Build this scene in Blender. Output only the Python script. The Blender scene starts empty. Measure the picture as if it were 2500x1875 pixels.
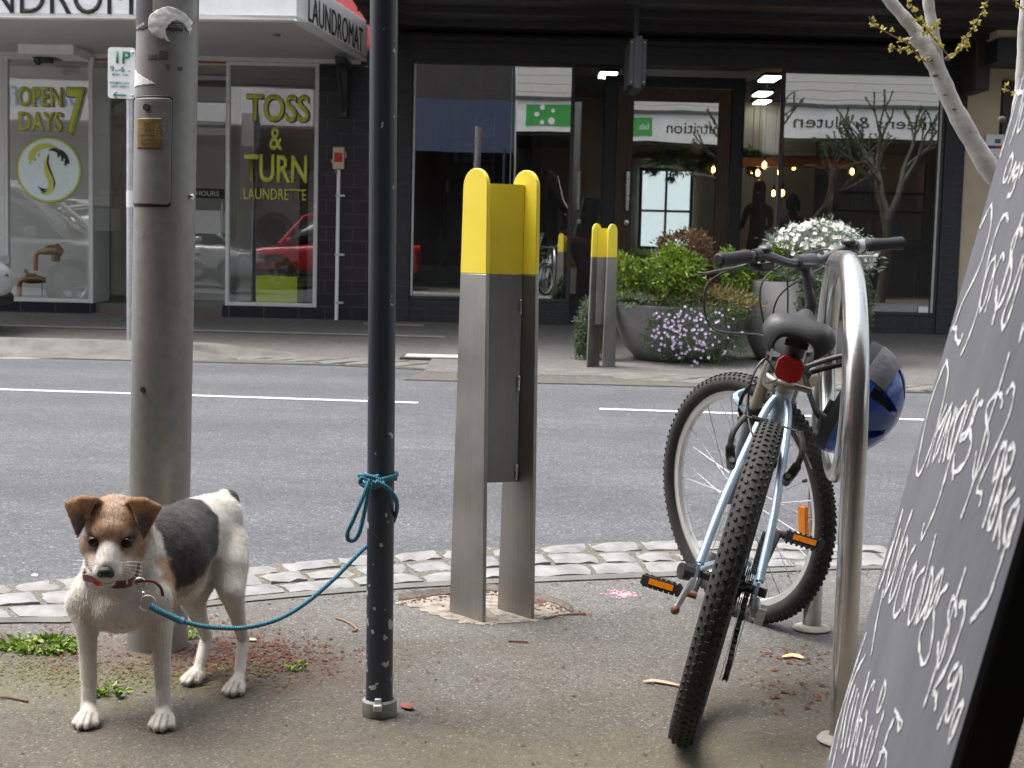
import bpy, bmesh, math, random
import numpy as np
from math import sin, cos, pi, radians, sqrt, atan2
from mathutils import Vector, Matrix, Quaternion, noise

# ------------------------------------------------------------------ camera
scene = bpy.context.scene
COL = scene.collection
FPX, CAM_H, PITCH, ROLL = 3600.0, 1.0, math.atan(337.5 / 3600), 0.0245   # focal length in photo pixels (2500 wide)
_F = Vector((0, cos(PITCH), -sin(PITCH))); _u = Vector((0, sin(PITCH), cos(PITCH))); _r = Vector((1, 0, 0))
_R = cos(ROLL) * _r + sin(ROLL) * _u; _U = -sin(ROLL) * _r + cos(ROLL) * _u
CAMP = Vector((0, 0, CAM_H))
cd = bpy.data.cameras.new('camera'); cam = bpy.data.objects.new('camera', cd); COL.objects.link(cam)
m3 = Matrix((_R, _U, -_F)).transposed()
cam.matrix_world = Matrix.Translation(CAMP) @ m3.to_4x4()
cd.sensor_width = 36; cd.lens = 36 * FPX / 2500; cd.clip_start = 0.05; cd.clip_end = 500
cd.dof.use_dof = True; cd.dof.focus_distance = 3.3; cd.dof.aperture_fstop = 15
scene.camera = cam

# ------------------------------------------------------------------ sky, sun, exposure
SUN_EL, SUN_AZ = radians(66), radians(-70)      # azimuth from +Y (across the road) towards +X
world = bpy.data.worlds.new('World'); scene.world = world; world.use_nodes = True
wn = world.node_tree; bg = wn.nodes['Background']
sky = wn.nodes.new('ShaderNodeTexSky'); sky.sky_type = 'NISHITA'; sky.sun_disc = False
sky.sun_elevation = SUN_EL; sky.sun_rotation = SUN_AZ; sky.dust_density = 6; sky.air_density = 1.0
hs = wn.nodes.new('ShaderNodeHueSaturation'); hs.inputs['Saturation'].default_value = 0.34
wn.links.new(sky.outputs[0], hs.inputs['Color']); wn.links.new(hs.outputs[0], bg.inputs['Color'])
bg.inputs['Strength'].default_value = 0.15
sl = bpy.data.lights.new('sun', 'SUN'); sl.energy = 1.1; sl.angle = radians(40); sl.color = (1, .975, .94)
so = bpy.data.objects.new('sun', sl); COL.objects.link(so)
sdir = Vector((sin(SUN_AZ) * cos(SUN_EL), cos(SUN_AZ) * cos(SUN_EL), sin(SUN_EL)))
so.rotation_euler = sdir.to_track_quat('Z', 'Y').to_euler()
scene.view_settings.view_transform = 'Standard'; scene.view_settings.look = 'None'
scene.view_settings.exposure = 1.5; scene.view_settings.gamma = 1

# ------------------------------------------------------------------ helpers
K = 2500 / 2212.0
def ray(x, y):
    return _F + _R * ((x * K - 1250) / FPX) - _U * ((y * K - 937.5) / FPX)
def at(x, y, Y):                      # a measured photo point taken to a real depth
    d = ray(x, y); return CAMP + d * (Y / d.y)
def gr(x, y, z=0.0):                  # a measured photo point taken down to the ground
    d = ray(x, y); return CAMP + d * ((z - CAM_H) / d.z)
rnd = random.Random(7)
BASE = {}

def link(o, parent=None):
    COL.objects.link(o)
    if parent is not None: o.parent = parent
def props(o, label=None, cat=None, group=None, kind=None):
    for k, v in (('label', label), ('category', cat), ('group', group), ('kind', kind)):
        if v: o[k] = v
    return o
def thing(name, label, cat, loc=(0, 0, 0), group=None, rotz=0):
    o = bpy.data.objects.new(name, None); o.empty_display_size = .1
    COL.objects.link(o); o.location = loc; o.rotation_euler = (0, 0, rotz)
    BASE[o.name] = Vector(loc)
    return props(o, label, cat, group)

def frame(t):
    t = t.normalized(); a = Vector((0, 0, 1)) if abs(t.z) < .9 else Vector((1, 0, 0))
    n = t.cross(a).normalized(); return n, t.cross(n).normalized()

class MB:
    def __init__(s): s.v = []; s.f = []; s.m = []; s.mi = 0; s.M = None
    def add(s, vs, fs):
        o = len(s.v)
        if s.M is not None: vs = [s.M @ Vector(v) for v in vs]
        s.v += [tuple(v) for v in vs]; s.f += [tuple(i + o for i in f) for f in fs]; s.m += [s.mi] * len(fs)
        return s
    def box(s, x0, x1, y0, y1, z0, z1):
        return s.add([(x0,y0,z0),(x1,y0,z0),(x1,y1,z0),(x0,y1,z0),(x0,y0,z1),(x1,y0,z1),(x1,y1,z1),(x0,y1,z1)],
            [(0,3,2,1),(4,5,6,7),(0,1,5,4),(1,2,6,5),(2,3,7,6),(3,0,4,7)])
    def obox(s, c, size, rot=None):
        c = Vector(c); h = [d / 2 for d in size]; vs = []
        for z in (-1, 1):
            for x, y in ((-1,-1),(1,-1),(1,1),(-1,1)):
                p = Vector((x*h[0], y*h[1], z*h[2])); vs.append(c + (rot @ p if rot is not None else p))
        return s.add(vs, [(0,3,2,1),(4,5,6,7),(0,1,5,4),(1,2,6,5),(2,3,7,6),(3,0,4,7)])
    def tube(s, pts, r, seg=10, closed=False, cap=True, flat=1.0):
        pts = [Vector(p) for p in pts]; n = len(pts)
        rs = list(r) if hasattr(r, '__len__') else [r] * n
        vs = []; N = None
        for i in range(n):
            if closed: t = pts[(i+1) % n] - pts[i-1]
            else: t = pts[min(i+1, n-1)] - pts[max(i-1, 0)]
            if t.length < 1e-9: t = Vector((0, 0, 1))
            t.normalize()
            if N is None: N, _ = frame(t)
            else:
                N = N - t * N.dot(t)
                if N.length < 1e-6: N, _ = frame(t)
                N.normalize()
            B = t.cross(N)
            for k in range(seg):
                a = 2 * pi * k / seg
                vs.append(pts[i] + N * (cos(a) * rs[i]) + B * (sin(a) * rs[i] * flat))
        fs = []
        for i in range(n if closed else n - 1):
            j = (i + 1) % n
            for k in range(seg):
                l = (k + 1) % seg
                fs.append((i*seg+k, i*seg+l, j*seg+l, j*seg+k))
        if cap and not closed:
            fs.append(tuple(range(seg - 1, -1, -1))); fs.append(tuple((n-1)*seg + k for k in range(seg)))
        return s.add(vs, fs)
    def lathe(s, prof, c=(0,0,0), axis=(0,0,1), seg=24, closed=False, cap=True):
        c = Vector(c); ax = Vector(axis).normalized(); n, b = frame(ax); vs = []
        for r, z in prof:
            for k in range(seg):
                a = 2*pi*k/seg; vs.append(c + ax*z + n*(r*cos(a)) + b*(r*sin(a)))
        fs = []; m = len(prof)
        for i in range(m if closed else m-1):
            j = (i+1) % m
            for k in range(seg):
                l = (k+1) % seg; fs.append((i*seg+k, i*seg+l, j*seg+l, j*seg+k))
        if not closed and cap:
            if prof[0][0] > 1e-6: fs.append(tuple(range(seg-1, -1, -1)))
            if prof[-1][0] > 1e-6: fs.append(tuple((m-1)*seg+k for k in range(seg)))
        return s.add(vs, fs)
    def prism(s, poly, o, ex, ey, ez, d):      # poly in (ex,ey) plane, extruded by d along ez
        o = Vector(o); ex = Vector(ex); ey = Vector(ey); ez = Vector(ez); n = len(poly)
        vs = [o + ex*a + ey*b for a, b in poly] + [o + ex*a + ey*b + ez*d for a, b in poly]
        fs = [tuple(range(n-1, -1, -1)), tuple(range(n, 2*n))] + [(i, (i+1)%n, n+(i+1)%n, n+i) for i in range(n)]
        return s.add(vs, fs)
    def ball(s, c, r, rot=None, seg=16, rings=10):
        c = Vector(c); r = (r, r, r) if not hasattr(r, '__len__') else r; vs = []
        for i in range(rings + 1):
            t = pi * i / rings
            for k in range(seg):
                a = 2*pi*k/seg; p = Vector((r[0]*sin(t)*cos(a), r[1]*sin(t)*sin(a), r[2]*cos(t)))
                vs.append(c + (rot @ p if rot is not None else p))
        fs = [(i*seg+k, (i+1)*seg+k, (i+1)*seg+(k+1)%seg, i*seg+(k+1)%seg) for i in range(rings) for k in range(seg)]
        return s.add(vs, fs)
    def cap(s, p0, r0, p1, r1, seg=14):        # tapered capsule
        p0 = Vector(p0); p1 = Vector(p1); ax = p1 - p0; L = ax.length
        if L < 1e-6: return s.ball(p0, r0, seg=seg)
        pr = [(max(r0*sin(a), 0), -r0*cos(a)) for a in np.linspace(0, pi/2, 6)] + [(max(r1*cos(a), 0), L + r1*sin(a)) for a in np.linspace(0, pi/2, 6)]
        return s.lathe(pr, p0, ax, seg)
    def poly(s, pts): return s.add(pts, [tuple(range(len(pts)))])
    def mesh(s, name, mats, smooth=35, sub=None):
        me = bpy.data.meshes.new(name); b = sub or Vector((0, 0, 0))
        me.from_pydata([(v[0]-b.x, v[1]-b.y, v[2]-b.z) for v in s.v], [], s.f)
        for m in (mats if isinstance(mats, (list, tuple)) else [mats]): me.materials.append(m)
        if any(s.m): me.polygons.foreach_set('material_index', s.m)
        bm = bmesh.new(); bm.from_mesh(me); bmesh.ops.remove_doubles(bm, verts=bm.verts, dist=1e-6)
        bmesh.ops.recalc_face_normals(bm, faces=bm.faces); bm.to_mesh(me); bm.free()
        if smooth:
            me.polygons.foreach_set('use_smooth', [True]*len(me.polygons)); me.set_sharp_from_angle(angle=radians(smooth))
        return me
    def build(s, name, mats, parent=None, smooth=35, bevel=0, segs=2, subd=0, local=False):
        b = None
        if parent is not None and not local: b = BASE.get(parent.name, Vector((0,0,0)))
        o = bpy.data.objects.new(name, s.mesh(name, mats, smooth, b)); link(o, parent)
        BASE[o.name] = b or Vector((0,0,0))
        if bevel:
            bv = o.modifiers.new('bevel', 'BEVEL'); bv.width = bevel; bv.segments = segs; bv.limit_method = 'ANGLE'; bv.angle_limit = radians(40)
        if subd:
            sb = o.modifiers.new('subd', 'SUBSURF'); sb.levels = subd; sb.render_levels = subd
        return o

def solo(o, label, cat, group=None):            # a thing that is one mesh
    return props(o, label, cat, group)
def struct(o): o['kind'] = 'structure'; return o
def copy_tree(o, parent=None):
    c = o.copy(); COL.objects.link(c); c.parent = parent
    BASE[c.name] = BASE.get(o.name, Vector((0,0,0)))
    for ch in list(o.children): copy_tree(ch, c)
    return c

def spline(pts, n=8, closed=False):
    P = [Vector(p) for p in pts]; out = []; m = len(P)
    for i in range(m if closed else m-1):
        if closed: a, b, c, d = P[i-1], P[i], P[(i+1)%m], P[(i+2)%m]
        else: a, b, c, d = P[max(i-1,0)], P[i], P[i+1], P[min(i+2,m-1)]
        for k in range(n):
            t = k/n; out.append(.5*((2*b)+(c-a)*t+(2*a-5*b+4*c-d)*t*t+(3*b-a-3*c+d)*t**3))
    if not closed: out.append(P[-1])
    return out

_txt = {}
def text(name, body, mat, o, ex, ey, height, parent=None, depth=.004, off=0.0, xs=1.0, align='LEFT', space=1.0, lift=0, width=None):
    """lettering as a mesh: o = start of the baseline, ex/ey = reading and up directions, height = capital height"""
    cu = bpy.data.curves.new(name, 'FONT'); cu.body = body; cu.align_x = align; cu.space_character = space
    cu.extrude = 0; cu.offset = off; cu.resolution_u = 4
    t = bpy.data.objects.new('tmp', cu)
    me = bpy.data.meshes.new_from_object(t)
    bpy.data.objects.remove(t); bpy.data.curves.remove(cu)
    ex = Vector(ex).normalized(); ey = Vector(ey).normalized(); ez = ex.cross(ey)
    sc = height / 0.69
    co = np.empty(len(me.vertices)*3); me.vertices.foreach_get('co', co); co = co.reshape(-1, 3)
    if width is not None:
        w = co[:,0].max() - co[:,0].min(); xs = width / (w * sc); co[:,0] -= co[:,0].min()
        if align == 'CENTER': co[:,0] -= w/2
    b = BASE.get(parent.name, Vector((0,0,0))) if parent is not None else Vector((0,0,0))
    o = Vector(o) - b + ez*lift
    W = np.outer(co[:,0]*sc*xs, ex) + np.outer(co[:,1]*sc, ey) + np.array(o)
    me.vertices.foreach_set('co', W.ravel()); me.update()
    me.materials.clear(); me.materials.append(mat); me.name = name
    ob = bpy.data.objects.new(name, me); link(ob, parent); BASE[ob.name] = b
    if depth:
        sm = ob.modifiers.new('thick', 'SOLIDIFY'); sm.thickness = depth; sm.offset = 1
    return ob

# ------------------------------------------------------------------ materials
def new_mat(name):
    m = bpy.data.materials.new(name); m.use_nodes = True; nt = m.node_tree
    return m, nt, nt.nodes['Principled BSDF']
def N(nt, t, **kw):
    n = nt.nodes.new('ShaderNode' + t)
    for k, v in kw.items():
        if k in n.inputs: n.inputs[k].default_value = v
        else: setattr(n, k, v)
    return n
def L(nt, a, b): nt.links.new(a, b)
def col4(c): return (c[0], c[1], c[2], 1)
def ramp(nt, fac, stops):
    r = N(nt, 'ValToRGB'); e = r.color_ramp.elements
    e[0].position, e[0].color = stops[0][0], col4(stops[0][1]); e[1].position, e[1].color = stops[1][0], col4(stops[1][1])
    for p, c in stops[2:]:
        x = e.new(p); x.color = col4(c)
    L(nt, fac, r.inputs[0]); return r.outputs[0]
def coords(nt, scale=(1,1,1)):
    tc = N(nt, 'TexCoord'); mp = N(nt, 'Mapping'); mp.inputs['Scale'].default_value = scale
    L(nt, tc.outputs['Object'], mp.inputs[0]); return mp.outputs[0]
def noise_t(nt, vec, scale, detail=4, rough=.55):
    n = N(nt, 'TexNoise'); n.inputs['Scale'].default_value = scale; n.inputs['Detail'].default_value = detail; n.inputs['Roughness'].default_value = rough
    L(nt, vec, n.inputs['Vector']); return n.outputs[0]
def mixc(nt, fac, a, b, mode='MIX'):
    m = N(nt, 'Mix', data_type='RGBA', blend_type=mode)
    if isinstance(fac, (int, float)): m.inputs[0].default_value = fac
    else: L(nt, fac, m.inputs[0])
    for i, c in ((6, a), (7, b)):
        if isinstance(c, tuple): m.inputs[i].default_value = col4(c)
        else: L(nt, c, m.inputs[i])
    return m.outputs[2]
def bump(nt, b, h, strength=.3, dist=.01):
    n = N(nt, 'Bump'); n.inputs['Strength'].default_value = strength; n.inputs['Distance'].default_value = dist
    L(nt, h, n.inputs['Height']); L(nt, n.outputs[0], b.inputs['Normal']); return n
def pm(name, c, rough=.5, metal=0, var=.12, vs=12, bmp=0, bs=150, spec=.5, coat=0, stretch=(1,1,1), rvar=.1):
    m, nt, b = new_mat(name); v = coords(nt, stretch)
    f = noise_t(nt, v, vs); lo = tuple(max(x*(1-var), 0) for x in c); hi = tuple(min(x*(1+var), 1) for x in c)
    L(nt, ramp(nt, f, [(.3, lo), (.7, hi)]), b.inputs['Base Color'])
    if rvar:
        r = N(nt, 'MapRange'); r.inputs['To Min'].default_value = max(rough-rvar, .02); r.inputs['To Max'].default_value = min(rough+rvar, 1)
        L(nt, noise_t(nt, v, vs*2.3), r.inputs[0]); L(nt, r.outputs[0], b.inputs['Roughness'])
    else: b.inputs['Roughness'].default_value = rough
    b.inputs['Metallic'].default_value = metal; b.inputs['Specular IOR Level'].default_value = spec
    if coat: b.inputs['Coat Weight'].default_value = coat; b.inputs['Coat Roughness'].default_value = .08
    if bmp: bump(nt, b, noise_t(nt, v, bs, 3), bmp, .004)
    return m
def emit(name, c, s):
    m, nt, b = new_mat(name); b.inputs['Base Color'].default_value = col4(c)
    b.inputs['Emission Color'].default_value = col4(c); b.inputs['Emission Strength'].default_value = s; return m
def brick_mat(name, c1, c2, mortar, w, h, ms=.012, rough=.5, bmp=.6, axis='XZ', off=.5):
    m, nt, b = new_mat(name); tc = N(nt, 'TexCoord'); sp = N(nt, 'SeparateXYZ'); cb = N(nt, 'CombineXYZ')
    L(nt, tc.outputs['Object'], sp.inputs[0])
    if axis == 'XZ':
        ad = N(nt, 'Math', operation='ADD'); L(nt, sp.outputs[0], ad.inputs[0]); L(nt, sp.outputs[1], ad.inputs[1]); L(nt, ad.outputs[0], cb.inputs[0]); L(nt, sp.outputs[2], cb.inputs[1])
    else: L(nt, sp.outputs[0], cb.inputs[0]); L(nt, sp.outputs[1], cb.inputs[1])
    t = N(nt, 'TexBrick'); t.offset = off; L(nt, cb.outputs[0], t.inputs['Vector'])
    for k, v in (('Color1', col4(c1)), ('Color2', col4(c2)), ('Mortar', col4(mortar)), ('Scale', 1.0), ('Mortar Size', ms), ('Brick Width', w), ('Row Height', h), ('Mortar Smooth', .2)): t.inputs[k].default_value = v
    f = noise_t(nt, tc.outputs['Object'], 25); c = mixc(nt, .35, t.outputs[0], ramp(nt, f, [(.3, (.25,.25,.25)), (.75, (1,1,1))]), 'MULTIPLY')
    L(nt, c, b.inputs['Base Color']); b.inputs['Roughness'].default_value = rough
    inv = N(nt, 'Math', operation='SUBTRACT'); inv.inputs[0].default_value = 1; L(nt, t.outputs['Fac'], inv.inputs[1]); bump(nt, b, inv.outputs[0], bmp, .006)
    return m
def glass_mat(name, refl=.22, tint=(.85,.9,.9)):
    m, nt, b = new_mat(name); nt.nodes.remove(b); out = nt.nodes['Material Output']
    tr = N(nt, 'BsdfTransparent'); tr.inputs[0].default_value = col4(tint)
    gl = N(nt, 'BsdfGlossy'); gl.inputs['Roughness'].default_value = .0; gl.inputs[0].default_value = (1,1,1,1)
    nz = noise_t(nt, coords(nt), 1.2, 1); bn = N(nt, 'Bump'); bn.inputs['Strength'].default_value = .02; bn.inputs['Distance'].default_value = .05
    L(nt, nz, bn.inputs['Height']); L(nt, bn.outputs[0], gl.inputs['Normal'])
    lw = N(nt, 'LayerWeight'); lw.inputs[0].default_value = .5
    pw = N(nt, 'Math', operation='POWER'); pw.inputs[1].default_value = 5; L(nt, lw.outputs['Facing'], pw.inputs[0])
    mr = N(nt, 'MapRange'); mr.inputs['To Min'].default_value = refl; mr.inputs['To Max'].default_value = 1; L(nt, pw.outputs[0], mr.inputs[0])
    mx = N(nt, 'MixShader'); L(nt, mr.outputs[0], mx.inputs[0]); L(nt, tr.outputs[0], mx.inputs[1]); L(nt, gl.outputs[0], mx.inputs[2])
    L(nt, mx.outputs[0], out.inputs[0]); return m
def leaf_mat(name, cols, rough=.5, trans=.25):
    m, nt, b = new_mat(name); g = N(nt, 'NewGeometry'); st = [(i/max(len(cols)-1,1), c) for i, c in enumerate(cols)]
    c = ramp(nt, g.outputs['Random Per Island'], st); L(nt, c, b.inputs['Base Color']); b.inputs['Roughness'].default_value = rough
    b.inputs['Specular IOR Level'].default_value = .3
    tl = N(nt, 'BsdfTranslucent'); L(nt, c, tl.inputs[0]); mx = N(nt, 'MixShader'); mx.inputs[0].default_value = trans
    out = nt.nodes['Material Output']; L(nt, b.outputs[0], mx.inputs[1]); L(nt, tl.outputs[0], mx.inputs[2]); L(nt, mx.outputs[0], out.inputs[0]); return m
def steel_mat(name, c=(.5,.49,.47), rough=.3, stretch=(60,60,1.5), var=.25):
    m, nt, b = new_mat(name); v = coords(nt, stretch); f = noise_t(nt, v, 3, 5)
    v2 = coords(nt); f2 = noise_t(nt, v2, 4, 4)
    base = ramp(nt, f, [(.3, tuple(x*(1-var) for x in c)), (.7, c)])
    base = mixc(nt, .5, base, ramp(nt, f2, [(.35, (.55,.53,.5)), (.6, (1,1,1))]), 'MULTIPLY')
    L(nt, base, b.inputs['Base Color']); b.inputs['Metallic'].default_value = .9
    r = N(nt, 'MapRange'); r.inputs['To Min'].default_value = rough-.08; r.inputs['To Max'].default_value = rough+.15; L(nt, f2, r.inputs[0]); L(nt, r.outputs[0], b.inputs['Roughness'])
    bump(nt, b, f, .08, .002); return m

DARK = pm('charcoal_paint', (.030,.030,.034), .5, var=.2)
BLACK = pm('black_rubber', (.013,.013,.014), .65, var=.3, bmp=.2, bs=300)
BLACKP = pm('black_plastic', (.02,.02,.021), .42, var=.2)
WHITE = pm('white_paint', (.80,.80,.79), .45, var=.06, vs=5)
YELLOW = pm('yellow_paint', (.80,.64,.04), .42, var=.09, vs=5, bmp=.05, bs=90)
STEEL = steel_mat('brushed_steel', (.37,.355,.335), .36, var=.12)
TUBE = steel_mat('polished_steel_tube', (.66,.65,.63), .2, stretch=(3,3,60), var=.12)
CHROME = pm('bright_alloy', (.62,.62,.62), .28, metal=1, var=.1)
GALV = pm('galvanised_steel', (.5,.52,.53), .5, metal=.6, var=.15, vs=20)
GREYP = pm('dull_grey_metal', (.12,.12,.125), .45, metal=.5, var=.2)
# ------------------------------------------------------------------ setting: ground, road, kerbs, markings
ROADZ = -.02
def asphalt(name, c, grain, tint, dirt_shade=None, rough=.85, tar=0, spots=None):
    m, nt, b = new_mat(name); v = coords(nt)
    vo = N(nt, 'TexVoronoi'); vo.inputs['Scale'].default_value = grain; L(nt, v, vo.inputs['Vector'])
    wn_ = N(nt, 'TexWhiteNoise', noise_dimensions='3D'); L(nt, vo.outputs['Position'], wn_.inputs['Vector'])
    grains = ramp(nt, wn_.outputs['Value'], [(0, tuple(x*.66 for x in c)), (.5, c), (.95, tuple(x*1.22 for x in c)), (1, tuple(min(1, x*2.3) for x in c))])
    edge = ramp(nt, vo.outputs['Distance'], [(.25, (1,1,1)), (.8, (.62,.62,.62))])
    base = mixc(nt, .75, grains, edge, 'MULTIPLY')
    big = noise_t(nt, v, .9, 6, .6); base = mixc(nt, .8, base, ramp(nt, big, [(.3, (.72,.72,.72)), (.7, (1.0,1.0,1.0))]), 'MULTIPLY')
    mid = noise_t(nt, v, 7, 6, .65); base = mixc(nt, .6, base, ramp(nt, mid, [(.3, (.7,.69,.68)), (.7, (1,1,1))]), 'MULTIPLY')
    if dirt_shade:  # brown dirt and near awning shade painted in, stronger towards low y
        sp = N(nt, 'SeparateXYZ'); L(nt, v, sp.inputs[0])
        mr = N(nt, 'MapRange'); mr.inputs['From Min'].default_value = dirt_shade[0]; mr.inputs['From Max'].default_value = dirt_shade[1]; L(nt, sp.outputs[1], mr.inputs[0])
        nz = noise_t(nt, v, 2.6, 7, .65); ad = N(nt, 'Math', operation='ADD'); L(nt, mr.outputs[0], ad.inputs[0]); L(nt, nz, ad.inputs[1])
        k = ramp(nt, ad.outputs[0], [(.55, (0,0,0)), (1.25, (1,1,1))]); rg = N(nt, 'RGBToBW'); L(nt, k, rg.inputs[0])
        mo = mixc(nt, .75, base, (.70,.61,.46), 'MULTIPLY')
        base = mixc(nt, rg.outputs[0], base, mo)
    if tar:
        w = noise_t(nt, coords(nt, (.05, 1.2, 1)), 1.2, 5); base = mixc(nt, tar, base, ramp(nt, w, [(.35, (.7,.7,.72)), (.6, (1,1,1))]), 'MULTIPLY')
    cv = N(nt, 'TexVoronoi', feature='DISTANCE_TO_EDGE'); cv.inputs['Scale'].default_value = 1.1
    nv_ = N(nt, 'TexNoise'); nv_.inputs['Scale'].default_value = 6; nv_.inputs['Detail'].default_value = 6; L(nt, v, nv_.inputs['Vector'])
    va = N(nt, 'VectorMath', operation='MULTIPLY_ADD'); va.inputs[1].default_value = (.22,.22,0); L(nt, nv_.outputs['Color'], va.inputs[0]); L(nt, v, va.inputs[2]); L(nt, va.outputs[0], cv.inputs['Vector'])
    ck_ = ramp(nt, cv.outputs['Distance'], [(.002, (1,1,1)), (.007, (0,0,0))]); cm_ = ramp(nt, noise_t(nt, v, .8, 4), [(.52, (0,0,0)), (.62, (1,1,1))])
    ckm = N(nt, 'RGBToBW'); L(nt, mixc(nt, 1.0, ck_, cm_, 'MULTIPLY'), ckm.inputs[0]); ckf = N(nt, 'Math', operation='MULTIPLY'); ckf.inputs[1].default_value = .55; L(nt, ckm.outputs[0], ckf.inputs[0])
    base = mixc(nt, ckf.outputs[0], base, tuple(x*.3 for x in c))
    if spots:                                  # mulch, moss and grime with their own outlines
        for (sx, sy, rx, ry, colr, amt, fs) in spots:
            mp = N(nt, 'Mapping'); mp.inputs['Location'].default_value = (-sx/rx, -sy/ry, 0); mp.inputs['Scale'].default_value = (1/rx, 1/ry, 0); L(nt, v, mp.inputs[0])
            ln = N(nt, 'VectorMath', operation='LENGTH'); L(nt, mp.outputs[0], ln.inputs[0])
            nz = noise_t(nt, v, fs, 7, .7); ad = N(nt, 'Math', operation='MULTIPLY_ADD'); L(nt, nz, ad.inputs[0]); ad.inputs[1].default_value = -2.4; L(nt, ln.outputs['Value'], ad.inputs[2])
            k = N(nt, 'MapRange'); k.inputs['From Min'].default_value = -.10; k.inputs['From Max'].default_value = -.75; k.inputs['To Max'].default_value = amt; L(nt, ad.outputs[0], k.inputs[0])
            base = mixc(nt, k.outputs[0], base, mixc(nt, .6, base, colr, 'MIX'))
    L(nt, base, b.inputs['Base Color']); b.inputs['Roughness'].default_value = rough; b.inputs['Specular IOR Level'].default_value = .3
    h = N(nt, 'Math', operation='ADD'); L(nt, vo.outputs['Distance'], h.inputs[0]); L(nt, wn_.outputs['Value'], h.inputs[1]); bump(nt, b, h.outputs[0], .55, .5/grain)
    return m
M_NEAR = asphalt('footpath_asphalt', (.165,.160,.152), 190, 0, dirt_shade=(4.3, 1.8), spots=[(-.80,3.42,.40,.30,(.085,.055,.038),.75,9),(-.95,3.22,.40,.20,(.12,.115,.05),.6,14),(-.52,3.38,.26,.24,(.10,.055,.038),.6,16),(.75,3.0,.35,.5,(.12,.10,.06),.4,7),(-.3,2.75,1.1,.28,(.10,.085,.06),.45,5),(.3,2.7,.8,.3,(.12,.105,.055),.4,9)])
M_ROAD = asphalt('road_asphalt', (.128,.131,.142), 120, 0, tar=.6)
M_FAR = asphalt('far_footpath_asphalt', (.175,.165,.155), 120, 0)

near_in = [(-6,2.0),(-3.0,3.05),(-1.9,3.52),(-1.316,3.759),(-1.145,3.79),(-.695,4.067),(-.267,4.272),(.146,4.402),(.509,4.506),(.85,4.60),(1.196,4.67),(1.655,4.653),(2.6,4.55),(5,4.0),(9,3.2),(30,3.2)]
near_out = [(-6.4,2.5),(-3.3,3.6),(-2.1,4.02),(-1.474,4.211),(-1.305,4.319),(-.776,4.538),(-.302,4.803),(.163,4.988),(.577,5.08),(.93,5.10),(1.296,5.069),(1.779,5.01),(2.8,4.95),(5.2,4.45),(9,3.7),(30,3.7)]
def sheet(name, mat, poly, z, thick=0):
    mb = MB(); mb.poly([(x, y, z) for x, y in poly]); return struct(mb.build(name, mat, smooth=0))
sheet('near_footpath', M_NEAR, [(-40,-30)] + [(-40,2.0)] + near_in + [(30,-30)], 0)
sheet('road', M_ROAD, [(-120,-6),(120,-6),(120,40),(-120,40)], ROADZ)
# setts
M_SETT = pm('granite_sett', (.185,.182,.178), .7, var=.3, vs=14, bmp=.45, bs=70)
M_GROUT = asphalt('sett_mortar', (.165,.15,.125), 170, 0)
def arc(poly, step=.05):
    P = [Vector((x, y, 0)) for x, y in poly]; return spline(P, 10)
A, B_ = arc(near_in), arc(near_out)
mb = MB()
for i in range(len(A)-1): mb.add([A[i]+Vector((0,0,-.003)), A[i+1]+Vector((0,0,-.003)), B_[i+1]+Vector((0,0,-.016)), B_[i]+Vector((0,0,-.016))], [(0,1,2,3)])
struct(mb.build('kerb_mortar', M_GROUT, smooth=0))
def along(P, Q, s0=-1.9, s1=3.2):       # parametrise the pair of edges by x
    xs = [p.x for p in P]
    def f(x, w):
        i = max(0, min(len(xs)-2, int(np.searchsorted(xs, x))-1)); t = (x-xs[i])/(xs[i+1]-xs[i]+1e-9)
        return (P[i].lerp(P[i+1], t)).lerp(Q[i].lerp(Q[i+1], t), w)
    return f
fk = along(A, B_)
def setts(name, f, rows, x0, x1, ln, zf, seed, skew=.0, hgt=.02, gap=.020, mt=None):
    mb = MB(); r = random.Random(seed)
    for ri, (w0, w1, lmul) in enumerate(rows):
        x = x0 + r.random()*ln
        while x < x1:
            l = ln*lmul*r.uniform(.82, 1.2); g = gap*r.uniform(.7,1.8)
            nx = 4; ny = 3; vs = []; top = zf + r.uniform(-.004,.004); tl = r.uniform(-.03,.03)
            for j in range(ny+1):
                for i in range(nx+1):
                    u = i/nx; v = j/ny; e = min(u, 1-u)*nx*.5; e2 = min(v, 1-v)*ny*.5
                    edge = (i in (0,nx)) or (j in (0,ny))
                    xx = x + g/2 + (l-g)*u + (r.uniform(-.0035,.0035) if edge else 0); ww = w0 + (w1-w0)*(.07+.86*v) + (r.uniform(-.007,.007) if edge else 0)
                    p = f(xx + skew*ww, ww); vs.append((p.x, p.y, -.016*ww + top + (0 if not edge else -.010*r.uniform(.6,1.6)) + r.uniform(-.0012,.0012) + tl*(u-.5)*.1))
            n0 = len(vs); fs = [(j*(nx+1)+i, j*(nx+1)+i+1, (j+1)*(nx+1)+i+1, (j+1)*(nx+1)+i) for j in range(ny) for i in range(nx)]
            ring = [i for i in range(nx+1)] + [j*(nx+1)+nx for j in range(1,ny+1)] + [ny*(nx+1)+i for i in range(nx-1,-1,-1)] + [j*(nx+1) for j in range(ny-1,0,-1)]
            vs += [(vs[i][0], vs[i][1], -.03) for i in ring]
            for q in range(len(ring)): a, b = ring[q], ring[(q+1)%len(ring)]; fs.append((a, b, n0+(q+1)%len(ring), n0+q))
            mb.add(vs, fs); x += l
    return struct(mb.build(name, mt or M_SETT, smooth=28))
setts('kerb_setts', fk, [(.02,.31,1.3),(.35,.65,1.0),(.69,.985,1.0)], -2.6, 3.4, .132, .012, 3, skew=-.10, gap=.013)
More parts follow.
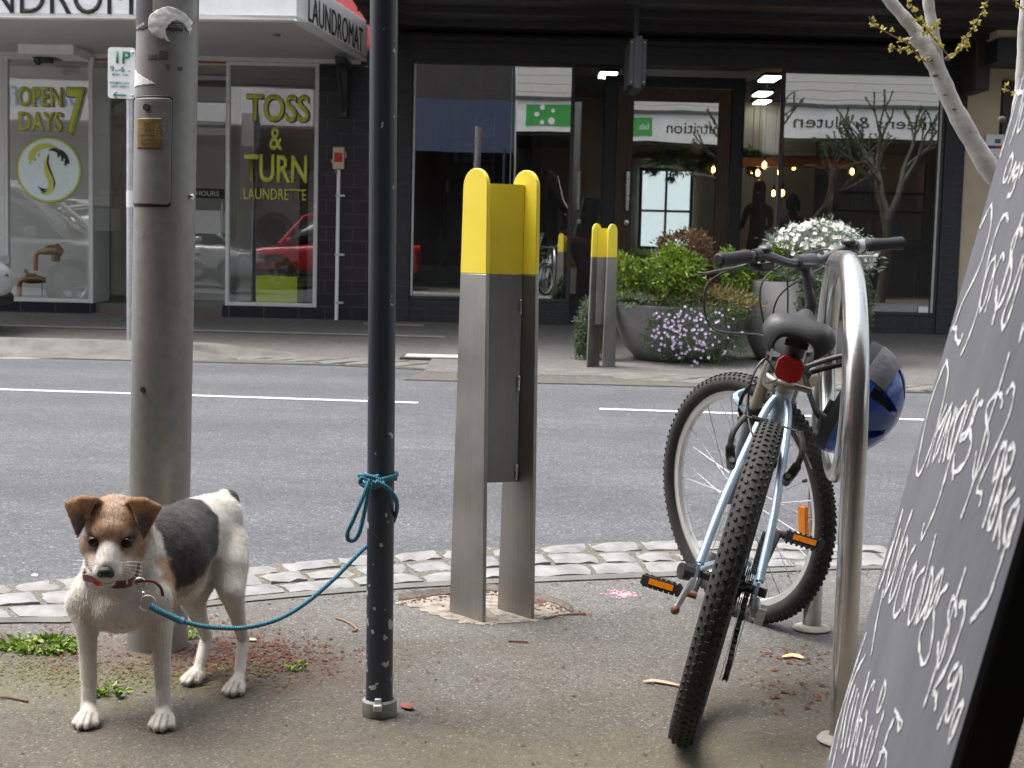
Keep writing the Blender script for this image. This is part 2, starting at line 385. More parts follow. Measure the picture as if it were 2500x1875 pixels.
# flush concrete edging between setts and footpath
mb = MB(); P0 = [fk(x, -.005) for x in np.linspace(-2.6,3.4,80)]; P1 = [fk(x, -.10) for x in np.linspace(-2.6,3.4,80)]
for i in range(79):
    z0 = .006; mb.add([(P0[i].x,P0[i].y,z0),(P0[i+1].x,P0[i+1].y,z0),(P1[i+1].x,P1[i+1].y,.004),(P1[i].x,P1[i].y,.004)], [(0,1,2,3)])
M_CONC = pm('kerb_concrete', (.105,.10,.09), .8, var=.35, vs=5, bmp=.5, bs=120)
struct(mb.build('kerb_edging', M_CONC, smooth=0))

# far footpath, rising gently to the shopfronts
far_in = [(-60,12.55),(-4.5,12.5),(-3.3,12.66),(-2.72,12.74),(-2.3,12.72),(-1.873,12.68),(-.95,12.62),(.36,12.24),(1.29,11.88),(2.0,11.7),(2.908,11.58),(3.6,11.5),(60,11.4)]
far_out = [(-60,12.25),(-4.5,12.1),(-3.3,12.28),(-2.6,12.3),(-2.2,12.28),(-1.8,12.2),(-.929,11.95),(.34,11.53),(1.21,11.18),(1.9,11.06),(2.752,10.99),(3.5,10.95),(60,10.8)]
def farz(y): return max(0.0, .0 + (y-12.2)*.021)
mb = MB(); Fi = arc(far_in)
for i in range(len(Fi)-1):
    a, b = Fi[i], Fi[i+1]
    mb.add([(a.x,a.y,0),(b.x,b.y,0),(b.x,17.4,farz(17.4)),(a.x,17.4,farz(17.4))], [(0,1,2,3)])
    mb.add([(a.x,17.4,farz(17.4)),(b.x,17.4,farz(17.4)),(b.x,32,farz(17.4)),(a.x,32,farz(17.4))], [(0,1,2,3)])
struct(mb.build('far_footpath', M_FAR, smooth=0))
Fo = arc(far_out); mb = MB()
for i in range(len(Fi)-1): mb.add([Fi[i]+Vector((0,0,-.002)), Fi[i+1]+Vector((0,0,-.002)), Fo[i+1]+Vector((0,0,-.014)), Fo[i]+Vector((0,0,-.014))], [(0,1,2,3)])
struct(mb.build('far_kerb_mortar', pm('dark_mortar',(.075,.068,.058),.9,var=.3), smooth=0))
ff = along(Fi, Fo)
setts('far_kerb_setts', ff, [(.04,.96,1.0)], -2.25, 5.5, .27, .018, 5, skew=-.55, gap=.05, mt=pm('weathered_sett',(.118,.113,.102),.75,var=.3,vs=9,bmp=.3,bs=60))
# the raised concrete kerb on the left, dying into the flush setts
mb = MB(); prev = None
for x in np.linspace(-12, -1.75, 60):
    p = ff(x, 0); q = ff(x, .97); h = .105*min(1, max(0, (-1.75-x)/1.1)) + .008
    sec = [(p.x, p.y+.16, farz(p.y+.16)+.003), (p.x, p.y+.14, max(h,.01)), (p.x, p.y-.02, h), (p.x, p.y-.07, h-.006), (p.x, p.y-.11, max(h-.05,-.002)), (q.x, q.y+.02, -.006), (q.x, q.y-.02, ROADZ-.01)]
    if prev: mb.add(prev+sec, [(k, k+1, k+8, k+7) for k in range(6)])
    prev = sec
struct(mb.build('far_kerb', M_CONC, smooth=50))
# raised left footpath strip up to the kerb
# markings
m, nt, b = new_mat('road_paint'); v = coords(nt); wr = N(nt,'RGBToBW'); L(nt, ramp(nt, noise_t(nt, v, 34, 6, .7), [(.36,(0,0,0)),(.44,(1,1,1))]), wr.inputs[0])
L(nt, mixc(nt, wr.outputs[0], (.20,.20,.205), ramp(nt, noise_t(nt, v, 3, 4), [(.3,(.46,.46,.45)),(.7,(.60,.60,.59))])), b.inputs['Base Color']); b.inputs['Roughness'].default_value = .7; M_LINE = m
def stripe(name, pts, w):
    mb = MB()
    for a, b in zip(pts[:-1], pts[1:]):
        a = Vector(a); b = Vector(b); n = Vector((-(b-a).y, (b-a).x, 0)).normalized()*w/2
        mb.add([a-n, b-n, b+n, a+n], [(0,1,2,3)])
    return struct(mb.build(name, M_LINE, smooth=0))
ZL = ROADZ + .004
stripe('lane_line', [(-9.0,9.98,ZL),(-3.348,9.60,ZL),(-2.07,9.51,ZL),(-.60,9.40,ZL)], .085)
stripe('lane_line', [(.559,9.31,ZL),(2.583,9.13,ZL),(4.2,9.0,ZL)], .085)
stripe('parking_line', [(-7.2,12.02,ZL),(-4.225,12.02,ZL),(-3.55,12.2,ZL),(-3.3,12.26,ZL)], .07)
# pale tactile / trench lines on the far footpath
M_PALE = pm('pale_concrete_strip', (.27,.24,.18), .8, var=.25, vs=10)
mb = MB()
for x0, x1, y, w in ((-6, -.5, 15.0, .16), (-.1, 6, 14.7, .12)):
    mb.add([(x0,y,farz(y)+.004),(x1,y-.12,farz(y-.12)+.004),(x1,y+w-.12,farz(y+w-.12)+.004),(x0,y+w,farz(y+w)+.004)], [(0,1,2,3)])
mb.add([(-1.65,16.3,farz(16.3)+.004),(-1.0,16.25,farz(16.25)+.004),(-1.0,16.6,farz(16.6)+.004),(-1.7,16.6,farz(16.6)+.004)], [(0,1,2,3)])
struct(mb.build('footpath_strips', M_PALE, smooth=0))
# pit lid in the far footpath
pit = thing('pit_lid', 'pale concrete pit lid set in the far footpath behind the sett kerb', 'pit lid', (-.70, 12.8, .008))
MB().box(-.97,-.42,12.62,12.98,.002,.024).build('surround', pm('dark_joint',(.05,.05,.05),.9), pit)
MB().box(-.93,-.46,12.66,12.94,.018,.034).build('lid', pm('pale_lid',(.42,.40,.37),.8,var=.15,bmp=.3), pit, bevel=.006)
# ------------------------------------------------------------------ far side: laundromat
FY = 17.0
GLASS = glass_mat('shop_glass', .09, (.96,.975,.97))
GLASS_D = glass_mat('tinted_shop_glass', .26, (.62,.66,.66))
M_TILE = brick_mat('dark_glazed_tile', (.016,.017,.026), (.024,.024,.032), (.075,.075,.08), .40, .16, .008, .28, .4)
M_DTILE = brick_mat('dark_glazed_brick', (.013,.013,.019), (.022,.021,.026), (.045,.045,.05), .31, .152, .009, .3, .5)
M_DBRICK = brick_mat('charcoal_brick', (.020,.020,.026), (.027,.026,.030), (.034,.034,.038), .235, .083, .011, .6, .7)
M_SOFFIT = pm('cream_soffit', (.50,.49,.46), .6, var=.06, vs=2)
M_RED = pm('faded_red_wall', (.42,.075,.075), .6, var=.15, vs=3)
M_PLASTER = pm('interior_plaster', (.74,.73,.71), .7, var=.06, vs=2)
M_DINT = pm('interior_brown', (.60,.54,.47), .7, var=.2, vs=2)
M_LIME = pm('lime_vinyl', (.56,.60,.08), .5, var=.04)
M_LIMEP = pm('lime_planter', (.50,.60,.03), .4, var=.05)
M_INK = pm('black_vinyl', (.012,.012,.012), .5, var=.1)
M_PALEV = pm('pale_vinyl', (.74,.84,.84), .4, var=.05)
M_LINO = pm('interior_floor', (.13,.12,.11), .4, var=.2, vs=3)

lau = thing('laundromat', 'laundromat shop with white lettered awning and lime window lettering', 'shop', (-3.9, FY, .1))
SY = FY + .05
gz = farz(17.0)
M_FRM = pm('white_window_frame', (.62,.62,.60), .4, var=.06)
# masonry
mb = MB()
mb.box(-2.27,-1.42,FY-.02,FY+.3,gz-.06,3.16)
mb.build('tiled_pier', M_DTILE, lau)
mb = MB(); mb.box(-9.5,-4.846,FY-.02,FY+.06,gz-.06,.222); mb.box(-4.90,-4.846,FY+.06,18.35,gz-.06,.222)
mb.box(-3.36,-2.271,FY-.02,FY+.06,gz-.06,.235); mb.box(-3.36,-3.30,FY+.06,18.35,gz-.06,.235)
mb.build('tiled_plinth', M_TILE, lau)
MB().box(-9.5,-1.42,FY+.03,FY+.35,3.02,3.22).box(-9.5,-1.42,FY+.36,FY+.5,3.19,7.0).build('upper_wall', M_RED, lau)
# recessed entry floor
MB().box(-4.846,-3.36,FY-.05,18.4,gz-.05,gz+.012).build('entry_step', pm('red_entry_tile', (.20,.075,.06), .6, var=.25, vs=20), lau)
MB().box(-9.5,-1.42,FY+.1,23,.1,.215).build('floor', M_LINO, lau)
mb = MB(); mb.box(-9.6,-9.5,FY,23,.1,3.2); mb.box(-9.5,-1.42,19.9,20.0,.1,3.2); mb.box(-1.55,-1.44,FY+.3,23,.1,3.2); mb.box(-9.5,-1.42,FY+.36,23,3.0,3.06)
mb.build('interior_wall', M_DINT, lau)
MB().box(-4.8,-3.36,18.85,18.9,.2,2.9).build('pale_fill_panel', M_PLASTER, lau)  # plain pale panel added behind the door to brighten the dark entry
MB().box(-6.9,-4.92,17.95,18.02,.2,3.0).box(-4.98,-4.92,17.2,18.0,.2,1.35).build('window_backing', M_PLASTER, lau)
def window(parent, name, x0, z0, x1, z1, y, fw, mat, gmat, y1=None, dep=.06, glass_name='pane'):
    f = MB(); f.box(x0,x0+fw,y-dep/2,y+dep/2,z0,z1); f.box(x1-fw,x1,y-dep/2,y+dep/2,z0,z1)
    f.box(x0+fw,x1-fw,y-dep/2,y+dep/2,z1-fw,z1); f.box(x0+fw,x1-fw,y-dep/2,y+dep/2,z0,z0+fw)
    fr = f.build(name, mat, parent, bevel=.004)
    MB().box(x0+fw,x1-fw,y-.004,y+.004,z0+fw,z1-fw).build(glass_name, gmat, fr)
    return fr
window(lau, 'window', -8.0,.222,-5.86,3.02, FY+.02,.05, M_FRM, GLASS)
window(lau, 'window', -5.86,.222,-4.85,3.02, FY+.02,.045, M_FRM, GLASS)
window(lau, 'window', -3.33,.235,-2.272,3.01, FY+.02,.045, M_FRM, GLASS)
# return panes of the recess
for nm, xa, ya, xb, yb in (('side_pane',-4.855,17.05,-4.52,18.3),('side_pane',-3.345,17.05,-3.42,18.3)):
    d = Vector((xb-xa, yb-ya, 0)); n = Vector((-d.y, d.x, 0)).normalized()*.004; a = Vector((xa,ya,.235)); b = Vector((xb,yb,.235)); u = Vector((0,0,2.75))
    q = MB(); q.add([a-n,b-n,b+n,a+n,a-n+u,b-n+u,b+n+u,a+n+u], [(0,3,2,1),(4,5,6,7),(0,1,5,4),(1,2,6,5),(2,3,7,6),(3,0,4,7)]); q.build(nm, GLASS, lau)
# glazed entry door and transom
dr = window(lau, 'door', -4.30,gz+.02,-3.42,2.35, 18.32,.09, M_FRM, GLASS)
MB().tube([(-3.62,18.25,1.0),(-3.62,18.25,1.45)],.012,8).build('handle', CHROME, dr)
window(lau, 'transom', -4.5,2.38,-3.42,2.98, 18.32,.05, M_FRM, GLASS)
window(lau, 'side_light', -4.52,gz+.02,-4.31,2.35, 18.32,.035, M_FRM, GLASS)
MB().box(-4.02,-3.55,18.29,18.30,1.06,1.34).build('door_notice', WHITE, lau)
text('door_hours', 'HOURS', WHITE, (-3.95,18.285,1.52),(1,0,0),(0,0,1),.06, lau)
MB().box(-3.98,-3.6,18.29,18.305,1.49,1.61).build('hours_board', M_INK, lau)
# awning (its front follows the kerb line)
ax = Vector((1,-.087,0)).normalized(); P1 = Vector((-2.094,14.0,0)); P0 = P1 - ax*6.5; P2 = Vector((-1.728,16.95,0)); P3 = Vector((P0.x,16.95,0))
mb = MB()
mb.add([(p.x,p.y,z) for z in (3.05,3.085) for p in (P0,P1,P2,P3)], [(0,3,2,1),(4,5,6,7),(0,1,5,4),(1,2,6,5),(2,3,7,6),(3,0,4,7)])
mb.build('awning_soffit', M_SOFFIT, lau, smooth=0)
mb = MB(); 
for a, b, t in ((P0,P1,.05),(P1,P2,.05)):
    n = Vector((-(b-a).y,(b-a).x,0)).normalized()*t; mb.add([(p.x,p.y,z) for z in (3.028,3.47) for p in (a,b,b+n,a+n)], [(0,3,2,1),(4,5,6,7),(0,1,5,4),(1,2,6,5),(2,3,7,6),(3,0,4,7)])
mb.build('awning_fascia', WHITE, lau, bevel=.006)
n1 = Vector((ax.y,-ax.x,0)).normalized()
text('fascia_lettering','LAUNDROMAT', M_INK, (P1 - ax*3.70 + n1*.004)+Vector((0,0,3.080)), ax, (0,0,1), .33, lau, .004, off=.001, width=2.66)
a2 = (P2-P1).normalized(); n2 = Vector((a2.y,-a2.x,0))
text('side_lettering','LAUNDROMAT', M_INK, P1+a2*.42+n2*.004+Vector((0,0,3.10)), a2, (0,0,1), .26, lau, .004, off=-.006, width=2.3)
mb = MB(); mb.box(-2.0,-1.9,16.2,16.95,2.93,3.0); mb.tube([(-1.98,16.9,2.45),(-1.98,16.3,2.95)],.025,6); mb.box(-2.02,-1.94,16.86,16.975,2.4,3.04); mb.build('awning_bracket', DARK, lau)
mb = MB(); mb.box(-4.86,-1.8,16.90,16.99,3.0,3.045); mb.box(-9,-4.9,16.9,16.99,3.0,3.045); mb.build('head_trim', M_FRM, lau)
# lettering on the glass
def glass_words(body, D0, D1, x_off=0, bold=.02, back=.009):
    a = at(*D0, FY-.03); b = at(*D1, FY-.03)
    h = abs(at(D0[0], D1[1], FY-.03).z - a.z); w = b.x - a.x
    text('window_lettering_outline', body, M_INK, a+Vector((-.008,.006,-.002)), (1,0,0),(0,0,1), h, lau, .002, off=bold+back, width=w+.016)
    t = text('window_lettering', body, M_LIME, a, (1,0,0),(0,0,1), h, lau, .003, off=bold, width=w)
glass_words('TOSS', (533,259),(668,203)); glass_words('&', (582,322),(611,274)); glass_words('TURN', (527,391),(664,334))
glass_words('LAUNDRETTE', (526,430),(662,406), bold=.006, back=.004)
glass_words('OPEN', (38,227),(134,187)); glass_words('DAYS', (41,281),(134,241)); glass_words('7', (144,284),(184,191), bold=.03)
c = at(106,367,FY-.03); R_ = 69/187.4
mb = MB(); mb.lathe([(0,0),(R_,0),(R_,.004),(0,.004)], c, (0,1,0), 48); mb.build('logo_rim', M_LIME, lau)
MB().lathe([(R_*.99,0),(R_*1.015,0),(R_*1.015,.003),(R_*.99,.003)], c+Vector((0,.002,0)), (0,1,0), 48, closed=True).build('logo_outline', M_INK, lau)
MB().lathe([(0,0),(R_*.94,0),(R_*.94,.004),(0,.004)], c+Vector((0,-.005,0)), (0,1,0), 48).build('logo_disc', M_PALEV, lau)
def swoosh(name, pts, ws, mat, dy):
    S = spline([(c.x+x*R_, c.y-.008-dy, c.z+z*R_) for x, z in pts], 10); n = len(S); mb = MB(); vs = []
    W = np.interp(np.linspace(0,1,n), np.linspace(0,1,len(ws)), ws)*R_
    for i in range(n):
        t = (S[min(i+1,n-1)]-S[max(i-1,0)]).normalized(); nn = Vector((-t.z,0,t.x)); vs += [S[i]-nn*W[i], S[i]+nn*W[i], S[i]+nn*W[i]+Vector((0,.003,0)), S[i]-nn*W[i]+Vector((0,.003,0))]
    for i in range(n-1):
        for k in range(4): mb.add([vs[4*i+k], vs[4*i+(k+1)%4], vs[4*i+4+(k+1)%4], vs[4*i+4+k]], [(0,1,2,3)])
    mb.build(name, mat, lau, smooth=0)
swoosh('logo_arc', [(-.58,.30),(-.5,.5),(-.3,.68),(0,.74),(.25,.66),(.33,.58)], [.07,.09,.09,.06,.03,.01], M_LIME, .003)
swoosh('logo_arc', [(.0,.60),(.2,.62),(.42,.5),(.55,.36),(.6,.2)], [.01,.06,.09,.06,.05], M_INK, .003)
for x, z, l in ((-.42,.38,.12),(-.3,.5,.1),(-.57,.3,.14)): swoosh('logo_drip', [(x,z),(x-.01,z-l*.5),(x-.02,z-l)], [.04,.03,.04], M_LIME, .002)
for x, z, l in ((.42,.42,.14),(.3,.5,.1),(.52,.3,.16)): swoosh('logo_drip', [(x,z),(x,z-l*.5),(x,z-l)], [.04,.03,.04], M_INK, .002)
swoosh('logo_stem', [(0,.5),(-.1,.25),(-.06,-.05),(.06,-.35),(.03,-.65),(-.2,-.76)], [.01,.03,.08,.09,.07,.01], M_LIME, .003)
swoosh('logo_stem', [(.0,.48),(-.03,.2),(.05,-.1),(.16,-.4),(.1,-.65)], [.01,.03,.05,.04,.01], M_INK, .002)
for k in range(3): swoosh('logo_curl', [(-.35+.05*k,-.5-.09*k),(-.2+.04*k,-.6-.07*k),(-.02,-.6-.05*k)], [.0,.03,.01], M_INK, .002)
# machines seen dimly inside
M_MACH = pm('steel_machine', (.30,.31,.32), .35, metal=.4)
for i in range(4):
    t = thing('washing_machine', 'dim front loading machine against the back wall inside the laundromat', 'washing machine', (-4.6+.75*i, 19.4, .215), 'machines along the laundromat back wall')
    MB().box(-.33,.33,-.35,.4,0,1.7).build('cabinet', M_MACH, t, bevel=.02, local=True)
    MB().lathe([(.16,0),(.24,0),(.24,.05),(.16,.05)], (0,-.4,.9),(0,1,0),24,closed=True).build('door_ring', GREYP, t, local=True)
    MB().lathe([(0,0),(.16,0),(.12,.03),(0,.03)], (0,-.39,.9),(0,1,0),20).build('door_glass', BLACKP, t, local=True)
# things on and in the laundromat
pl = thing('square_planter', 'bright lime square planter box standing inside the laundromat window', 'planter', (-2.78,17.42,.235))
a = at(573,662,17.3); b = at(660,606,17.3)
mb = MB(); X0, X1, Z0, Z1 = -3.01,-2.53,.225,.58
mb.box(X0,X1,17.2,17.66,Z0,Z1-.03); mb.box(X0,X0+.03,17.2,17.66,Z1-.029,Z1); mb.box(X1-.03,X1,17.2,17.66,Z1-.029,Z1); mb.box(X0+.031,X1-.031,17.2,17.23,Z1-.029,Z1); mb.box(X0+.031,X1-.031,17.63,17.66,Z1-.029,Z1)
mb.build('box', M_LIMEP, pl)
# copper pipes
M_COP = pm('copper_pipe', (.42,.17,.08), .35, metal=.9, var=.3, vs=20); M_BRASS = pm('aged_brass', (.30,.20,.08), .45, metal=.8, var=.35, vs=30)
pv = thing('pipe_valve', 'copper pipe with brass valves fixed low inside the left laundromat window', 'pipe', (-5.4,17.9,.22))
def pz(x, y): return at(x, y, 17.55)
mb = MB(); mb.tube(spline([pz(42,640),pz(43,612),pz(48,605),pz(60,604)],6), .028, 10); mb.tube(spline([pz(77,585),pz(77,560),pz(80,547),pz(95,543)],6), .028, 10); mb.build('copper_pipe', M_COP, pv)
mb = MB(); mb.tube([pz(52,607),pz(60,602),pz(78,603),pz(98,605)],[.03,.06,.055,.03],12); mb.tube([pz(70,600),pz(70,590)],.04,10); mb.tube([pz(60,590),pz(54,582)],.02,6); mb.build('valve', M_BRASS, pv)
mb = MB(); mb.tube([pz(90,545),pz(106,540),pz(126,542),pz(135,546)],[.03,.06,.075,.04],12); mb.tube([pz(121,545),pz(121,565)],[.06,.045],10); mb.tube([pz(117,535),pz(128,530)],.03,8); mb.build('valve', M_BRASS, pv)
MB().tube([pz(91,612),pz(91,640)],.008,6).build('drain_pipe', GREYP, pv)
# alarm box and conduit
al = thing('alarm_box', 'cream fire alarm box with red panel on the tiled pier above its conduit', 'alarm box', (-1.99,FY-.03,1.9))
a0 = at(732,342,FY-.05)
mb = MB(); mb.box(a0.x-.065,a0.x+.065,FY-.10,FY-.021,a0.z-.125,a0.z+.125); mb.box(a0.x-.085,a0.x-.065,FY-.06,FY-.021,a0.z-.06,a0.z-.01); mb.box(a0.x+.065,a0.x+.085,FY-.06,FY-.021,a0.z+.0,a0.z+.08); mb.build('case', pm('cream_plastic',(.58,.46,.30),.45,var=.06), al, bevel=.012)
MB().box(a0.x-.045,a0.x+.045,FY-.108,FY-.101,a0.z-.045,a0.z+.06).build('red_panel', pm('red_panel',(.55,.02,.015),.35), al, bevel=.004)
MB().tube([(a0.x-.03,FY-.05,a0.z-.125),(a0.x-.03,FY-.05,a0.z-.17)],.02,8).build('gland', GREYP, al)
cn = thing('conduit_pipe', 'thin white conduit running down the dark tiled pier from the alarm box', 'conduit', (a0.x,FY-.04,gz))
MB().tube([(a0.x,FY-.05,a0.z-.126),(a0.x-.005,FY-.05,gz+.0)],.021,10).build('pipe', WHITE, cn)
for zz in (1.52,.85,.3): MB().box(a0.x-.03,a0.x+.075,FY-.075,FY-.021,zz-.012,zz+.012).build('clip', GALV, cn)
# awning lamp, camera
lp = thing('spot_lamp', 'small grey bell shaped lamp fixed under the laundromat awning', 'lamp', (-2.45,15.0,3.05))
q = at(590,60,15.0)
MB().tube([(q.x+.02,15.0,3.05),(q.x+.02,15,q.z+.05)],.022,8).build('stem', GREYP, lp)
MB().lathe([(.025,.08),(.05,.05),(.085,-.03),(.1,-.05),(.07,-.05),(0,-.03)],(q.x,15,q.z),(.35,.2,1),20).build('bell_shade', pm('grey_lamp',(.16,.16,.17),.5), lp)
cm = thing('security_camera', 'black camera hanging below the white box at the left of the awning', 'camera', (-5.3,16.6,3.0))
q = at(100,130,16.6)
MB().box(q.x-.13,q.x+.13,16.5,16.75,q.z+.015,q.z+.05).build('mount', DARK, cm)
mb = MB(); mb.ball((q.x-.06,16.5,q.z-.02),.05); mb.box(q.x-.02,q.x+.08,16.45,16.6,q.z-.035,q.z+.014); mb.build('head', DARK, cm)
b0 = at(45,107,16.3); b1 = at(165,120,16.3)
o = MB().box(b0.x,b1.x,16.2,16.85,b1.z+.0,3.049).build('ceiling_box', WHITE, bevel=.01)
solo(o, 'white box casing fixed under the awning above the black camera', 'box casing')

# ------------------------------------------------------------------ parking sign on the far footpath
sg = thing('parking_sign', 'white one hour parking sign on a thin galvanised post', 'sign', (-3.62,13.75,.03))
px_ = at(281,600,13.75).x
MB().tube([(px_,13.75,0.02),(px_,13.75,2.66)],.033,12).build('post', GALV, sg)
a = at(233,212,13.70); b = at(290,103,13.70)
poly = []
rr = .03; w_ = b.x-a.x+.01; h_ = b.z-a.z
for cx_, cz_, a0_ in ((w_-rr,h_-rr,0),(rr,h_-rr,90),(rr,rr,180),(w_-rr,rr,270)):
    for k in range(5): t = radians(a0_+k*22.5); poly.append((cx_+rr*cos(t), cz_+rr*sin(t)))
mb = MB(); mb.prism(poly,(a.x,13.70,a.z),(1,0,0),(0,0,1),(0,1,0),.008); pn = mb.build('sign_panel', WHITE, sg)
M_SGN = pm('sign_green', (.005,.20,.09), .5, var=.05)
def sw(t, x, z, h, xs=1, off=.0): 
    p = at(x, z, 13.69); text('sign_lettering', t, M_SGN, p, (1,0,0),(0,0,1), h/(3186/13.69), pn, .002, off=off, xs=xs)
sw('1P',244,136,25,1,.02); sw('9',238,154,12,1,.012); sw('-6',255,155,12,1,.012); sw('AM',247.5,154.5,3.5); sw('PM',276,155,3.5)
sw('MON - SUN',242,163,4.6,1,.006); sw('PERMITS DO',237,181,5,1.02,.006); sw('NOT APPLY',239,189,5,1.02,.006)
p0 = at(245,205,13.69); p1 = at(272,206,13.69); mb = MB(); mb.box(p0.x,p1.x,13.688,13.697,p0.z-.006,p0.z+.006)
mb.tube([(p0.x+.03,13.69,p0.z+.028),(p0.x,13.69,p0.z),(p0.x+.03,13.69,p0.z-.028)],.006,6); mb.build('arrow', M_SGN, pn)
mb = MB(); 
for yy in (113,206): q = at(286,yy,13.69); MB().ball((q.x,13.69,q.z),.012).build('bolt', CHROME, sg)
MB().tube([(px_,13.75,1.27),(px_,13.75,1.42)],.035,12).build('sticker_band', WHITE, sg)
# ------------------------------------------------------------------ far side: dark salon
M_WOOD = pm('dark_timber', (.085,.045,.024), .45, var=.35, vs=5, stretch=(14,14,1))
M_BROWNP = pm('brown_black_paint', (.028,.025,.025), .5, var=.15)
sal = thing('hair_salon', 'dark painted shop with a recessed timber framed glass door', 'shop', (1.8, FY, .1))
MB().box(-1.418,-1.215,FY-.03,FY+.3,gz-.06,3.34).build('brick_pier', M_DBRICK, sal); MB().box(4.86,5.09,FY-.03,FY+.3,gz-.06,3.34).build('brick_pier', M_DBRICK, sal)
for q_ in ((-1.214,.635,FY-.01,FY+.25,gz-.06,.36),(2.985,4.859,FY-.01,FY+.25,gz-.06,.31),(.636,1.10,FY+.20,18.4,gz-.06,.36),(2.75,2.984,FY+.2,18.4,gz-.06,.31)): MB().box(*q_).build('brick_plinth', M_DBRICK, sal)
mb = MB(); mb.box(-1.214,4.859,FY-.05,FY+.3,3.07,3.34); mb.box(-1.214,4.859,FY-.08,FY+.29,3.20,3.27); mb.build('fascia_beam', M_BROWNP, sal)
MB().box(-1.41,5.09,FY+.31,FY+.5,3.3,7.0).build('upper_wall', M_BROWNP, sal)
mb = MB(); mb.box(-1.70,6.3,14.02,17.30,3.42,3.48)
for y in (14.5,15.4,16.3): mb.box(-1.68,6.28,y,y+.06,3.36,3.421)
mb.build('awning_soffit', M_BROWNP, sal)
MB().box(-1.70,6.3,13.9,14.0,3.44,3.95).build('awning_fascia', M_BROWNP, sal)
w1 = window(sal, 'window', -1.214,.36,.635,3.07, FY+.02,.04, DARK, GLASS_D)
MB().box(-1.195,-1.172,FY-.02,FY-.011,.40,3.03).build('edge_strip', pm('pale_edge',(.45,.45,.43),.5), sal)
MB().box(-.085,-.075,FY+.006,FY+.013,.40,3.03).build('glass_joint', pm('glass_edge',(.3,.36,.36),.3), sal)
w2 = window(sal, 'window', 2.985,.31,4.859,3.07, FY+.02,.04, DARK, GLASS_D)
MB().box(4.79,4.815,FY-.02,FY-.011,.35,3.03).build('edge_strip', pm('pale_edge',(.45,.45,.43),.5), sal)
def vpane(nm, xa, ya, xb, yb, z0, z1, parent, mat):
    d = Vector((xb-xa, yb-ya, 0)); n = Vector((-d.y, d.x, 0)).normalized()*.004; a = Vector((xa,ya,z0)); b = Vector((xb,yb,z0)); u = Vector((0,0,z1-z0))
    return MB().add([a-n,b-n,b+n,a+n,a-n+u,b-n+u,b+n+u,a+n+u], [(0,3,2,1),(4,5,6,7),(0,1,5,4),(1,2,6,5),(2,3,7,6),(3,0,4,7)]).build(nm, mat, parent)
GLASS_C = glass_mat('clear_shop_glass', .06, (.8,.84,.84))
vpane('side_pane', .64,17.06,1.06,18.3,.36,3.05,sal,GLASS_C); vpane('side_pane', 2.975,17.06,2.74,18.3,.31,3.05,sal,GLASS_C)
mb = MB(); mb.box(1.05,1.20,18.25,18.37,gz,3.1); mb.box(2.61,2.76,18.25,18.37,gz,3.1); mb.box(1.2,2.61,18.25,18.37,2.97,3.1); mb.build('door_surround', DARK, sal)
mb = MB(); mb.box(1.205,1.41,18.28,18.34,gz+.02,2.96); mb.box(2.45,2.605,18.28,18.34,gz+.02,2.96); mb.box(1.41,2.45,18.28,18.34,2.80,2.96); mb.box(1.41,2.45,18.28,18.34,gz+.02,.42)
door = mb.build('door', M_WOOD, sal, bevel=.006)
MB().box(1.41,2.45,18.305,18.315,.42,2.80).build('pane', GLASS_D, door)
q0 = at(1354,455,18.22); q1 = at(1356,370,18.22)
MB().box(q0.x-.02,q0.x+.025,18.20,18.235,q0.z,q1.z).box(q0.x-.01,q0.x+.01,18.235,18.29,q0.z+.05,q0.z+.08).box(q0.x-.01,q0.x+.01,18.235,18.29,q1.z-.08,q1.z-.05).build('handle', CHROME, door, bevel=.004)
q = at(1353,481,18.24); MB().lathe([(0,-.03),(.03,-.025),(.036,0),(.036,.05)],(q.x,18.25,q.z),(0,1,0),16).build('lock', CHROME, door)
MB().box(1.10,2.75,18.2,18.45,gz-.03,gz+.02).build('threshold', DARK, sal)
MB().box(.635,2.985,FY-.02,18.3,gz-.04,gz+.01).build('entry_floor', pm('dark_entry',(.06,.058,.055),.6), sal)
# interior shell
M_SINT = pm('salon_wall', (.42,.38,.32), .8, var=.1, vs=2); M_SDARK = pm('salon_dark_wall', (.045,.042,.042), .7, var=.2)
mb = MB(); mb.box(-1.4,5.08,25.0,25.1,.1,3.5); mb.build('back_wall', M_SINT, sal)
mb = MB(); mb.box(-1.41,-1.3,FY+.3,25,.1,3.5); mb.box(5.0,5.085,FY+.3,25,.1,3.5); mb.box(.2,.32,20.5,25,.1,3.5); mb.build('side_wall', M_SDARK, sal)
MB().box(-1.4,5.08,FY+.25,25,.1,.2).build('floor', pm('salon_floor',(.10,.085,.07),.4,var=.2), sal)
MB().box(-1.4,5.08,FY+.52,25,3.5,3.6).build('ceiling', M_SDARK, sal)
MB().box(2.9,4.9,21.0,21.1,2.2,2.32).box(1.3,4.9,22.4,22.5,2.35,2.45).build('copper_rail', pm('copper_rail',(.30,.12,.06),.4,metal=.4), sal)
p = at(965,600,18.3); p1 = at(1030,180,18.3)
MB().box(p.x,p1.x+.05,18.2,18.5,.2,3.1).build('concrete_pier', pm('mottled_concrete',(.12,.115,.105),.85,var=.55,vs=4,bmp=.3,bs=20), sal)
# back window
bw = window(sal, 'back_window', 2.05,1.0,2.95,2.35, 24.9,.05, DARK, emit('curtained_daylight',(.82,.88,.9),1.1), glass_name='bright_pane')
MB().box(2.48,2.52,24.85,24.88,1.05,2.3).box(2.1,2.9,24.85,24.88,1.62,1.66).build('glazing_bar', DARK, bw)
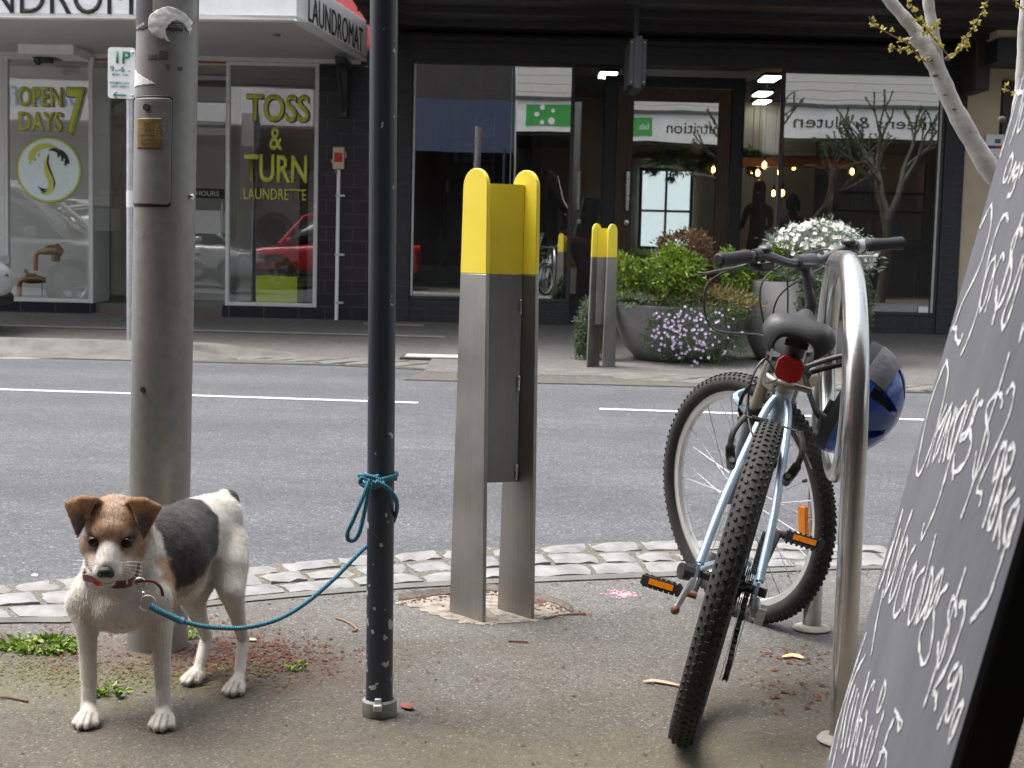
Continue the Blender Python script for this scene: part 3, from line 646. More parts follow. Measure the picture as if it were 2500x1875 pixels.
# ceiling panels
M_TROFF = emit('panel_light', (1,.97,.84), 6)
for i, (x, y, z0) in enumerate(((1312,166,20),(1660,174,20),(1645,206,22.5),(1636,228,25))):
    q = at(x, y, z0 if i else 19.6)
    lab = ['bright ceiling panel light left of the salon door','bright ceiling panel light nearest the right salon window, topmost of three','bright ceiling panel light, middle of the three behind the right glass','bright ceiling panel light, lowest of the three behind the right glass'][i]
    t = thing('panel_light', lab, 'light', (q.x,q.y if i<3 else 24.6,q.z), 'salon ceiling lights')
    MB().box(-.13,.13,-.4,.25,.02,.06).build('tray', DARK, t, local=True); MB().box(-.105,.105,-.37,.22,-.0,.019).build('diffuser', M_TROFF, t, local=True)
    MB().tube([(0,0,.06),(0,0,.12)],.006,5).build('wire', DARK, t, local=True)
# pendant bulbs
M_BULB = emit('filament_glow', (1,.50,.13), 16); M_BGL = glass_mat('bulb_glass', .04, (1,.9,.75))
pend = [(1541,366,21,'beside the ferns behind the door glass'),(1651,356,20,'highest on the left of the right window group'),(1624,368,22.5,'leftmost one against the copper rail'),(1637,373,21.5,'low beside the leftmost one'),(1684,372,20.5,'right of the corner glass under the rail'),(1715,361,23,'in front of the pale back wall'),(1690,416,19.5,'lowest and brightest over the seated client'),(1671,417,23,'small one left of the lowest bulb'),(1841,370,20.5,'alone near the dark shelving on the right')]
proto = None
for x, y, Y, wh in pend:
    q = at(x, y, Y)
    if proto is None:
        t = thing('pendant_bulb', '', 'pendant lamp', q, 'glowing pendant bulbs in the salon')
        MB().lathe([(0,-.07),(.035,-.058),(.052,-.01),(.04,.035),(.018,.06)],seg=14).build('bulb', M_BGL, t, local=True)
        MB().lathe([(0,-.05),(.024,-.035),(.027,.02),(0,.045)],seg=10).build('filament', M_BULB, t, local=True)
        MB().lathe([(.02,.06),(.022,.12),(.006,.13)],seg=10).build('socket', DARK, t, local=True)
        MB().tube([(0,0,.13),(0,0,1.3)],.004,5).build('cord', DARK, t, local=True); proto = t
    else: t = copy_tree(proto); t.location = q
    t['label'] = 'glowing amber pendant bulb in the salon, ' + wh
# shelves with bottles
def rack(name, label, x0, x1, y0, zs, mat, dep=.25):
    t = thing(name, label, 'shelf', ((x0+x1)/2, y0, .2)); fr = MB()
    for xx in (x0, x1): fr.box(xx-.012,xx+.012,y0-dep/2,y0+dep/2,.2,max(zs)+.35)
    fr.build('frame', DARK, t)
    for z in zs: MB().box(x0+.013,x1-.013,y0-dep/2,y0+dep/2,z-.02,z).build('shelf', mat, t)
    return t
q0 = at(958,420,18.1); q1 = at(1062,420,18.1)
zsl = [at(1000,y,18.1).z for y in (417,353,296)]
rack('wall_shelf','dark wall shelf of bottles behind the left salon window',q0.x,q1.x,18.1,zsl,M_WOOD)
def bottle(x, y, Y, h, r, mat, label, grp, capmat=None):
    q = at(x, y, Y); t = thing('bottle', label, 'bottle', (q.x,Y,q.z), grp)
    MB().lathe([(0,0),(r,0),(r,h*.68),(r*.45,h*.78),(r*.45,h*.84)],seg=12).build('body', mat, t, local=True)
    MB().lathe([(r*.5,h*.84),(r*.5,h),(0,h)],seg=10).build('cap', capmat or BLACKP, t, local=True)
M_TEAL = pm('teal_bottle',(.10,.35,.40),.3); M_CREAM = pm('cream_bottle',(.62,.60,.48),.35); M_PINK = pm('pink_tube',(.62,.34,.28),.4); M_AMB = pm('brown_bottle',(.05,.035,.025),.25)
for x in (983,1005,1019): bottle(x,352,18.1,.24,.035,M_TEAL,'teal bottle on the middle shelf behind the left salon window','teal bottles on the salon shelf',WHITE)
for x in (966,976,986,996,1004): bottle(x,416,18.1,.2,.028,M_AMB if x!=966 else M_CREAM,'small dark bottle on the lowest wall shelf behind the left salon window' if x!=966 else 'pale bottle at the left end of the lowest wall shelf','small bottles on the salon shelf')
for x in (1027,1039,1047,1055,1063): bottle(x,296,18.1,.28,.03,CHROME,'tall silver can on the top wall shelf behind the left salon window','silver cans on the salon shelf')
q0 = at(1792,520,18.0); q1 = at(1985,520,18.0); zsl = [at(1880,y,18.0).z for y in (517,455,415)]
rack('product_rack','dark steel rack of hair products behind the right salon window',q0.x,q1.x,18.0,zsl,M_SDARK,.3)
for x in (1848,1859,1869,1879): bottle(x,454,18.0,.34,.045,M_CREAM,'cream pump bottle on the upper rack shelf in the right salon window','cream pump bottles on the rack',WHITE)
for x, m, l in ((1880,M_PINK,'leftmost pink cylinder on the rack'),(1898,M_PINK,'middle pink cylinder on the rack'),(1917,M_PINK,'right pink cylinder on the rack beside the aqua one'),(1934,pm('aqua_tube',(.22,.48,.48),.4),'aqua cylinder at the right end of the pink row')):
    q = at(x,516,17.9); t = thing('product_tube', l, 'container', (q.x,17.9,q.z), 'tall cylinders on the rack')
    MB().lathe([(0,0),(.043,0),(.043,.21),(.040,.22)],seg=16).build('tube', m, t, local=True); MB().lathe([(.043,.221),(.043,.245),(0,.25)],seg=16).build('lid', m, t, local=True)
tb = thing('wooden_desk','warm timber desk inside the right salon window below the product rack','desk',(4.4,17.6,.2))
M_PINE = pm('warm_timber',(.26,.115,.045),.5,var=.3,vs=5,stretch=(3,3,12))
z0 = at(1950,527,17.6).z; xa = at(1885,600,17.6).x; xb = at(1987,600,17.6).x
MB().box(xa,xb,17.35,17.85,z0-.05,z0).build('top', M_PINE, tb, bevel=.005)
for xx in (xa+.03,xb-.1): MB().box(xx,xx+.08,17.4,17.48,.2,z0-.05).build('leg', M_PINE, tb)
MB().box(xa,xb,17.38,17.42,z0-.2,z0-.06).build('apron', M_PINE, tb)
q = at(1995,672,FY-.02); mb = MB(); mb.box(q.x-.055,q.x+.055,FY-.006,FY-.002,q.z-.04,q.z+.05); solo(mb.build('window_notice', WHITE), 'small white notice stuck to the corner of the right salon window', 'notice')
# planter trough in the left window
tr = thing('window_trough','long grey green trough planter inside the left salon window','planter',(-.28,17.45,.36))
xa, xb = at(898,577,17.35).x, at(1217,577,17.35).x; za = at(1050,577,17.35).z
mb = MB()
def ring(xa, xb, y0, y1, z): return [(xa,y0,z),(xb,y0,z),(xb,y1,z),(xa,y1,z)]
v = ring(xa+.2,xb-.2,17.25,17.55,.39)+ring(xa+.02,xb-.02,17.15,17.65,za-.06)+ring(xa,xb,17.13,17.67,za-.06)+ring(xa,xb,17.13,17.67,za)+ring(xa+.04,xb-.04,17.17,17.63,za)+ring(xa+.04,xb-.04,17.17,17.63,za-.04)
mb.add(v, [(3,2,1,0)]+[(4*r+k,4*r+(k+1)%4,4*r+4+(k+1)%4,4*r+4+k) for r in range(5) for k in range(4)]+[(20,21,22,23)])
mb.build('trough', pm('grey_green_glaze',(.16,.21,.20),.45,var=.25,vs=4), tr, smooth=30)
MB().box(xa+.16,xb-.3,17.12,17.5,.362,.388).build('timber_base', pm('pale_board',(.35,.27,.18),.6), tr)
# reception clutter
M_LAP = pm('dark_screen',(.03,.03,.035),.3)
q = at(1262,470,18.2); lt = thing('mirror_stand','tilted mirror with a pale edge on the salon counter','mirror',(q.x,18.2,q.z))
MB().obox((q.x+.05,18.2,q.z),(.22,.03,.5),Matrix.Rotation(radians(14),3,'Y')).build('panel', M_LAP, lt, bevel=.006)
MB().obox((q.x-.07,18.18,q.z),(.02,.035,.5),Matrix.Rotation(radians(14),3,'Y')).build('edge', WHITE, lt)
ct = thing('salon_counter','low counter with a bright patterned front behind the left salon window','counter',(.7,18.6,.2))
qa = at(1125,520,18.5); qb = at(1290,520,18.5)
MB().box(qa.x,qb.x,18.4,18.9,.2,qa.z-.04).build('body', M_SDARK, ct); MB().box(qa.x-.03,qb.x+.03,18.36,18.92,qa.z-.04,qa.z).build('top', M_WOOD, ct)
for i,(cc) in enumerate(((.02,.20,.30),(.45,.12,.02),(.50,.33,.03),(.03,.06,.25))):
    x0 = qa.x+.05+i*.22; MB().add([(x0,18.39,.75),(x0+.22,18.39,.75),(x0+.12+.05*(i%2),18.39,.95)],[(0,1,2)]).build('pattern_triangle', pm('panel_colour',cc,.5), ct)
# hanging blade sign under the dark awning
hs_ = thing('hanging_sign','dark grey box sign hanging from the salon awning on a pole','sign',(1.2,14.8,2.5))
qa = at(1358,190,14.6); qb = at(1398,78,14.6)
zc0, zc1 = qa.z, qb.z
MB().box(qa.x,qb.x,14.6,15.3,zc0+.03,zc1-.03).box(qa.x+.045,qb.x-.045,14.58,15.32,zc0,zc1).build('box', pm('dark_grey_sign',(.050,.05,.057),.5,var=.1), hs_, bevel=.006)
MB().tube([((qa.x+qb.x)/2,14.95,zc1-.005),((qa.x+qb.x)/2,14.95,3.43)],.028,10).build('pole', DARK, hs_)
mb = MB()
for dz in (zc0+.06,zc1-.06):
    for dx in (qa.x+.02,qb.x-.02): mb.ball((dx,14.6,dz),.008,seg=8,rings=6)
mb.build('rivet', CHROME, hs_)

# ------------------------------------------------------------------ cream shop at far right
cr = thing('cream_shop','cream painted building with brown post beside the dark salon','shop',(7,FY,.1))
M_CREAMW = pm('cream_wall',(.52,.44,.31),.75,var=.1,vs=3,bmp=.15,bs=40)
MB().box(5.095,5.47,FY-.01,FY+.3,.04,3.75).box(5.471,9,FY+.02,FY+.3,.04,.6).box(5.471,9,FY+.05,FY+.3,3.0,7).build('wall', M_CREAMW, cr)
MB().box(5.5,5.62,FY-.02,FY+.2,.04,3.0).box(6.8,6.95,FY-.02,FY+.2,.6,3.0).build('door_frame', pm('dark_brown_frame',(.05,.03,.025),.5), cr)
window(cr,'window',5.62,.6,6.8,3.0,FY+.1,.06,M_BROWNP,GLASS_D)
MB().box(5.47,9,19,19.1,.1,3).build('interior_wall', M_SDARK, cr)
qa = at(2085,200,FY-.35); qb = at(2130,60,FY-.35)
MB().box(qa.x+.02,qb.x,16.4,16.97,qa.z,4.2).build('brown_post', pm('brown_post',(.045,.026,.02),.6), cr, bevel=.02)
qa = at(2128,143,16.4); qb = at(2200,95,16.4)
MB().box(qa.x,9,16.0,16.6,qa.z,qb.z).build('header_beam', DARK, cr); MB().box(qa.x,9,16.05,16.7,qb.z+.01,qb.z+.16).build('gutter', M_CREAMW, cr, bevel=.02)
qa = at(2170,62,16.2); mb = MB(); mb.add([(qa.x-.1,16.2,qa.z-.05),(qa.x+.5,16.2,qa.z+.45),(qa.x+.5,16.25,qa.z+.45),(qa.x-.1,16.25,qa.z-.05),(qa.x+.5,16.2,qa.z-.05),(qa.x+.5,16.25,qa.z-.05)],[(0,4,1),(3,2,5),(0,1,2,3),(1,4,5,2),(0,3,5,4)]); mb.build('gable', M_CREAMW, cr)
MB().box(4.9,9.5,13.8,16.0,4.6,4.7).build('canopy', M_BROWNP, cr)
qa = at(2127,365,FY-.03); qb = at(2170,291,FY-.03)
sgn = solo(MB().box(qa.x,qb.x,FY-.03,FY-.015,qa.z,qb.z).build('wall_notice', WHITE), 'white notice with a blue and red stripe on the cream wall', 'notice')
for k,(c0,c1,mt) in enumerate(((.12,.55,(.03,.05,.3)),(.56,1,(.5,.02,.02)))): MB().box(qa.x+(qb.x-qa.x)*c0,qa.x+(qb.x-qa.x)*c1,FY-.034,FY-.0305,qb.z-.16,qb.z-.125).build('stripe', pm('stripe',mt,.5), sgn)
for k in range(4): MB().box(qa.x+.04,qb.x-.06-.02*(k%2),FY-.033,FY-.0305,qa.z+.05+.035*k,qa.z+.058+.035*k).build('print_line', GREYP, sgn)
MB().box(qa.x+.1,qb.x-.04,FY-.033,FY-.0305,qb.z-.10,qb.z-.05).build('print_heading', pm('print_blue',(.08,.09,.18),.5), sgn)
# ------------------------------------------------------------------ bollards
def bollard(label, cL, aL, cR, aR, H):
    """two tapering plates with round tops joined by a web; c = near-bottom corner, a = far-bottom corner of each plate on the ground"""
    c0 = (cL+aL)/2; base = ((cL+aL)/2+(cR+aR)/2)/2
    t = thing('bollard', label, 'bollard', (base.x, base.y, 0), 'steel bollards with yellow tops')
    plates = []
    for c, a in ((cL,aL),(cR,aR)):
        d = (a-c); w = d.length; d.normalize(); mid = (c+a)/2; n = Vector((-d.y,d.x,0)); th = .012
        plates.append((mid, d, w, n))
        wt = w*.69; r = wt/2; zb = H*.770
        def prof(z0, z1, top):
            wz = lambda z: (w + (wt-w)*z/(H-r))/2
            P = [(-wz(z0), z0), (wz(z0), z0), (wz(min(z1,H-r)), min(z1,H-r))]
            if top: P += [(r*cos(a_), H-r+r*sin(a_)) for a_ in np.linspace(0.12, pi-.12, 22)]
            P += [(-wz(min(z1,H-r)), min(z1,H-r))]; return P
        o = mid - n*th/2
        MB().prism(prof(-.05,zb,False), o, d, (0,0,1), n, th).build('side_plate', STEEL, t, bevel=.0015)
        MB().prism(prof(zb+.0005,H,True), o, d, (0,0,1), n, th).build('painted_end', YELLOW, t, bevel=.0015)
    (m0,d0,w0,n0),(m1,d1,w1,n1) = plates
    e = (m1-m0); Lw = e.length; e.normalize(); n = Vector((-e.y,e.x,0)); th = .008
    zt = H*.968; zb = H*.770; z0 = H*.305
    o = m0 + e*.007 - n*th/2
    MB().prism([(0,z0),(Lw-.014,z0),(Lw-.014,zb),(0,zb)], o, e, (0,0,1), n, th).build('web_plate', STEEL, t)
    MB().prism([(0,zb+.0005),(Lw-.014,zb+.0005),(Lw-.014,zt),(0,zt)], o, e, (0,0,1), n, th).build('painted_web', YELLOW, t)
    for z in (H*.33,H*.53,H*.70):
        q = o+e*(Lw-.018); MB().cap(q-n*.006+Vector((0,0,z-.02)), .004, q-n*.006+Vector((0,0,z+.015)), .004, 8).build('weld', CHROME, t)
    return t
g = lambda x, y: gr(x, y, 0.0)
bollard('near steel bollard with yellow top on the footpath beside the tied dog', g(1046,1345), g(974,1322), g(1151,1338), g(1078,1316), 1.20)
bollard('far steel bollard with yellow top across the road beside the planter bowls', g(1267,796.5), g(1294,794), g(1300.5,797), g(1328,794.5), 1.20)

# ------------------------------------------------------------------ dark sign post with chipped paint
m, nt, b = new_mat('chipped_navy_paint'); v = coords(nt, (1,1,.75))
nz = noise_t(nt, v, 38, 3, .5); nz2 = noise_t(nt, v, 5, 3)
sp = N(nt,'SeparateXYZ'); L(nt, v, sp.inputs[0]); mr = N(nt,'MapRange'); mr.inputs['From Min'].default_value = .1; mr.inputs['From Max'].default_value = .62; mr.inputs['To Min'].default_value = .045; mr.inputs['To Max'].default_value = -.035
L(nt, sp.outputs[2], mr.inputs[0]); ad = N(nt,'Math',operation='ADD'); L(nt, nz, ad.inputs[0]); L(nt, mr.outputs[0], ad.inputs[1])
msk = ramp(nt, ad.outputs[0], [(.655,(0,0,0)),(.668,(1,1,1))]); bw_ = N(nt,'RGBToBW'); L(nt, msk, bw_.inputs[0])
cc = mixc(nt, bw_.outputs[0], ramp(nt, nz2, [(.3,(.022,.026,.040)),(.7,(.034,.039,.055))]), (.36,.37,.35)); L(nt, cc, b.inputs['Base Color'])
rr_ = N(nt,'MapRange'); rr_.inputs['To Min'].default_value = .36; rr_.inputs['To Max'].default_value = .6; L(nt, bw_.outputs[0], rr_.inputs[0]); L(nt, rr_.outputs[0], b.inputs['Roughness']); bump(nt, b, bw_.outputs[0], -.4, .002)
M_CHIP = m
pb = gr(819,1553); PX, PY = pb.x, pb.y + .03
pp = thing('sign_post','dark navy steel post with chipped paint and a blue rope tied round it','post',(PX,PY,0))
PX *= PY/pb.y
RP = .0285
MB().tube([(PX,PY,0.0),(PX-.018,PY,1.9),(PX-.028,PY,3.0)], RP, 28).build('post', M_CHIP, pp)
MB().lathe([(RP+.002,0),(.036,.001),(.038,.012),(.037,.032),(RP+.002,.036)],(PX,PY,0),(0,0,1),28,closed=True).build('ground_sleeve', pm('grey_sleeve',(.20,.195,.18),.6,var=.3,vs=30), pp)
MB().box(PX-.009,PX+.009,PY-.048,PY-.0375,.020,.034).box(PX-.007,PX+.007,PY-.0375,PY-.03,.026,.045).build('wedge', GALV, pp, bevel=.002)

# ------------------------------------------------------------------ big grey light pole
m, nt, b = new_mat('weathered_aluminium_pole'); v = coords(nt)
f1 = noise_t(nt, coords(nt,(1,1,.25)), 9, 5); f2 = noise_t(nt, v, 3, 4); f3 = noise_t(nt, v, 40, 4)
c_ = ramp(nt, f1, [(.3,(.20,.195,.185)),(.7,(.30,.295,.28))]); c_ = mixc(nt, .35, c_, ramp(nt, f3, [(.3,(.6,.6,.58)),(.6,(1,1,1))]), 'MULTIPLY'); c_ = mixc(nt, .5, c_, ramp(nt, f2, [(.3,(.7,.68,.66)),(.6,(1,1,1))]), 'MULTIPLY')
L(nt, c_, b.inputs['Base Color']); b.inputs['Metallic'].default_value = .3; b.inputs['Roughness'].default_value = .45
M_POLE = m
gb = gr(338,1412); r0 = .0725; GX, GY = gb.x*(gb.y+r0)/gb.y, gb.y + r0
lpole = thing('light_pole','thick grey metal light pole with hatch and torn posters behind the dog','pole',(GX,GY,0))
tilt = .0145
def gp(z): return Vector((GX + tilt*z + .002, GY, z))
MB().tube([gp(-.01),gp(1.0),gp(2.2),gp(3.4)],[r0,r0*1.0,r0*.985,r0*.96],48).build('shaft', M_POLE, lpole, smooth=60)
def wrap(name, mat, x0, x1, z0, z1, edge, lift=.0012, parent=lpole, rag=.004, nx=26, nz=18, seed=1, curl=None):
    """a patch lying on the round shaft; x in -1..1 across what the front shows; edge(u,v)->keep"""
    r_ = random.Random(seed); mb = MB(); idx = {}; vs = []
    for j in range(nz+1):
        for i in range(nx+1):
            u = i/nx; w = j/nz; xx = x0+(x1-x0)*u; z = z0+(z1-z0)*w; a = math.asin(max(-.999,min(.999,xx))); c = gp(z); rad = r0*(1-.01*z) + lift
            if curl: rad += curl(u, w)
            vs.append((c.x + rad*sin(a), c.y - rad*cos(a), z))
    fs = []
    for j in range(nz):
        for i in range(nx):
            u = (i+.5)/nx; w = (j+.5)/nz
            if edge(u, w): fs.append((j*(nx+1)+i, j*(nx+1)+i+1, (j+1)*(nx+1)+i+1, (j+1)*(nx+1)+i))
    me = bpy.data.meshes.new(name); base = Vector((GX,GY,0))
    used = sorted({i for f in fs for i in f}); mp = {a:k for k,a in enumerate(used)}
    me.from_pydata([Vector(vs[i])-base for i in used], [], [tuple(mp[i] for i in f) for f in fs]); me.materials.append(mat)
    me.polygons.foreach_set('use_smooth',[True]*len(me.polygons))
    o = bpy.data.objects.new(name, me); link(o, parent); BASE[o.name] = base
    sd = o.modifiers.new('thick','SOLIDIFY'); sd.thickness = .0008; sd.offset = 1
    return o
def zc(y): return at(340, y, GY-r0).z
M_PAPER = pm('torn_paper',(.80,.80,.79),.8,var=.12,vs=35,bmp=.08,bs=60); M_POSTER = pm('dark_poster',(.055,.055,.06),.6,var=.35,vs=14); M_GUM = pm('old_glue',(.085,.082,.078),.7,var=.3,vs=40)
nf = lambda u, v, s: noise.noise(Vector((u*4, v*4, s)))
# hatch cover: a rounded raised panel
h0, h1 = zc(447), zc(206)
rr2 = lambda u, w, m_: (lambda du, dw: not (du > 0 and dw > 0 and du*du+dw*dw > 1))((abs(u-.5)-(.5-.10))/.10, (abs(w-.5)-(.5-.045))/.045)
wrap('hatch_gap', M_INK, -.93,.42,h0,h1, lambda u,w: rr2(u,w,0), .0008, nx=60, nz=90)
ht = wrap('hatch', M_POLE, -.905,.395,h0+.006,h1-.006, lambda u,w: rr2(u,w,0), .0030, nx=60, nz=90)
q = gp(zc(232)); a_ = math.asin(-.38); MB().lathe([(.0,.0),(.0085,0),(.0085,.004),(.0,.004)],(q.x+(r0+.0035)*sin(a_),q.y-(r0+.0035)*cos(a_),q.z),(sin(a_),-cos(a_),0),16).build('lock_hole', M_INK, ht)
def on_pole(u, z, lift): 
    a_ = math.asin(u); c = gp(z); return Vector((c.x+(r0+lift)*sin(a_), c.y-(r0+lift)*cos(a_), z)), Vector((cos(a_),sin(a_),0))
stk = wrap('yellow_sticker', pm('amber_sticker',(.17,.11,.02),.5,var=.3,vs=40), -.70,.10,zc(321),zc(255),lambda u,w:True,.0048,parent=ht)
for body, u, y, hh, xs in (('Swift',-.45,272,.0105,1.1),('TECH',-.42,286,.007,1.1),('24 HOUR SERVICE',-.55,295,.0038,.9),('Ph 555 0100',-.52,306,.0045,.95),('Fax 555 0101',-.52,313,.0045,.9)):
    p, ex = on_pole(u, zc(y), .0072); text('sticker_print', body, M_INK, p, ex, (0,0,1), hh, stk, .0006, xs=xs)
# posters
wrap('torn_poster', M_POSTER, -.985,.35,zc(72),zc(-6), lambda u,w: w > .16+.1*nf(u,w,1)+.06*(nf(u*4,3,2)), .0012, nx=60, nz=40)
wrap('torn_poster', pm('grey_poster',(.30,.29,.27),.7,var=.3,vs=20), -.25,.97,zc(58),zc(-8), lambda u,w: w > .25+.3*nf(u,.3,5)+.1*nf(u*5,1,7), .0016, nx=60, nz=40)
wrap('torn_poster', M_PAPER, -.99,.0,zc(186),zc(140), lambda u,w: w < .98-.95*u**.7+.04*nf(u*6,w*6,3) and w > .02+.10*u, .0014, nx=60, nz=40)
def ringpaper(u, w):
    du, dw = (u-.45)*1.0, (w-.55)*1.15; r = sqrt(du*du+dw*dw)*2
    hole = sqrt((u-.62)**2+((w-.34)*.8)**2) < .24+.03*nf(u*3,w*3,2)
    return r < .95+.10*nf(u*2,w*2,9) and not hole and not (w < .35 and u > .62)
wrap('loose_paper', M_PAPER, -.30,.97,zc(99),zc(12), ringpaper, .004, nx=70, nz=60, curl=lambda u,w: .012*abs(sin(w*3.1))*max(0,.8-u)+.0012*nf(u*2,w*2,3))
wrap('poster_fragment', M_POSTER, .12,.66,zc(64),zc(36), lambda u,w: True, .0022, nx=20, nz=12)
for body, y in (('TO BOOK',48),('AUCTION 11',58)):
    p, ex = on_pole(.22, zc(y), .0042); text('poster_print', body, pm('print_grey',(.45,.43,.40),.7), p, ex, (0,0,1), .008, lpole, .0005, xs=.8)
p, ex = on_pole(-.82, zc(61), .0035); text('poster_print','ART OF YOU', pm('print_white',(.6,.6,.58),.7), p, Vector((ex.x,ex.y,.12)), (0,0,1), .0065, lpole, .0005, xs=.9)
for k,(x0,x1,y0,y1) in enumerate(((-.05,.27,127,108),(.2,.32,148,138),(.55,.68,150,142),(-.4,-.1,128,118))): wrap('glue_patch', M_GUM, x0,x1,zc(y0),zc(y1), lambda u,w,k=k: nf(u*2,w*2,k) > -.25, .0008, nx=16, nz=14)
for k,(x0,x1,y0,y1) in enumerate(((-.55,-.2,510,475),(-.1,.32,300,262),(-.3,.05,228,215))): wrap('scuff', pm('pale_scuff',(.36,.36,.35),.6), x0,x1,zc(y0),zc(y1), lambda u,w,k=k: nf(u*2.5+k,w*5,k+11)+.3*nf(u*9,w*14,k) > .40, .0052 if y0<440 else .0008, nx=36, nz=50)
q, _ = on_pole(.93, zc(422), .002); MB().ball(q,.0075).build('bolt', CHROME, lpole)
q, n_ = on_pole(-.38, zc(843), .001); a_ = math.asin(-.38); MB().lathe([(0,0),(.007,0),(.007,.002),(0,.0021)],q,(sin(a_),-cos(a_),0),14).build('bolt_hole', M_INK, lpole)

# ------------------------------------------------------------------ bike hoop
hp = thing('bike_hoop','polished steel bicycle hoop beside the parked bicycle','bicycle rack',(.73,3.35,0))
nb = Vector((.695,2.955,0)); fb = gr(1757,1366); fb = Vector((fb.x,fb.y+.025,0)); d = (fb-nb); Lh = d.length; d.normalize()
Hh = 1.008; TR = .0248
def hq(s, z): return nb + d*s + Vector((0,0,z))
rc = .36
pts = [hq(0,z) for z in (0,.25,.5,Hh-rc)] + [hq(rc-rc*cos(t), Hh-rc+ (rc-TR)*sin(t)) for t in np.linspace(.08,pi/2,14)] 
pts += [hq(Lh-rc+rc*sin(t), Hh-rc+(rc-TR)*cos(t)) for t in np.linspace(0,pi/2-.08,14)] + [hq(Lh,z) for z in (Hh-rc,.5,.25,0)]
MB().tube(pts, TR, 28).build('arch', TUBE, hp, smooth=60)
rcx = Lh*.50; rcz = .735; RR = .265
ringp = [hq(rcx+RR*cos(t)*1.15, rcz+RR*sin(t)*.92) for t in np.linspace(0,2*pi,49)[:-1]]
MB().tube(ringp, .019, 20, closed=True).build('inner_ring', TUBE, hp, smooth=60)
for q in (nb, fb): MB().lathe([(TR+.001,.001),(.046,.001),(.050,.005),(.046,.010),(TR+.001,.016)],q,(0,0,1),28,closed=True).build('ground_collar', pm('mortar_collar',(.34,.32,.28),.85,var=.2,vs=20,bmp=.4), hp)

# ------------------------------------------------------------------ chalkboard A-frame
u_ = Vector((.13830567,1,0)).normalized(); nh = Vector((u_.y,-u_.x,0)); LEAN = .21979104; v_ = Vector((nh.x*sin(LEAN), nh.y*sin(LEAN), cos(LEAN)))
W_ = .60
o0 = Vector((.3136383,1.77110146,0))          # far bottom corner on the ground
nrm = (-u_).cross(v_)                        # outward, towards the street side and camera
if nrm.x > 0: nrm = -nrm
af = thing('chalkboard_sign','leaning sandwich chalkboard with handwritten fruit prices at the right edge','chalkboard',(o0.x,o0.y,0))
m, nt, b = new_mat('chalkboard'); vv = coords(nt); f = noise_t(nt, coords(nt,(2,2,.6)), 5, 5); f2 = noise_t(nt, vv, 45, 4)
c_ = ramp(nt, f, [(.3,(.088,.091,.106)),(.72,(.124,.127,.145))]); c_ = mixc(nt,.3,c_,ramp(nt,f2,[(.4,(.8,.8,.8)),(.7,(1.1,1.1,1.1))]),'MULTIPLY'); L(nt,c_,b.inputs['Base Color']); b.inputs['Roughness'].default_value = .75
M_BOARD = m; M_BFRM = pm('black_board_frame',(.010,.010,.010),.45,var=.2)
Hb = 1.33
def bq(s, t, n=0): return o0 - u_*s + v_*t + nrm*n
def bbox_(mb, s0, s1, t0, t1, n0, n1):
    vs = [bq(s,t,n) for n in (n0,n1) for s,t in ((s0,t0),(s1,t0),(s1,t1),(s0,t1))]; return mb.add(vs,[(0,3,2,1),(4,5,6,7),(0,1,5,4),(1,2,6,5),(2,3,7,6),(3,0,4,7)])
bbox_(MB(),.0,W_,.10,Hb,-.006,.0).build('board', M_BOARD, af)
mb = MB(); bbox_(mb,0,.045,0,Hb,-.045,-.0065); bbox_(mb,W_-.045,W_,0,Hb,-.045,-.0065); bbox_(mb,.046,W_-.046,.10,.16,-.040,-.0065); bbox_(mb,.046,W_-.046,Hb-.06,Hb,-.040,-.0065); mb.build('front_frame', M_BFRM, af, bevel=.002)
# rear leaf of the A frame
top = bq(0,Hb,-.05); v2 = Vector((nh.x*-sin(radians(17)), nh.y*-sin(radians(17)), cos(radians(17)))); o2 = top - v2*(top.z/v2.z)
n2_ = u_.cross(v2)
def b2(s,t,n): return o2 - u_*s + v2*t + n2_*n
mb = MB(); Lz = top.z/v2.z - .01
for s0,s1,t0,t1,n0,n1 in ((0,.045,0,Lz,-.02,.02),(W_-.045,W_,0,Lz,-.02,.02),(.046,W_-.046,.1,.16,-.016,.016),(.0461,W_-.0461,.2,Lz-.02,-.004,.004)):
    vs = [b2(s,t,n) for n in (n0,n1) for s,t in ((s0,t0),(s1,t0),(s1,t1),(s0,t1))]; mb.add(vs,[(0,3,2,1),(4,5,6,7),(0,1,5,4),(1,2,6,5),(2,3,7,6),(3,0,4,7)])
mb.build('rear_leaf', M_BFRM, af)
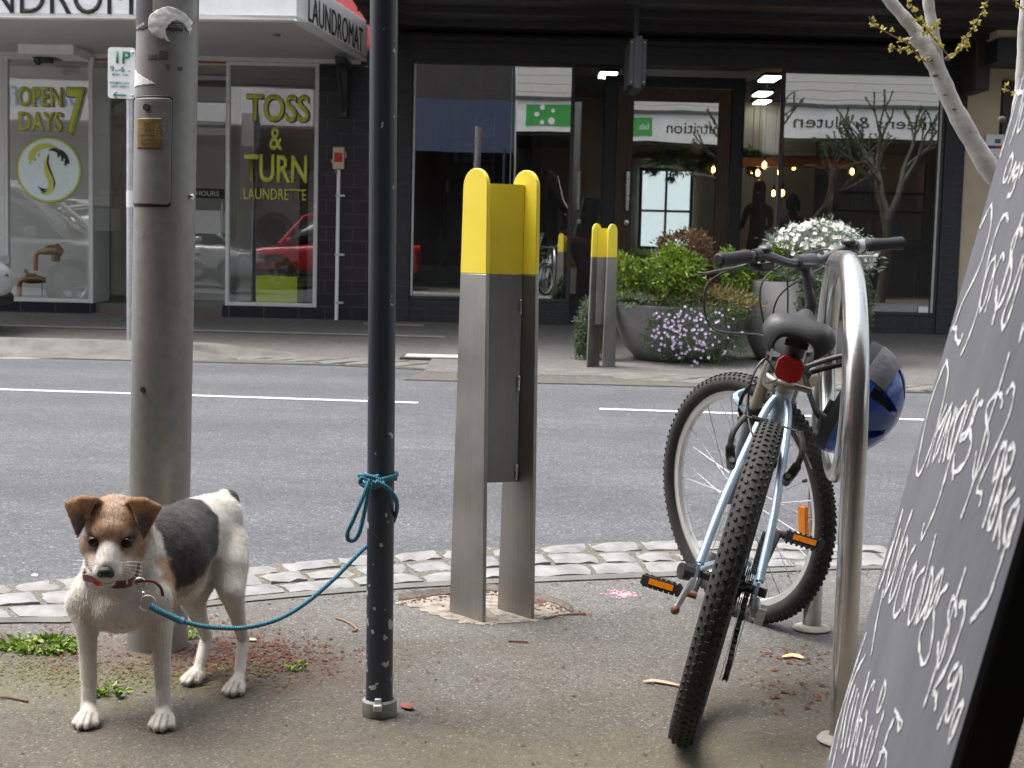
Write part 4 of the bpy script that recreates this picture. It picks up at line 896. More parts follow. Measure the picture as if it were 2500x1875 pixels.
# handwriting on the board: strokes in millimetres from the far bottom corner (along, up)
WRITING = [[(18,1235),(15,1213),(15,1176),(15,1145)],[(50,1212),(58,1182),(54,1157)],[(-3,1220),(21,1218),(44,1216)],[(67,1200),(78,1170),(93,1170),(96,1179)],[(87,1142),(75,1132),(76,1117),(87,1110),(101,1117),(102,1133),(90,1141)],[(124,1129),(119,1119),(115,1109)],[(119,1119),(129,1129),(126,1119),(140,1111)],[(149,1126),(135,1121),(137,1113),(154,1116),(154,1125),(154,1102),(147,1093),(135,1093)],[(170,1125),(166,1114),(176,1118)],[(15,1061),(41,1084),(54,1082),(84,1056),(84,1014),(39,971),(28,944),(18,938)],[(18,938),(48,940),(58,931),(94,926),(100,935)],[(176,1065),(156,1072),(135,1067),(125,1049),(128,1020),(149,967),(140,932),(127,916)],[(163,1025),(142,1015),(146,982),(165,967),(177,979),(175,1013),(166,1023)],[(166,1023),(190,997),(195,968)],[(176,996),(187,1015),(200,1029),(214,1023)],[(272,1048),(253,1055),(236,1048),(237,1032),(272,1011),(274,988),(255,973),(238,978),(222,992)],[(248,1068),(248,1025),(249,967),(252,958)],[(307,1025),(301,994),(293,966),(309,955),(321,965),(323,996),(319,1017)],[(398,961),(400,947),(403,958)],[(43,901),(29,883),(17,843),(38,791),(59,768),(84,774),(101,808),(100,852),(80,888),(43,901)],[(125,856),(113,832),(115,786)],[(123,830),(156,862),(141,832),(136,796),(150,807),(159,831),(164,852),(178,801)],[(186,859),(184,834),(201,805)],[(184,834),(197,859),(218,813)],[(231,870),(207,850),(223,810),(241,842),(238,868),(235,812),(236,783)],[(237,780),(230,753),(207,719),(196,722),(195,731)],[(256,836),(285,853),(279,887),(259,869),(254,837),(280,840),(296,858)],[(316,879),(298,875),(293,851),(319,838),(311,817),(271,802),(252,816)],[(271,802),(278,797)],[(406,886),(394,894),(371,894),(346,883),(348,871),(387,854),(392,833),(382,815),(368,814),(355,834)],[(373,932),(372,896),(369,858),(378,812),(371,774)],[(413,900),(423,908),(438,904),(447,884),(431,852),(410,822),(405,805),(428,806),(434,797)],[(467,858),(452,852),(455,831),(462,824),(472,838),(470,858),(474,828),(473,800),(472,785)],[(492,834),(509,845),(501,860),(481,853),(494,828),(487,796),(497,785),(504,799),(494,828)],[(521,833),(519,811),(524,783)],[(545,829),(522,809),(551,781)],[(571,823),(554,814),(554,794),(572,787),(579,801),(576,822),(581,789)],[(573,809),(571,784),(569,760),(566,740),(548,725),(530,711)],[(37,717),(36,669),(27,621)],[(100,728),(91,702),(91,652),(76,623)],[(33,677),(26,654),(35,634)],[(61,623),(73,590),(99,559)],[(59,697),(61,658),(75,627)],[(115,700),(104,671),(116,626),(136,645),(137,687),(121,699)],[(178,703),(159,683),(156,636),(174,622),(198,635)],[(214,692),(194,672),(205,641),(215,657),(219,689)],[(214,683),(223,644)],[(265,698),(236,675),(260,639),(279,652),(276,689)],[(274,734),(280,698),(296,647)],[(302,706),(307,679),(303,649),(324,671),(323,696),(306,706)],[(352,714),(335,697),(333,661),(358,680),(364,705),(353,715),(342,662),(338,643),(363,633),(390,630),(404,646),(388,667),(369,679)],[(397,710),(376,696),(369,679)],[(467,700),(449,708),(432,706),(436,691),(456,682),(462,660),(454,647),(430,662)],[(452,738),(448,711),(449,657),(448,628),(445,607)],[(471,710),(486,715),(499,707),(498,682),(488,655),(466,628),(481,628),(492,620)],[(529,671),(513,660),(512,647),(527,652),(540,667),(539,672),(537,651),(527,624),(523,612)],[(546,671),(557,659),(556,635),(546,625),(536,633),(535,657),(544,671)],[(582,654),(566,639),(572,617),(581,626),(587,653)],[(585,650),(578,627)],[(26,561),(16,525),(9,484),(5,437),(20,400)],[(62,544),(34,515),(24,482),(39,442),(56,401)],[(52,502),(51,467),(77,436)],[(75,505),(78,475),(100,437)],[(93,505),(102,478),(119,452)],[(122,539),(128,507),(138,466),(142,434)],[(173,537),(169,545),(158,536),(145,507),(148,479),(175,454)],[(226,563),(225,542),(232,530),(245,541),(245,558),(227,563)],[(143,491),(162,495),(165,480),(179,452)],[(176,510),(187,502),(197,482),(207,462)],[(228,510),(224,489),(235,469)],[(243,510),(246,490),(248,474)],[(271,541),(266,520),(270,500),(263,478)],[(323,562),(345,562),(367,555),(372,565),(341,562)],[(329,552),(320,538),(319,520)],[(311,511),(326,520),(344,521),(358,513)],[(314,501),(317,512)]]
m, nt, b = new_mat('chalk'); L(nt, ramp(nt, noise_t(nt, coords(nt), 200, 4, .7), [(.34,(.16,.165,.18)),(.50,(.62,.63,.63))]), b.inputs['Base Color']); b.inputs['Roughness'].default_value = .95; M_CHALK = m
rc_ = random.Random(4)
mb = MB()
for st in WRITING:
    S = spline([bq(max(.004,min(W_-.004,s/1000)), t/1000, .0009) for s, t in st if -.02 < s/1000 < W_+.02], 7) if sum(-.02 < s/1000 < W_+.02 for s, t in st) > 1 else []
    n = len(S); r = .0035*rc_.uniform(.8,1.2)
    for i in range(n-1):                       # a round chalk tip dragged along the stroke
        tg = (S[i+1]-S[i]); 
        if tg.length < 1e-6: continue
        sd_ = tg.normalized().cross(nrm).normalized()*r*(.8+.3*sin(i*.9+st[0][1])); sd2_ = tg.normalized().cross(nrm).normalized()*r*(.8+.3*sin((i+1)*.9+st[0][1]))
        mb.add([S[i]-sd_,S[i+1]-sd2_,S[i+1]+sd2_,S[i]+sd_],[(0,1,2,3)])
    for i in (0,n-1):
        if n: mb.add([S[i]+nrm*.0002+(-u_*cos(a_)+v_*sin(a_))*r*.95 for a_ in np.linspace(0,2*pi,11)[:-1]],[tuple(range(10))])
mb.build('chalk_lettering', M_CHALK, af, smooth=0)
# ------------------------------------------------------------------ bicycle
BX, BY, BH, BL, BS = .36714842, 2.951561, 1.35168586, .23274454, .82471044
WR = .343
Mb = Matrix.Translation((BX,BY,0)) @ Matrix.Rotation(BH,4,'Z') @ Matrix.Rotation(BL,4,'X')
A0v = Vector((.992,0,WR)); AXv = Vector((-.342,0,.94)).normalized()
Ms = Mb @ Matrix.Translation(A0v) @ Matrix.Rotation(BS,4,AXv) @ Matrix.Translation(-A0v)
bike = thing('bicycle','pale blue mountain bicycle with black saddle leaning on the steel hoop','bicycle',(BX,BY,0))
M_FRAME = pm('pale_blue_frame',(.30,.40,.50),.32,metal=.35,var=.12,vs=15,coat=.5)
M_FORK = pm('silver_fork',(.32,.30,.25),.35,metal=.7,var=.2,vs=20); M_RIM = pm('silver_rim',(.66,.655,.63),.38,metal=.45,var=.08)
M_TYRE = pm('tyre_rubber',(.022,.020,.018),.8,var=.35,vs=30,bmp=.3,bs=200); M_BAR = pm('grey_handlebar',(.065,.066,.072),.38,metal=.4,var=.15)
M_ORANGE = pm('amber_reflector',(.75,.22,.01),.2,var=.15,vs=120); M_REDR = pm('red_reflector',(.45,.010,.008),.18,var=.12,vs=160); M_RUST = pm('rusty_metal',(.13,.05,.03),.7,var=.4,vs=60)
M_SADDLE = pm('black_saddle',(.011,.011,.012),.5,var=.15,bmp=.15,bs=220); M_CABLE = pm('black_cable',(.012,.012,.012),.4)
M_DIRTM = pm('dirty_dark_metal',(.045,.043,.04),.45,metal=.7,var=.4,vs=60); M_SILV = pm('worn_silver',(.45,.45,.45),.33,metal=.8,var=.2,vs=30)
def B(M=Mb): q = MB(); q.M = M; return q
def wheel(M, cx, nm):
    # tyre carcass
    c = Vector((cx,0,WR)); th = .027; rr_ = WR-th*.92-.004
    prof = []
    for a in np.linspace(-2.55,2.55,17): prof.append((rr_+th*cos(a)*.92, th*sin(a)))
    ty = B(M).lathe(prof, c, (0,1,0), 72, cap=False).build('tyre', M_TYRE, bike, smooth=60)
    # knobs
    kb = B(M); nk = 104; ax = Vector((0,1,0))
    for i in range(nk):
        for row, (y, wy, wl) in enumerate(((-.0215,.005,.006),(-.012,.0065,.007),(0,.009,.0065),(.012,.0065,.007),(.0215,.005,.006))):
            t = 2*pi*(i+(.5 if row % 2 else 0))/nk; a = math.asin(y/th)
            rad = rr_+th*cos(a)*.92; e = Vector((cos(t),0,sin(t))); tg = Vector((-sin(t),0,cos(t)))
            nn = (e*cos(a)+ax*sin(a)).normalized(); bb = tg.cross(nn); p = c+e*rad+ax*y
            vs = []
            for hgt, sc in ((-.002,1.0),(.0033,.80)):
                for sx, sy in ((-1,-1),(1,-1),(1,1),(-1,1)): vs.append(p+nn*hgt+tg*(sx*wl*.55*sc)+bb*(sy*wy*.5*sc))
            kb.add(vs,[(4,5,6,7),(0,1,5,4),(1,2,6,5),(2,3,7,6),(3,0,4,7)])
    kb.build('tread', M_TYRE, ty, smooth=0)
    B(M).lathe([(rr_-.016,-.013),(rr_-.007,-.014),(rr_-.005,-.012),(rr_-.012,-.009),(rr_-.012,.009),(rr_-.005,.012),(rr_-.007,.014),(rr_-.016,.013),(rr_-.036,.010),(rr_-.040,0),(rr_-.036,-.010)], c,(0,1,0),72,closed=True).build('rim', M_RIM, bike)
    sp_ = B(M)
    for i in range(32):
        t = 2*pi*i/32; sd = 1 if i % 2 else -1; ht = t + (.95 if (i//2) % 2 else -.95)
        sp_.tube([c+Vector((.022*cos(ht),sd*.028,.022*sin(ht))), c+Vector(((rr_-.038)*cos(t),sd*.003,(rr_-.038)*sin(t)))], .0014, 5)
    sp_.build('spokes', CHROME, bike)
    B(M).lathe([(.007,-.055),(.010,-.05),(.010,-.036),(.024,-.031),(.024,-.026),(.012,-.02),(.012,.02),(.024,.026),(.024,.031),(.010,.036),(.010,.05),(.007,.055)], c,(0,1,0),18).build('hub', M_DIRTM, bike)
    return c
wheel(Mb,0,'rear'); wheel(Ms,1.04,'front')
B(Ms).tube([Vector((1.04+.285*cos(2.75),0,WR+.285*sin(2.75))),Vector((1.04+.25*cos(2.75),0,WR+.25*sin(2.75)))],.0045,8).build('valve', BLACKP, bike)
# amber wheel reflector on the front spokes
tt = -.18
B(Ms).obox(Vector((1.04+.235*cos(pi-.0),0,0))*0+Vector((1.04-.235*cos(.05),-.0,WR-.235*sin(.05))),(.028,.014,.085),Matrix.Rotation(.05,3,'Y')).build('wheel_reflector', M_ORANGE, bike, bevel=.003)
# frame
ST0 = Vector((.43,0,.292)); ST1 = Vector((.285,0,.735)); HT0 = A0v+AXv*.40; HT1 = A0v+AXv*.525
fr = B()
fr.tube([ST0,ST1],.0165,14); fr.tube([ST1+Vector((.005,0,-.05)),HT1-AXv*.02],.0165,14); fr.tube([ST0,HT0+AXv*.02],.019,14); fr.tube([HT0,HT1],.021,16)
fr.lathe([(.0,-.036),(.021,-.036),(.021,.036),(0,.036)],ST0,(0,1,0),16)
for s in (-1,1):
    fr.tube(spline([ST1+Vector((.004,s*.012,-.035)),ST1+Vector((-.03,s*.028,-.08)),Vector((.10,s*.052,.50)),Vector((.0,s*.062,WR+.02))],6),.0092,10)
    fr.tube(spline([ST0+Vector((-.01,s*.02,0)),Vector((.30,s*.045,.30)),Vector((.12,s*.058,.328)),Vector((.0,s*.062,WR))],6),.0095,10)
    fr.obox((-.002,s*.062,WR-.005),(.04,.006,.055))
fr.build('frame', M_FRAME, bike, smooth=50)
cl = B(); cl.tube([ST1+AXv*-.016,ST1+AXv*.008],.0192,16); cl.tube([ST1+Vector((0,-.02,0)),ST1+Vector((0,-.055,.0))],.007,8); cl.tube([ST1+Vector((-.02,.02,.0)),ST1+Vector((-.02,-.02,0))],.006,8); cl.build('seat_clamp', M_FORK, bike)
sd_ = (ST1-ST0).normalized(); SP1 = ST1+sd_*.100
B().tube([ST1-sd_*.02,SP1],.0135,14).build('seat_post', pm('black_post',(.03,.03,.032),.35,metal=.5), bike)
B().tube([SP1-sd_*.03,SP1],.021,14).obox(SP1+Vector((0,0,.005)),(.05,.05,.028)).build('seat_clamp_head', M_DIRTM, bike)
# rear reflector
rf = B(); q = ST1+sd_*.040+Vector((-.028,0,.0)); P_ = [(-.020,-.026),(.020,-.026),(.029,-.015),(.029,.015),(.020,.026),(-.020,.026),(-.029,.015),(-.029,-.015)]
rf.prism(P_, q, (0,-1,0), (-.15,0,.99), (-.99,0,-.15), .012); rf.build('rear_reflector', M_REDR, bike, bevel=.002)
B().tube([q+Vector((.0,0,0)),q+Vector((.03,0,0))],.008,8).build('reflector_bracket', BLACKP, bike)
# saddle: an arched shell, wide drooping lobes behind, rising nose in front
top = SP1+Vector((.0,0,.052)); nx_, nu_ = 22, 20; V_ = []; F_ = []
def sad_w(x): return float(np.interp(x,[-.140,-.13,-.105,-.06,-.01,.04,.09,.13,.142],[.050,.074,.088,.086,.064,.038,.024,.018,.010]))
def sad_z(x): return float(np.interp(x,[-.140,-.125,-.09,-.04,.0,.05,.10,.142],[-.022,.002,.014,.006,.002,.010,.020,.016]))
for lay in (0,1):
    for i in range(nx_+1):
        x = -.140+.282*i/nx_; w = sad_w(x)*.90
        for k in range(nu_+1):
            u = -1+2*k/nu_; y = w*sin(u*pi/2*.97); dr = (.062 if x < -.02 else .062-.10*(x+.02))*abs(u)**3.0*.80
            dr = max(dr, .022*abs(u)**2); z = sad_z(x)-dr-.004*(1-abs(u))*(x < 0)
            V_.append(top+Vector((x, y*(1-.14*lay), z-.016*lay*(1-.6*abs(u)**4))))
o1 = (nx_+1)*(nu_+1)
for i in range(nx_):
    for k in range(nu_):
        a = i*(nu_+1)+k; q4 = (a,a+1,a+nu_+2,a+nu_+1); F_.append(q4); F_.append(tuple(o1+x for x in reversed(q4)))
for i in range(nx_):
    a = i*(nu_+1); F_.append((a,a+nu_+1,o1+a+nu_+1,o1+a)); a += nu_; F_.append((a+nu_+1,a,o1+a,o1+a+nu_+1))
for k in range(nu_): F_.append((k+1,k,o1+k,o1+k+1)); a = nx_*(nu_+1)+k; F_.append((a,a+1,o1+a+1,o1+a))
B().add(V_,F_).build('saddle', M_SADDLE, bike, smooth=80, subd=1)
rl = B()
for s in (-1,1): rl.tube(spline([SP1+Vector((-.10,s*.04,.045)),SP1+Vector((-.05,s*.024,.012)),SP1+Vector((.04,s*.022,.012)),SP1+Vector((.11,s*.01,.045))],6),.0036,8)
rl.build('saddle_rail', M_SILV, bike)
# fork (steers)
fk_ = B(Ms); crown = A0v+AXv*.375
fk_.obox(crown,(.05,.15,.04),Matrix.Rotation(radians(-20),3,'Y')); fk_.build('fork_crown', M_FORK, bike, bevel=.008)
for s in (-1,1):
    top = crown+AXv*.065+Vector((.030,s*.054,0)); mid = crown+AXv*-.11+Vector((.041,s*.058,0)); bot = Vector((1.04,s*.058,WR))
    B(Ms).tube([top+AXv*.0,mid],.0155,16).build('fork_stanchion', pm('tan_stanchion',(.30,.27,.20),.35,metal=.6,var=.2), bike)
    B(Ms).tube([top,top+AXv*.012],.018,16).build('fork_cap', BLACKP, bike)
    B(Ms).tube([mid+AXv*.03,mid+AXv*-.012],.0215,16).build('fork_boot', BLACK, bike)
    B(Ms).tube([mid,bot],[.0195,.015],16).build('fork_leg', pm('grey_fork_leg',(.16,.19,.22),.4,metal=.3,var=.25,vs=12), bike)
B(Ms).tube(spline([crown+AXv*-.11+Vector((.04,.062,0)),crown+AXv*-.06+Vector((.12,.06,0)),crown+AXv*-.06+Vector((.12,-.06,0)),crown+AXv*-.11+Vector((.04,-.062,0))],6),.009,8).build('fork_brace', M_FRAME, bike)
# quill stem, handlebar
S1 = A0v+AXv*.585; BC = Vector((S1.x+.022,0,1.000))
B(Ms).tube([HT1-AXv*.005,HT1+AXv*.022],.023,18).build('headset', M_RUST, bike)
B(Ms).tube(spline([HT1+AXv*.02,S1,S1+AXv*.03+Vector((.012,0,0)),BC],5),[.0145]*10+[.0155]*6,14).build('stem', M_BAR, bike, smooth=60)
B(Ms).lathe([(.015,-.028),(.021,-.026),(.021,.026),(.015,.028)],BC,(0,1,0),18).build('stem_clamp', M_BAR, bike)
def bar(y):
    a = abs(y); z = BC.z+ .030*min(1,max(0,(a-.05)/.09))**1.0; x = BC.x-.03*max(0,(a-.1)/.2); return Vector((x,y,z))
ys = list(np.linspace(-.315,.315,45))
B(Ms).tube(spline([bar(y) for y in (-.296,-.22,-.15,-.12,-.06,-.03,0,.03,.06,.12,.15,.22,.296)],6),.0115,14).build('handlebar', M_BAR, bike, smooth=60)
for s in (-1,1):
    e0 = bar(s*.195); e1 = bar(s*.300); dd = (e1-e0).normalized(); Lg = (e1-e0).length
    B(Ms).lathe([(.013,0),(.0165,.004),(.0165,Lg*.3),(.0158,Lg*.6),(.0172,Lg-.006),(.0175,Lg-.001),(.012,Lg+.004),(0,Lg+.004)],e0,dd,20).build('grip', BLACK, bike)
    cpt = bar(s*.168)
    B(Ms).lathe([(.012,-.010),(.0165,-.009),(.0165,.009),(.012,.010)],cpt,(0,1,0),16).build('lever_clamp', BLACKP if s>0 else M_SILV, bike)
    lv = B(Ms); p0 = cpt+Vector((.03,-s*.01,-.02)); lv.tube([cpt,p0],.009,8); lv.tube([p0+Vector((0,-s*.035,0)),p0+Vector((0,s*.012,-.002))],.0105,8); lv.build('lever_body', BLACKP, bike)
    lv = B(Ms); lv.tube(spline([p0,p0+Vector((.022,s*.03,-.012)),p0+Vector((.022,s*.09,-.016)),p0+Vector((.026,s*.125,-.020)),p0+Vector((.036,s*.138,-.018))],5),[.006]*16+[.0065]*5,8,flat=.55); lv.build('brake_lever', (BLACKP if s>0 else M_SILV), bike)
    sh = B(Ms); sh.ball(cpt+Vector((.005,-s*.03,.012)),(.022,.016,.011)); sh.obox(p0+Vector((-.002,-s*.03,-.012)),(.05,.042,.02)); sh.build('shifter', BLACKP, bike, bevel=.003)
    B(Ms).tube([p0+Vector((-.012,-s*.006,.004)),p0+Vector((-.02,-s*.006,.004))],.006,8).build('lever_bolt', CHROME, bike)
# cables: from levers to frame and brakes
Mi = Mb.inverted(); S2B = Mi @ Ms
def stw(p): return S2B @ Vector(p)
def cable(pts, name='cable', r=.0026): B().tube(spline(pts,10), r, 6).build(name, M_CABLE, bike)
pL = stw(bar(.135)+Vector((.03,0,-.022))); pR = stw(bar(-.135)+Vector((.03,0,-.022)))
cable([pL, pL+Vector((.04,-.05,-.01)), stw(BC+Vector((.10,-.03,-.06))), stw(BC+Vector((.08,-.02,-.20))), HT0+Vector((.03,-.03,-.02))])
cable([pR, pR+Vector((.03,.05,.0)), stw(BC+Vector((.10,.05,-.05))), stw(BC+Vector((.07,.06,-.2))), HT0+Vector((.02,.03,-.03))])
cable([pL+Vector((0,.02,-.005)), pL+Vector((-.04,.10,-.08)), pL+Vector((-.05,.06,-.18)), Vector((.60,.07,.80)), Vector((.45,.05,.715)), ST1+Vector((.06,.018,.0)), ST1+Vector((-.02,.02,-.01))])
cable([pR+Vector((0,-.01,-.005)), stw(BC+Vector((.12,-.02,-.10))), stw(A0v+AXv*.42+Vector((.10,-.02,0))), stw(A0v+AXv*.30+Vector((.085,-.05,0)))])
cable([ST1+Vector((-.01,.03,.02)),ST1+Vector((-.05,.055,.045)),ST1+Vector((-.07,.07,-.0)),ST1+Vector((-.075,.06,-.07)),Vector((.13,.03,.62))])
# V-brakes
def vbrake(M, piv, up, out, nm):
    for s in (-1,1):
        p = piv+Vector((0,s*.058,0)); u = up; o_ = out
        a = B(M); S = spline([p, p+o_*.018+u*.03+Vector((0,s*.012,0)), p+o_*.022+u*.065+Vector((0,s*.014,0)), p+o_*.016+u*.105+Vector((0,s*.0,0))],6); a.tube(S,[.010]*7+[.0065]*(len(S)-7),8,flat=.6); a.build('brake_arm', M_DIRTM, bike)
        B(M).tube([p-o_*.012,p+o_*.024],.0095,10).build('brake_boss', BLACKP, bike)
        B(M).tube([p+o_*.024,p+o_*.028],.0055,8).build('brake_bolt', CHROME, bike)
        B(M).obox(p+u*.028+Vector((0,-s*.032,0))+o_*.0,(.045,.010,.012)).build('brake_pad', BLACK, bike)
    t0 = piv+out*.016+up*.105
    B(M).tube([t0+Vector((0,-.052,0)),t0+Vector((0,.06,0))],.0022,6).build('brake_wire', CHROME, bike)
    B(M).tube([t0+Vector((0,.005,0)),t0+Vector((0,.045,0))],.006,8).build('brake_boot', BLACK, bike)
vbrake(Mb, Vector((.075,0,.565)), Vector((.47,0,.88)).normalized(), Vector((-.88,0,.47)).normalized(),'rear')
vbrake(Ms, A0v+AXv*.245+Vector((.060,0,0)), AXv, Vector((.94,0,.342)),'front')
B().tube([Vector((.128,-.05,.660)),Vector((.09,-.10,.60))],.0012,5).build('wire_tail', CHROME, bike)
# cranks, pedals, chainring
ca = radians(62)            # left crank angle from forward, pointing down behind
BBc = ST0
def pedal(c, s, nm, tilt=0.0):
    pd_ = B(); R_ = Matrix.Rotation(tilt,3,'Y'); ex = R_@Vector((1,0,0)); ez = R_@Vector((0,0,1))
    f = B()
    for dx in (-.042,.042): 
        f.obox(c+ex*dx+Vector((0,s*.05,0)),(.012,.090,.022),R_)
    f.obox(c+Vector((0,s*.012,0)),(.084,.014,.020),R_); f.obox(c+Vector((0,s*.09,0)),(.084,.012,.018),R_); f.tube([c,c+Vector((0,s*.09,0))],.011,8)
    for dx in (-.042,.042):
        for k in range(7): f.obox(c+ex*dx+ez*.0125+Vector((0,s*(.012+.0125*k),0)),(.010,.006,.005),R_); f.obox(c+ex*dx-ez*.0125+Vector((0,s*(.012+.0125*k),0)),(.010,.006,.005),R_)
    po = f.build('pedal', BLACKP, bike, bevel=.001)
    for dx in (-.0492,.0492): B().obox(c+ex*dx+Vector((0,s*.05,0)),(.003,.055,.013),R_).build('pedal_reflector', M_ORANGE, po)
    B().tube([c+Vector((0,-s*.03,0)),c+Vector((0,s*.005,0))],.0085,10).build('pedal_axle', M_RUST, po)
for s, ang in ((1,radians(-158)),(-1,radians(22))):
    e = Vector((cos(ang),0,sin(ang))); q0 = BBc+Vector((0,s*.055,0)); q1 = q0+e*.17+Vector((0,s*.018,0))
    B().tube([q0,q0+e*.09+Vector((0,s*.012,0)),q1],[.015,.011,.012],10,flat=.6).build('crank_arm', M_DIRTM if s<0 else M_DIRTM, bike)
    pedal(q1+Vector((0,s*.016,0)), s, '', .25)
def gear(c, r, teeth, y, th, name, mat, inner=.6):
    P = []
    for i in range(teeth*2): a = 2*pi*i/(teeth*2); rr = r+(.004 if i%2 else -.002); P.append((rr*cos(a),rr*sin(a)))
    q = B(); n = len(P); vs = []
    for yy in (y-th/2,y+th/2):
        for k,(a,b_) in enumerate(P): vs.append(c+Vector((a,yy,b_)))
        for k in range(n): a = 2*pi*k/n; vs.append(c+Vector((r*inner*cos(a),yy,r*inner*sin(a))))
    fs = []
    for k in range(n):
        l = (k+1)%n; fs += [(k,l,n+l,n+k),(2*n+k,3*n+k,3*n+l,2*n+l),(k,2*n+k,2*n+l,l),(n+k,n+l,3*n+l,3*n+k)]
    q.add(vs,fs); return q.build(name, mat, bike, smooth=0)
gear(BBc,.085,42,-.048,.003,'chainring',M_DIRTM,.7); gear(BBc,.062,32,-.040,.003,'chainring',M_DIRTM,.6)
sp5 = B()
for k in range(5): a = 2*pi*k/5; sp5.obox(BBc+Vector((.032*cos(a),-.050,.032*sin(a))),(.065,.006,.014),Matrix.Rotation(-a,3,'Y'))
sp5.build('chainring_spider', M_DIRTM, bike)
B().lathe([(.072,0),(.092,.002),(.094,.005),(.072,.006)],BBc+Vector((0,-.060,0)),(0,1,0),40,closed=True).build('chain_guard', BLACKP, bike)
RA = Vector((0,0,WR))
for k in range(7): gear(RA,.020+.0042*k+.002,12+2*k,-.050+.0042*k,.002,'sprocket',M_DIRTM,.35)
# derailleur with long cage and chain
J0 = RA+Vector((.035,-.046,-.075)); J1 = RA+Vector((.035,-.050,-.185))
dm = B(); dm.tube([RA+Vector((0,-.062,-.015)),RA+Vector((-.012,-.075,-.045)),J0+Vector((-.01,-.018,.01))],[.012,.016,.010],8,flat=.7); dm.obox(RA+Vector((.0,-.082,-.045)),(.04,.018,.035)); dm.build('derailleur', M_SILV, bike, bevel=.002)
for yy in (-.008,.008):
    B().obox((J0+J1)/2+Vector((0,yy,0)),(.022,.002,.15),Matrix.Rotation(.0,3,'Y')).build('derailleur_cage', M_SILV, bike)
for j in (J0,J1): B().lathe([(0,-.004),(.019,-.004),(.019,.004),(0,.004)],j,(0,1,0),12).build('jockey_wheel', BLACKP, bike)
def chain(pts):
    S = spline(pts,14); q = B(); acc = 0; k = 0
    out = [S[0]]
    for a, b_ in zip(S[:-1],S[1:]):
        out.append(b_)
    d_ = [0]
    for a,b_ in zip(out[:-1],out[1:]): d_.append(d_[-1]+(b_-a).length)
    n = int(d_[-1]/.0127)
    for i in range(n):
        t = i*.0127; j = max(0,min(len(out)-2,int(np.searchsorted(d_,t))-1)); a = out[j].lerp(out[j+1],(t-d_[j])/(d_[j+1]-d_[j]+1e-9)); dr = (out[j+1]-out[j]).normalized()
        ang = atan2(-dr.z,dr.x)
        w = .0032 if i%2 else .0048
        for yy in (-w,w): q.obox(a+Vector((0,yy,0)),(.0125,.0013,.0075),Matrix.Rotation(ang,3,'Y'))
        q.tube([a+Vector((0,-.005,0)),a+Vector((0,.005,0))],.003,6)
    q.build('chain', M_DIRTM, bike, smooth=0)
chain([RA+Vector((.03,-.045,.027)),RA+Vector((.2,-.045,.05)),BBc+Vector((0,-.046,.085)),BBc+Vector((.06,-.046,.06)),BBc+Vector((.085,-.046,0)),BBc+Vector((.06,-.046,-.06)),BBc+Vector((0,-.046,-.085)),BBc+Vector((-.15,-.047,-.13)),J1+Vector((.06,0,.0)),J1+Vector((.0,0,-.018)),J1+Vector((-.018,0,0)),J0+Vector((.018,0,-.01)),J0+Vector((.018,0,.02)),RA+Vector((-.02,-.045,-.03)),RA+Vector((-.036,-.045,0)),RA+Vector((-.01,-.045,.033))])
# axle nuts, kickstand
ks = B(); ks.tube([RA+Vector((.02,.065,-.02)),RA+Vector((.03,.075,-.05)),RA+Vector((.02,.085,-.091))],.007,10); ks.build('kickstand', M_SILV, bike); B().ball(RA+Vector((.0195,.0855,-.093)),(.010,.010,.010)).build('kickstand_foot', M_RUST, bike)
B().tube([RA+Vector((0,.066,0)),RA+Vector((0,.085,0))],.010,6).build('axle_nut', M_DIRTM, bike); B().tube([RA+Vector((0,-.066,0)),RA+Vector((0,-.082,0))],.010,6).build('axle_nut', M_DIRTM, bike)
B().tube([RA+Vector((.12,.068,-.03)),RA+Vector((.10,.10,-.03))],.018,10).build('stand_clamp', M_DIRTM, bike)

# ------------------------------------------------------------------ helmet hanging by its strap on the bike side of the hoop
hc = at(1834,856,3.42)
hel = thing('helmet','blue and black bicycle helmet hanging on the steel hoop beside the saddle','helmet',(hc.x,hc.y,hc.z))
M_HBLUE = pm('blue_helmet_shell',(.012,.055,.30),.25,var=.12,vs=8,coat=.6); M_HGREY = pm('scuffed_grey_foam',(.10,.10,.105),.7,var=.35,vs=30,bmp=.5,bs=80); M_HBLK = pm('black_foam',(.014,.014,.016),.65,var=.2)
